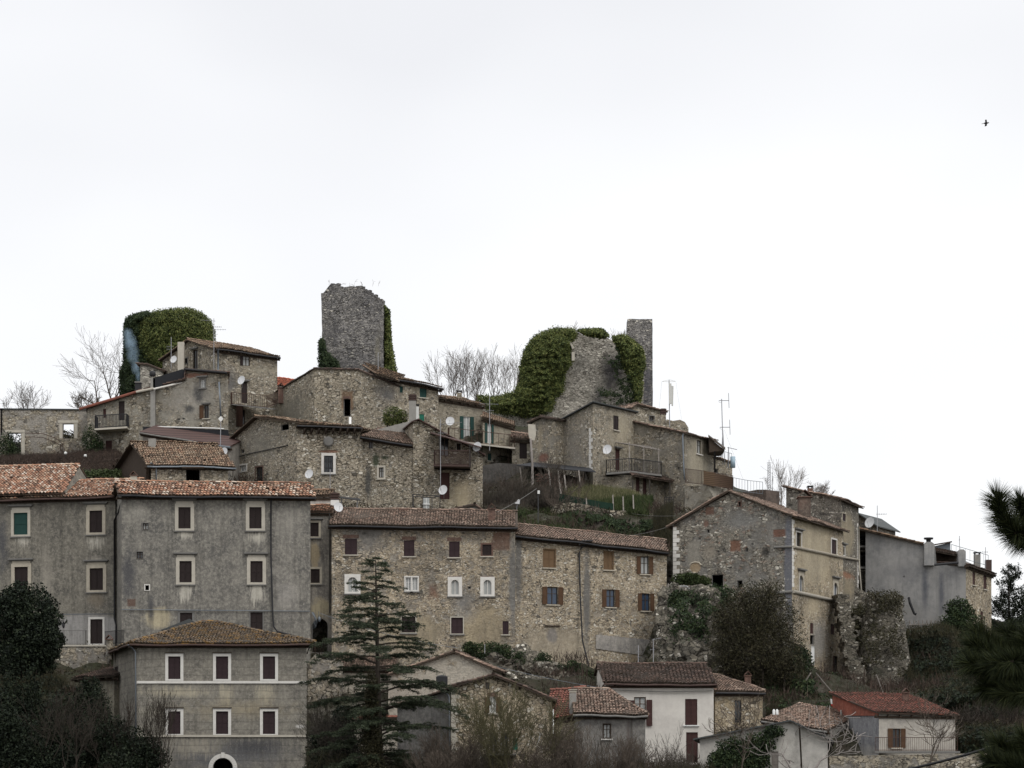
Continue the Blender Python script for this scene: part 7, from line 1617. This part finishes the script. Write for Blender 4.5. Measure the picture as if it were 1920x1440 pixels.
def spray(q0, dd, wl, depth):
    m = max(2, int(wl / .15)); dd = dd / np.linalg.norm(dd); dr_ = rnd.uniform(.15, .55)
    for k in range(m):
        q1 = q0 + (dd + np.array([0, 0, .05 - dr_ * (k / m) ** 1.3 + rnd.normal(0, .06)])) * wl / m; sg.append((tuple(q0), tuple(q1), .010, .006))
        for q in range(10): ndl.append(q0 + (q1 - q0) * rnd.random() + rnd.normal(0, (.075, .075, .028)))
        if rnd.random() < .35:
            hl = rnd.uniform(.08, .34)
            for q in range(7): ndl.append(q1 + np.array([rnd.normal(0, .04), rnd.normal(0, .04), -hl * rnd.random()]))
        if depth > 0 and k > 0 and rnd.random() < .55:
            sdv = np.array([-dd[1], dd[0], 0]) * rnd.choice([-1, 1]); spray(q1, dd * .7 + sdv * rnd.uniform(.5, 1), wl * (1 - k / m) * .6, depth - 1)
        q0 = q1
while z > bz + 1.5:
    c0, t = trunk_at(z); py = HZ - z * F / 180; R0 = maxr(py); az += 2.399 + rnd.normal(0, .6); L = R0 * (rnd.uniform(.75, 1.12) if rnd.random() < .6 else rnd.uniform(.3, .75))
    d = np.array([math.cos(az), math.sin(az) * .9, 0.]); n = max(5, int(L / .3)); cur = c0.copy(); rise = rnd.uniform(-.12, .42); droop = rnd.uniform(.05, .65); r = .018 + L * .011; gapy = rnd.uniform(.04, .2)
    for i in range(n):
        s_ = i / n; dz = rise * (1 - s_ * 1.4) - droop * s_ ** 1.7 + rnd.normal(0, .05); step = L / n; side = np.array([-d[1], d[0], 0]); d = d + side * rnd.normal(0, .10); d /= np.linalg.norm(d)
        nx_ = cur + (d + np.array([0, 0, dz])) * step; sg.append((tuple(cur), tuple(nx_), r * (1 - s_) + .008, r * (1 - s_ - 1 / n) + .008))
        if s_ > gapy:
            wl = min(1.5, .3 + .45 * L * (1 - abs(s_ - .4)) * rnd.uniform(.35, 1.1)) * (1.05 - s_ * .7)
            for sd in (-1, 1):
                if rnd.random() < .22: continue
                spray(nx_.copy(), d * rnd.uniform(.5, 1.1) + side * sd * rnd.uniform(.4, 1.0) + np.array([0, 0, rnd.normal(0, .12)]), wl, 1)
            for q in range(10): ndl.append(cur + (nx_ - cur) * rnd.random() + rnd.normal(0, (.06, .06, .04)))
        cur = nx_
    z -= rnd.uniform(.04, .34) if t < .75 else rnd.uniform(.06, .2)
ndl = [p for p in ndl]
segs_mesh('trunk', [s for s in sg if s[2] > .035], 'barkdark', cd, 6); segs_mesh('branches', [s for s in sg if s[2] <= .035], 'barkdark', cd, 3)
ndl = np.array(ndl); N = len(ndl); D = rng.normal(0, 1, (N, 3)); D[:, 2] = D[:, 2] * .5 + .15; D /= np.linalg.norm(D, axis=1)[:, None]; D *= rng.uniform(.08, .16, N)[:, None]
blades('crown', ndl - D * .3, D, .045, 'cedar', cd)
bush('narrow ivy wrapped dead trunk beside the cedar', [(697, 1300, 178.5, .45, .4, 1.6), (695, 1350, 178.5, .6, .5, 1.7), (697, 1400, 178.3, .8, .6, 1.6), (698, 1450, 178, 1.0, .8, 1.3)], .14, 'olive', 11000, name='ivy_stump', shell=.7)
bush('dark round shrub between the hipped house and the cedar', [(610, 1400, 186, 1.3, 1.0, 1.8), (640, 1380, 187, 1.0, .9, 2.2), (620, 1440, 185, 1.8, 1.1, 1.3), (655, 1425, 186, .9, .8, 1.4)], .19, 'evergreen', 13000)

# ================================================================ PINE AT THE RIGHT EDGE (close to the camera)
pn = thing('pine_tree', 'close dark pine with long bristling needles reaching in from the right edge', 'tree', (3.75, 14.0, -2.6))
sg = []; nc, nd = [], []; rnd = np.random.default_rng(3)
trunkx = 3.75
for i in range(14): sg.append(((trunkx + .02 * math.sin(i), 14, -2.8 + i * .42), (trunkx + .02 * math.sin(i + 1), 14, -2.8 + (i + 1) * .42), .11 - i * .0065, .11 - (i + 1) * .0065))
def shoot(pts, tuft, Ln=.135, r0=.012, r1=.006, dens=1.0):
    """branch through photo points (px, py, Y); needles along the last 'tuft' share of it"""
    P_ = [np.array(tuple(W(*p))) for p in pts]; m = 10; cum = []
    for i in range(len(P_) - 1):
        for k in range(m): cum.append(P_[i] + (P_[i + 1] - P_[i]) * k / m)
    cum.append(P_[-1]); n = len(cum)
    for i in range(n - 1): sg.append((tuple(cum[i]), tuple(cum[i + 1]), r0 + (r1 - r0) * i / n, r0 + (r1 - r0) * (i + 1) / n))
    for i in range(int(n * (1 - tuft)), n - 1):
        dr = cum[i + 1] - cum[i]; L = np.linalg.norm(dr); dr /= L
        for q in range(int(L * 6500 * dens)):
            a = rnd.normal(0, 1, 3); a -= a.dot(dr) * dr; a /= np.linalg.norm(a); fw = rnd.uniform(.35, 1.1); v = a + dr * fw; v /= np.linalg.norm(v); v[2] -= .08
            nc.append(cum[i] + dr * L * rnd.random()); nd.append(v * Ln * rnd.uniform(.7, 1.1))
    dr = P_[-1] - P_[-2]; dr /= np.linalg.norm(dr)
    for q in range(int(90 * dens)): v = dr + rnd.normal(0, .33, 3); v /= np.linalg.norm(v); nc.append(P_[-1]); nd.append(v * Ln * rnd.uniform(.6, 1))
shoot([(2290, 1180, 14), (2080, 1060, 14), (1960, 1000, 14)], .4)
shoot([(1960, 1010, 14), (1905, 1000, 13.9), (1876, 965, 13.9), (1870, 935, 13.9)], .95, .125)
shoot([(1985, 1005, 14), (1925, 985, 14.1), (1915, 960, 14.1), (1912, 940, 14.1)], .9, .105)
shoot([(1975, 1015, 14), (1915, 1012, 14), (1895, 990, 14)], .9, .12)
shoot([(2020, 1030, 14), (1955, 985, 14), (1945, 945, 14)], .8, .11)
shoot([(2290, 1330, 14), (2050, 1280, 14), (1930, 1250, 14)], .5)
for p in ([(1960, 1260, 14), (1880, 1240, 13.9), (1825, 1210, 13.9)], [(1960, 1250, 14), (1870, 1215, 14), (1835, 1190, 14)], [(1970, 1260, 14), (1880, 1262, 13.8), (1820, 1245, 13.8)], [(1990, 1270, 14), (1920, 1215, 14.1), (1890, 1190, 14.1)], [(1990, 1270, 14), (1905, 1280, 13.8), (1850, 1290, 13.8)], [(2000, 1275, 14), (1935, 1230, 14), (1925, 1195, 14)], [(1990, 1290, 14), (1930, 1300, 13.7), (1885, 1300, 13.7)], [(1960, 1250, 14), (1900, 1240, 13.7), (1865, 1245, 13.7)], [(2000, 1290, 14), (1950, 1290, 13.9), (1915, 1265, 13.9)]): shoot(p, .95, .125)
shoot([(2290, 1470, 13.5), (2040, 1450, 13.5), (1960, 1425, 13.5)], .6)
for p in ([(1990, 1450, 13.5), (1900, 1420, 13.5), (1872, 1395, 13.5)], [(1980, 1445, 13.5), (1900, 1440, 13.4), (1855, 1425, 13.4)], [(2000, 1440, 13.5), (1935, 1415, 13.5), (1920, 1385, 13.5)], [(2000, 1460, 13.5), (1930, 1455, 13.4), (1895, 1440, 13.4)]): shoot(p, .95, .12)
segs_mesh('trunk', sg, 'barkdark', pn, 6); blades('needles', np.array(nc), np.array(nd), .0042, 'needle', pn)
# conifer behind the far right house
fc = thing('dark_conifer', 'dark conifer standing behind the far right stone house', 'tree', W(1895, 1230, 240)); sg = []; nl = []
base = W(1893, 1240, 240); top = W(1891, 1058, 240); rnd = np.random.default_rng(12)
sg.append((tuple(base), tuple(top), .18, .02)); z = top.z - .3
while z > base.z:
    t = (top.z - z) / (top.z - base.z); az = rnd.uniform(0, 6.28); L = (.35 + 3.0 * t ** .75) * rnd.uniform(.5, 1.05); p0 = np.array([base.x, 240, z]); p1 = p0 + np.array([math.cos(az) * L, math.sin(az) * L, L * .35]); sg.append((tuple(p0), tuple(p1), .03, .012))
    for q in range(int(40 + L * 95)): s_ = rnd.random() ** .6; nl.append(p0 + (p1 - p0) * s_ + rnd.normal(0, .13 + .05 * L * (1 - s_), 3))
    p2 = p1 + np.array([0, 0, .35]); 
    for q in range(14): nl.append(p1 + (p2 - p1) * rnd.random() + rnd.normal(0, .05, 3))
    z -= rnd.uniform(.06, .16)
segs_mesh('trunk', sg, 'barkdark', fc, 4); leaves('crown', np.array(nl), .17, 'evergreen', fc, aspect=.4)
bush('dark conifer crown cut by the right edge of the photo', [(1935, 1150, 238, 1.8, 1.5, 2.2), (1915, 1190, 236, 2.2, 1.5, 1.6)], .2, 'evergreen', 9000, name='conifer_tree', cat='tree')
# ================================================================ SMALL THINGS
def dish_proto():
    o = thing('satellite_dish', 'x', 'satellite dish', (0, 0, 0)); ax = Vector((-.55, -.8, .28)).normalized()
    mb = MB(); n, m = 24, 5; q = ax.to_track_quat('Z', 'Y'); base = 0
    for k in range(m + 1):
        rr = .5 * k / m
        for i in range(n): t = 2 * math.pi * i / n; p = q @ Vector((math.cos(t) * rr * .93, math.sin(t) * rr, .32 * rr * rr)); mb.v.append(tuple(p))
    for k in range(m):
        for i in range(n): j = (i + 1) % n; mb.f.append((k * n + i, k * n + j, (k + 1) * n + j, (k + 1) * n + i)); mb.r.append(.5); mb.sm.append(True)
    mb.build('dish', M['dish'], o); mb = MB(); a = q @ Vector((0, -.48, .08)); b = q @ Vector((0, -.12, .48)); mb.tube([a, b], .012, 4); mb.tube([b, b + ax * .07], .03, 6); mb.build('feed_arm', M['antenna'], o)
    mb = MB(); mb.tube([-ax * .02, -ax * .16, (-ax * .18) + Vector((0, 0, -.75))], .025, 5); mb.build('mast', M['antenna'], o); return o
dp = dish_proto()
DS = 'satellite dishes on the houses'
for i, (x, y, Y, rz, s, lb) in enumerate(((326, 674, 255, .2, .8, 'white dish beside the pale chimney of the tall stone house'), (453, 713, 254.5, .1, .95, 'white dish above the rusty railed balcony of the tall stone house'), (420, 847, 235, .25, .85, 'white dish at the right end of the low outbuilding roof'),
        (844, 790, 247.5, .5, .95, 'white dish left of the open green shutters'), (895, 838, 230.5, .15, .95, 'white dish right of the brown balcony'), (831, 919, 229.8, .2, .95, 'white dish against the brown door below the balcony'),
        (580, 889, 230.5, .2, .9, 'white dish at the edge of the palazzo roof by the corner stone house'), (1139, 843, 243.8, .2, 1.0, 'white dish beside the pergola balcony'), (1631, 980, 234, .0, 1.05, 'white dish on the dark roof above the cement wall'), (1012, 1386, 183, -.9, .9, 'white dish half hidden by the bare willow shrub'), (634, 951, 214.5, 1.0, .9, 'white dish seen edge on beside the round white chimney'))):
    o = dp if i == 0 else copy_tree(dp); o.location = W(x, y, Y); o.rotation_euler = (0, 0, rz); s *= .92; o.scale = (s, s, s); tag(o, lb, 'satellite dish', DS)
def yagi(x, yb, yt, Y, label, arms, group='television antennas', mast=.028):
    o = thing('television_antenna', label, 'antenna', W(x, yb, Y), group); mb = MB(); mb.tube([W(x, yb, Y), W(x, yt, Y)], mast, 5); mb.build('mast', M['antenna'], o)
    for (py, l, r_, n, tilt) in arms:
        mb = MB(); a, b = W(x - l, py, Y - .3), W(x + r_, py + tilt, Y + .3); mb.tube([a, b], .016, 4)
        for k in range(n): c = a + (b - a) * (k / max(1, n - 1)); h = .28 * (1 - .5 * k / n); mb.tube([c + Vector((0, -h, .02)), c + Vector((.0, h, -.02))], .008, 3); mb.tube([c + Vector((0, 0, -h * .4)), c + Vector((0, 0, h * .4))], .008, 3)
        mb.build('boom', M['antenna'], o)
    return o
yagi(401, 700, 597, 254.5, 'tall television antenna in front of the ivy tower', ((600, 24, 2, 6, 2), (613, 0, 14, 5, 0), (618, 2, 22, 6, 0)))
yagi(321, 690, 632, 256, 'short antenna left of the pale chimney below the ivy tower', ((650, 8, 4, 4, 0), (655, 8, 3, 4, 0)))
yagi(918, 845, 742, 250.5, 'antenna crossing the green shutters of the small annexe', ((757, 18, 16, 6, 1), (770, 4, 8, 3, 0)))
yagi(826, 920, 785, 229.5, 'rusty antenna pole over the brown balcony', ((796, 2, 40, 6, -4), (812, 4, 12, 3, 0)))
yagi(1645, 1000, 948, 235, 'antenna beside the dish above the cement wall', ((964, 1, 17, 5, 0), (978, 1, 13, 4, 0)))
yagi(1848, 1068, 1026, 237, 'thin antenna on the far right stone house', ((1035, 6, 4, 3, 0),)); yagi(1799, 1032, 1005, 232, 'single rod antenna on the cement chimney', ((1012, .5, .5, 2, 0),))
yagi(1197, 1262, 1210, 203, 'antenna rising over the ribbed roof of the white house', ((1222, 3, 3, 3, 0), (1232, 2, 5, 3, 0))); yagi(1225, 1262, 1198, 203.5, 'right hand antenna over the ribbed roof of the white house', ((1200, 2, 14, 5, -4), (1218, 6, 2, 3, 0)))
yagi(909, 1225, 1208, 204, 'thin antenna above the pale gable roof', ((1211, .5, .5, 2, 0),))
yagi(619, 950, 880, 229.5, 'thin antenna under the white framed window', ((890, 1, 1, 2, 0),)); yagi(709, 725, 660, 252, 'thin rod antenna before the central tower', ((664, 1, 1, 2, 0),))
# panel antenna on the ruin
o = thing('panel_antenna', 'white telephone panel antenna with a square guy frame beside the slab tower', 'mast', W(1255, 800, 258)); mb = MB()
mb.tube([W(1255.5, 800, 258), W(1254.5, 713, 258)], .05, 6); mb.build('mast', M['antenna'], o); mb = MB(); mb.prism([W(1254, 718, 257.7), W(1259, 719, 257.7), W(1259, 757, 257.7), W(1254.5, 757, 257.7)], (0, .2, 0)); mb.prism([W(1259.4, 723, 257.9), W(1263, 724, 257.9), W(1262, 761, 257.9), W(1259.4, 760, 257.9)], (0, .2, 0)); mb.build('panels', M['antwhite'], o)
mb = MB(); c = [W(1241, 715, 257), W(1255, 712, 259), W(1267, 715, 257), W(1255, 716, 256.5)]; mb.tube(c + [c[0]], .018, 4)
mb.tube([c[0], W(1236, 765, 257)], .010, 3); mb.tube([c[2], W(1278, 787, 257)], .010, 3); mb.build('guy_frame', M['antwhite'], o)
o = thing('dipole_mast', 'tall thin radio mast with two dipole arms above the terrace', 'mast', W(1356, 865, 254)); mb = MB(); mb.tube([W(1356, 850, 254), W(1353, 748, 254)], .045, 5)
for dx in (-3, 0, 4): mb.tube([W(1355 + dx, 872, 254), W(1355.3, 806, 254)], .03, 4)
mb.build('mast', M['antenna'], o)
for y0, x in ((750, 1353), (800, 1355)):
    mb = MB(); mb.tube([W(x - 5, y0 + 1, 254), W(x + 13, y0 + 1, 254)], .03, 4); mb.tube([W(x + 13, y0 - 13, 254), W(x + 14, y0 + 15, 254)], .025, 4); mb.tube([W(x - 5, y0 + 1, 254), W(x - 5, y0 + 4, 254), W(x - 1, y0 + 5, 254)], .015, 3); mb.build('dipole_arm', M['antenna'], o)
part_tube(o, 'guy_wire', [(1358, 806, 254), (1393, 898, 252)], .010, 'antenna', 3)
o = thing('barrel_antenna', 'pale blue drum antenna on a short bracketed post at the terrace', 'mast', W(1368, 875, 253)); mb = MB(); mb.tube([W(1366, 878, 253), W(1366, 838, 253)], .05, 5); mb.tube([W(1364, 839, 253), W(1382, 843, 253)], .03, 4); mb.tube([W(1362, 878, 253), W(1366, 862, 253)], .03, 4); mb.build('post', M['antenna'], o); mb = MB(); mb.lathe(W(1374, 877, 252.8), [(.001, 0), (.24, 0), (.24, 1.05), (.001, 1.05)], 14); mb.build('drum', plain('pale_blue', (.30, .40, .47), .5, .08), o)
def lattice(o, x, yb, yt, Y, w):
    mb = MB(); a = [W(x - w, yb, Y), W(x + w, yb, Y), W(x, yb, Y + .5)]; b = [W(x - w * .8, yt, Y), W(x + w * .8, yt, Y), W(x, yt, Y + .4)]
    for p, q in zip(a, b): mb.tube([p, q], .022, 4)
    n = 14
    for k in range(n):
        for i in range(3):
            j = (i + 1) % 3; p = a[i] + (b[i] - a[i]) * k / n; q = a[j] + (b[j] - a[j]) * (k + 1) / n; mb.tube([p, q], .012, 3)
    mb.build('lattice', M['antenna'], o)
o = thing('lattice_mast', 'grey lattice radio mast on the skyline right of the terrace', 'mast', W(1442, 935, 262)); lattice(o, 1442, 935, 870, 262, 3)
mb = MB(); mb.tube([W(1442, 875, 262), W(1442, 862, 262)], .02, 4); mb.tube([W(1438, 868, 262), W(1446, 868, 262)], .03, 4); mb.tube([W(1424, 897, 262), W(1442, 898, 262)], .012, 3); mb.tube([W(1448, 894, 262), W(1460, 896, 262)], .012, 3); mb.tube([W(1449, 930, 262), W(1448, 885, 262)], .02, 4); mb.build('rods', M['antenna'], o)
o = thing('short_lattice_mast', 'short lattice stub behind the dipole mast foot', 'mast', W(1349, 880, 256)); lattice(o, 1349, 885, 848, 256, 2.5)
# utility pole, lamp post, sign, diamond sign
o = thing('utility_pole', 'pale leaning wooden utility pole with a white box on the slope', 'pole', W(999, 965, 240)); mb = MB(); mb.tube([W(999, 970, 240), W(998, 870, 240), W(995, 822, 240)], [.13, .11, .09], 7); mb.build('pole', M['barkpale'], o)
mb = MB(); mb.prism([W(990, 795, 240), W(1004, 796, 240), W(1005, 815, 240), W(1002, 826, 240), W(994, 825, 240), W(991, 815, 240)], (0, .25, 0)); mb.build('meter_box', M['cream'], o)
o = thing('lamp_post', 'thin dark lamp post with a white square lamp on the green slope', 'street lamp', W(1009, 985, 228)); mb = MB(); mb.tube([W(1009, 988, 228), W(1009, 925, 228)], .045, 6); mb.build('post', M['darkmetal'], o); mb = MB(); mb.cbox(W(1010, 923, 228), .2, .25, .28); mb.build('lamp', M['whitep'], o)
o = thing('floodlight', 'white tilted floodlight on the slope above the row house roof', 'lamp', W(970, 945, 230)); mb = MB(); mb.prism([W(965, 944, 230), W(972, 936, 230), W(975, 937, 230), W(974, 945, 230)], (0, .3, 0)); mb.build('head', M['dish'], o); mb = MB(); mb.tube([W(970, 945, 230.1), W(968, 960, 230.1)], .03, 4); mb.build('bracket', M['antenna'], o)
o = thing('road_sign', 'white diamond shaped sign plate on a thin pole before the lean-to', 'sign', W(414, 840, 237)); mb = MB(); mb.tube([W(413, 850, 236), W(414, 785, 236)], .035, 5); mb.build('pole', M['antenna'], o); mb = MB(); mb.prism([W(409, 785, 235.9), W(414, 780, 235.9), W(419, 785, 235.9), W(414, 791, 235.9)], (0, .04, 0)); mb.build('plate', M['whitep'], o)
# shelter with black sheet roof
o = thing('pole_shelter', 'rickety pole shelter with a black sheet roof and stacked firewood on the slope', 'shelter', W(1020, 930, 240)); mb = MB(); mb.prism([W(968, 873, 243), W(1048, 880, 241), W(1118, 886, 241), W(1105, 878, 246), (W(1000, 868, 247))], (0, 0, .07)); mb.build('sheet_roof', M['tarp'], o)
for x, y0, y1, Y in ((1085, 882, 915, 241), (1058, 890, 945, 240), (1046, 880, 950, 238.5), (1097, 886, 900, 243), (1028, 876, 940, 239), (975, 875, 930, 243)): part_tube(o, 'pole', [(x + (y1 - y0) * .12, y1, Y), (x, y0, Y)], .07, 'greywood', 5)
mb = MB(); rr = random.Random(6)
for i in range(60): p = W(rr.uniform(1003, 1040), rr.uniform(890, 912), rr.uniform(240, 242)); a = rr.uniform(-.3, .3); mb.tube([p, p + Vector((rr.uniform(.4, .9), rr.uniform(-.6, .6), a))], rr.uniform(.03, .08), 5)
mb.build('firewood', M['rustmetal'], o)
# garden posts, trellis gate, fences
for i, (x, y0, y1, lb) in enumerate(((1099, 934, 944, 'short garden post at the left end of the small garden'), (1149, 928, 956, 'garden post leaning over the crumbling wall'), (1168, 931, 955, 'garden post third from the left in the small garden'), (1187, 928, 951, 'garden post nearest the brown porch doors'))):
    o = thing('garden_post', lb, 'post', W(x, y1, 236), 'posts of the small garden'); mb = MB(); mb.tube([W(x + 1, y1 + 3, 236), W(x, y0, 236)], [.07, .055], 6); mb.tube([W(x, y0, 236), W(x, y0 - .6, 236)], .03, 5); mb.build('post', M['greywood'], o)
o = thing('green_net', 'low dark green net fence in the small garden', 'fence', W(1090, 950, 236)); mb = MB(); mb.prism([W(1048, 925, 238), W(1100, 936, 236.5), W(1150, 944, 235.8), W(1150, 956, 235.8), W(1100, 948, 236.5), W(1048, 942, 238)], (0, .03, 0)); mb.build('netting', plain('green_net', (.012, .035, .022), .9, .4), o)
o = thing('trellis_gate', 'black square grid gate beside the porch of the grey end house', 'gate', W(1253, 965, 241)); mb = MB()
for k in range(6): mb.tube([W(1246 + k * 3.4, 932, 241), W(1246 + k * 3.4, 962, 241)], .03, 4)
for k in range(7): mb.tube([W(1246, 933 + k * 4.5, 241), W(1263, 932 + k * 4.5, 241)], .025, 4)
mb.build('grid', M['darkmetal'], o)
o = thing('iron_pergola', 'empty black iron pergola frame under the brown door', 'frame', W(800, 960, 226)); mb = MB(); P4 = [(774, 927, 227), (825, 930, 227), (810, 933, 224.5), (775, 931, 224.5)]
for i in range(4): a, b = P4[i], P4[(i + 1) % 4]; mb.tube([W(*a), W(*b)], .035, 4); mb.tube([W(*a), W(a[0], 962, a[2])], .035, 4)
mb.tube([W(793, 928, 227), W(793, 960, 227)], .03, 4); mb.build('bars', M['darkmetal'], o)
o = thing('white_door', 'small white glazed door standing behind the iron pergola', 'door', W(799, 962, 228)); mb = MB(); mb.box(W(793, 962, 228), (.55, 0, 0), (0, .1, 0), (0, 0, 1.3)); mb.build('leaf', M['curtain'], o); mb = MB(); mb.box(W(792, 946, 227.9), (.64, 0, 0), (0, .1, 0), (0, 0, .08)); mb.box(W(798.5, 962, 227.93), (.06, 0, 0), (0, .06, 0), (0, 0, 1.3)); mb.build('door_frame', M['whitep'], o)
o = thing('awning', 'flat dark awning on thin poles beside the round white chimney', 'awning', W(655, 955, 224)); mb = MB(); mb.prism([W(636, 934, 225), W(676, 939, 224), W(674, 936, 228), (W(636, 932, 228))], (0, 0, .07)); mb.build('sheet', M['darkmetal'], o); mb = MB(); mb.tube([W(670, 938, 224.5), W(669, 962, 224.5)], .045, 4); mb.tube([W(640, 934, 225.2), W(640, 962, 225.2)], .045, 4); mb.build('poles', M['antenna'], o)
o = thing('path_fence', 'rustic crossed pole fence along the path beside the palazzo corner', 'fence', W(1295, 1110, 214.5)); mb = MB()
fp = [(1253, 1098, 215.5), (1275, 1103, 215), (1298, 1104, 214.6), (1320, 1110, 214.3), (1342, 1116, 214)]
for i, (x, y, Y) in enumerate(fp):
    mb.tube([W(x, y + 14, Y), W(x, y - 4, Y)], .05, 5)
    if i: a = fp[i - 1]; mb.tube([W(a[0], a[1] - 2, a[2]), W(x, y - 2, Y)], .035, 4); mb.tube([W(a[0], a[1] + 9, a[2]), W(x, y - 2, Y)], .03, 4); mb.tube([W(a[0], a[1] - 2, a[2]), W(x, y + 9, Y)], .03, 4)
mb.build('poles', M['greywood'], o)
o = thing('parked_car', 'white car roof just visible behind the rustic path fence', 'car', W(1280, 1112, 216.2)); mb = MB()
mb.prism([W(1262, 1112, 216.5), W(1264, 1105, 216.5), W(1270, 1103, 216.5), W(1274, 1098, 216.5), W(1288, 1098, 216.5), W(1295, 1104, 216.5), W(1299, 1108, 216.5), W(1299, 1112, 216.5)], (0, 1.5, 0)); mb.build('body', M['dish'], o); mb = MB(); mb.prism([W(1271, 1103, 216.46), W(1275, 1099, 216.46), W(1287, 1099, 216.46), W(1292, 1103, 216.46)], (0, 1.58, 0)); mb.build('window', M['glass'], o)
for i, x in enumerate((1268, 1293)): mb = MB(); mb.lathe(W(x, 1112, 216.4), [(.001, -.1), (.28, -.1), (.28, .1), (.001, .1)], 14, axis=Vector((0, 1, 0))); mb.build('wheel', M['cable'], o)
for i, (x, y, Y, lb) in enumerate(((123, 850, 242.5, 'white garden ornament at the left in the bramble bank'), (160, 855, 241.5, 'white garden ornament at the right in the bramble bank'))):
    o = thing('garden_lamp', lb, 'garden lamp', W(x, y + 6, Y), 'white garden lamps in the bank'); mb = MB(); mb.tube([W(x, y + 10, Y), W(x, y, Y)], .03, 5); mb.build('stem', M['darkmetal'], o); mb = MB(); mb.lathe(W(x, y, Y), [(.001, -.12), (.1, -.1), (.15, .02), (.1, .13), (.001, .16)], 10); mb.build('globe', M['whitep'], o)
o = thing('round_chimney_steps', 'small rough stone steps leading up to the palazzo street doors', 'steps', W(1580, 1300, 213)); mb = MB()
for k in range(7): mb.cbox(W(1583 + k * 1.5, 1285 + k * 6, 212.5 - k * .35), 1.1, .8, .2, .5, .1 * (k % 3))
mb.build('treads', M['cream'], o); o.name = 'stone_steps'
# cables across the village
def cable(label, pts, sag, rad, group=None, mat='cable'):
    a, b = W(*pts[0]), W(*pts[1]); o = thing('cable', label, 'cable', a, group); mb = MB(); P_ = [a + (b - a) * (k / 24) - Vector((0, 0, sag * 4 * (k / 24) * (1 - k / 24))) for k in range(25)]; mb.tube(P_, rad, 5); mb.build('wire', M[mat], o); return o
cable('thick black cable crossing the bottom right corner', ((1480, 1475, 34), (2080, 1318, 32)), .18, .018, 'black cables in the bottom right corner'); cable('thinner cable below the thick one in the bottom right corner', ((1620, 1500, 34), (2080, 1332, 32)), .12, .010, 'black cables in the bottom right corner')
VC = 'wires strung over the village'
cable('wire from the row house roof to the ochre palazzo', ((1165, 1006, 222), (1264, 984, 219)), .15, .016, VC, 'greytrim'); cable('wire running from the palazzo side to the garden gate', ((1185, 963, 236), (1268, 967, 222)), .1, .012, VC, 'greytrim')
cable('wire rising from the tile chimney to the slope lamp', ((932, 960, 213), (1006, 916, 229)), .1, .020, VC, 'greytrim'); cable('long slack wire above the bottom cottages', ((932, 1250, 204), (1140, 1292, 198)), .1, .018, VC, 'zinc')
cable('wire from the arch passage towards the cedar', ((600, 1150, 211), (858, 1215, 203)), .3, .02, VC, 'zinc')
o = thing('arch_cables', 'loop of pale electric cables hanging beside the arched passage', 'cable', W(588, 1150, 212.5))
mb = MB()
for k in range(5): mb.tube([W(584 + k, 1148, 212.6), W(590 + k * 1.2, 1158 + k * 2, 212.4), W(588 + k, 1168 + k * 2, 212.4), W(584, 1172 + k * 2, 212.6)], .022, 4)
mb.build('wires', M['zinc'], o)
o = thing('hanging_lantern', 'iron lantern hanging in the mouth of the arched passage', 'street lamp', W(598, 1150, 212.4)); mb = MB(); mb.tube([W(597, 1146, 212.4), W(598, 1157, 212.4)], .02, 4); mb.build('bracket', M['zinc'], o); mb = MB(); mb.lathe(W(598.5, 1166, 212.4), [(.05, 0), (.12, .08), (.14, .3), (.05, .4), (.02, .48)], 8); mb.build('lantern', M['zinc'], o)
# debris poles on the slope below the palazzo
for x0, y0, x1, y1, lb in ((1530, 1262, 1562, 1300, 'long pale pole leaning by the palazzo doors'), (1643, 1265, 1656, 1300, 'pole leaning against the round bastion'), (1495, 1300, 1520, 1262, 'grey pole lying on the slope left of the palazzo doors'), (1461, 1282, 1461, 1308, 'upright pipe in the terraced slope'), (1494, 1310, 1502, 1288, 'slanting short pole in the terraced slope')):
    o = thing('leaning_pole', lb, 'pole', W(x0, y0, 208), 'loose poles on the slope'); mb = MB(); mb.tube([W(x0, y0, 209), W(x1, y1, 207.5)], .05, 5); mb.build('pole', M['greywood'], o)
o = thing('wash_line', 'small white and red cloth hanging at the corner of the red brick side', 'laundry', W(1559, 1320, 198)); mb = MB(); mb.prism([W(1557, 1310, 198), W(1560, 1311, 198), W(1561, 1320, 198), W(1558, 1320, 198)], (0, .03, 0)); mb.build('white_cloth', M['whitep'], o); mb = MB(); mb.prism([W(1558, 1320.3, 198), W(1561, 1320.3, 198), W(1561, 1324, 198), W(1559, 1324, 198)], (0, .03, 0)); mb.build('red_cloth', plain('red_cloth', (.45, .03, .03)), o)
# bird
o = thing('bird', 'small dark bird flying alone high in the sky at the upper right', 'bird', W(1849, 231, 150)); bm = bmesh.new(); c = W(1849, 231, 150)
mb = MB(); mb.tube([c + Vector((-.16, 0, -.02)), c + Vector((-.08, 0, .0)), c + Vector((.05, 0, .01)), c + Vector((.13, 0, .03)), c + Vector((.17, 0, .03))], [.01, .045, .05, .03, .005], 7)
mb.prism([c + Vector((-.05, 0, .02)), c + Vector((.05, 0, .02)), c + Vector((-.02, -.28, .12)), c + Vector((-.12, -.34, .10))], (0, 0, .012)); mb.prism([c + Vector((-.05, 0, .02)), c + Vector((.05, 0, .02)), c + Vector((.06, .1, -.12)), c + Vector((-.06, .12, -.16))], (0, 0, .012)); mb.prism([c + Vector((-.14, -.03, -.02)), c + Vector((-.14, .03, -.02)), c + Vector((-.25, .04, -.04)), c + Vector((-.25, -.04, -.04))], (0, 0, .01)); mb.build('body', M['darkmetal'], o)
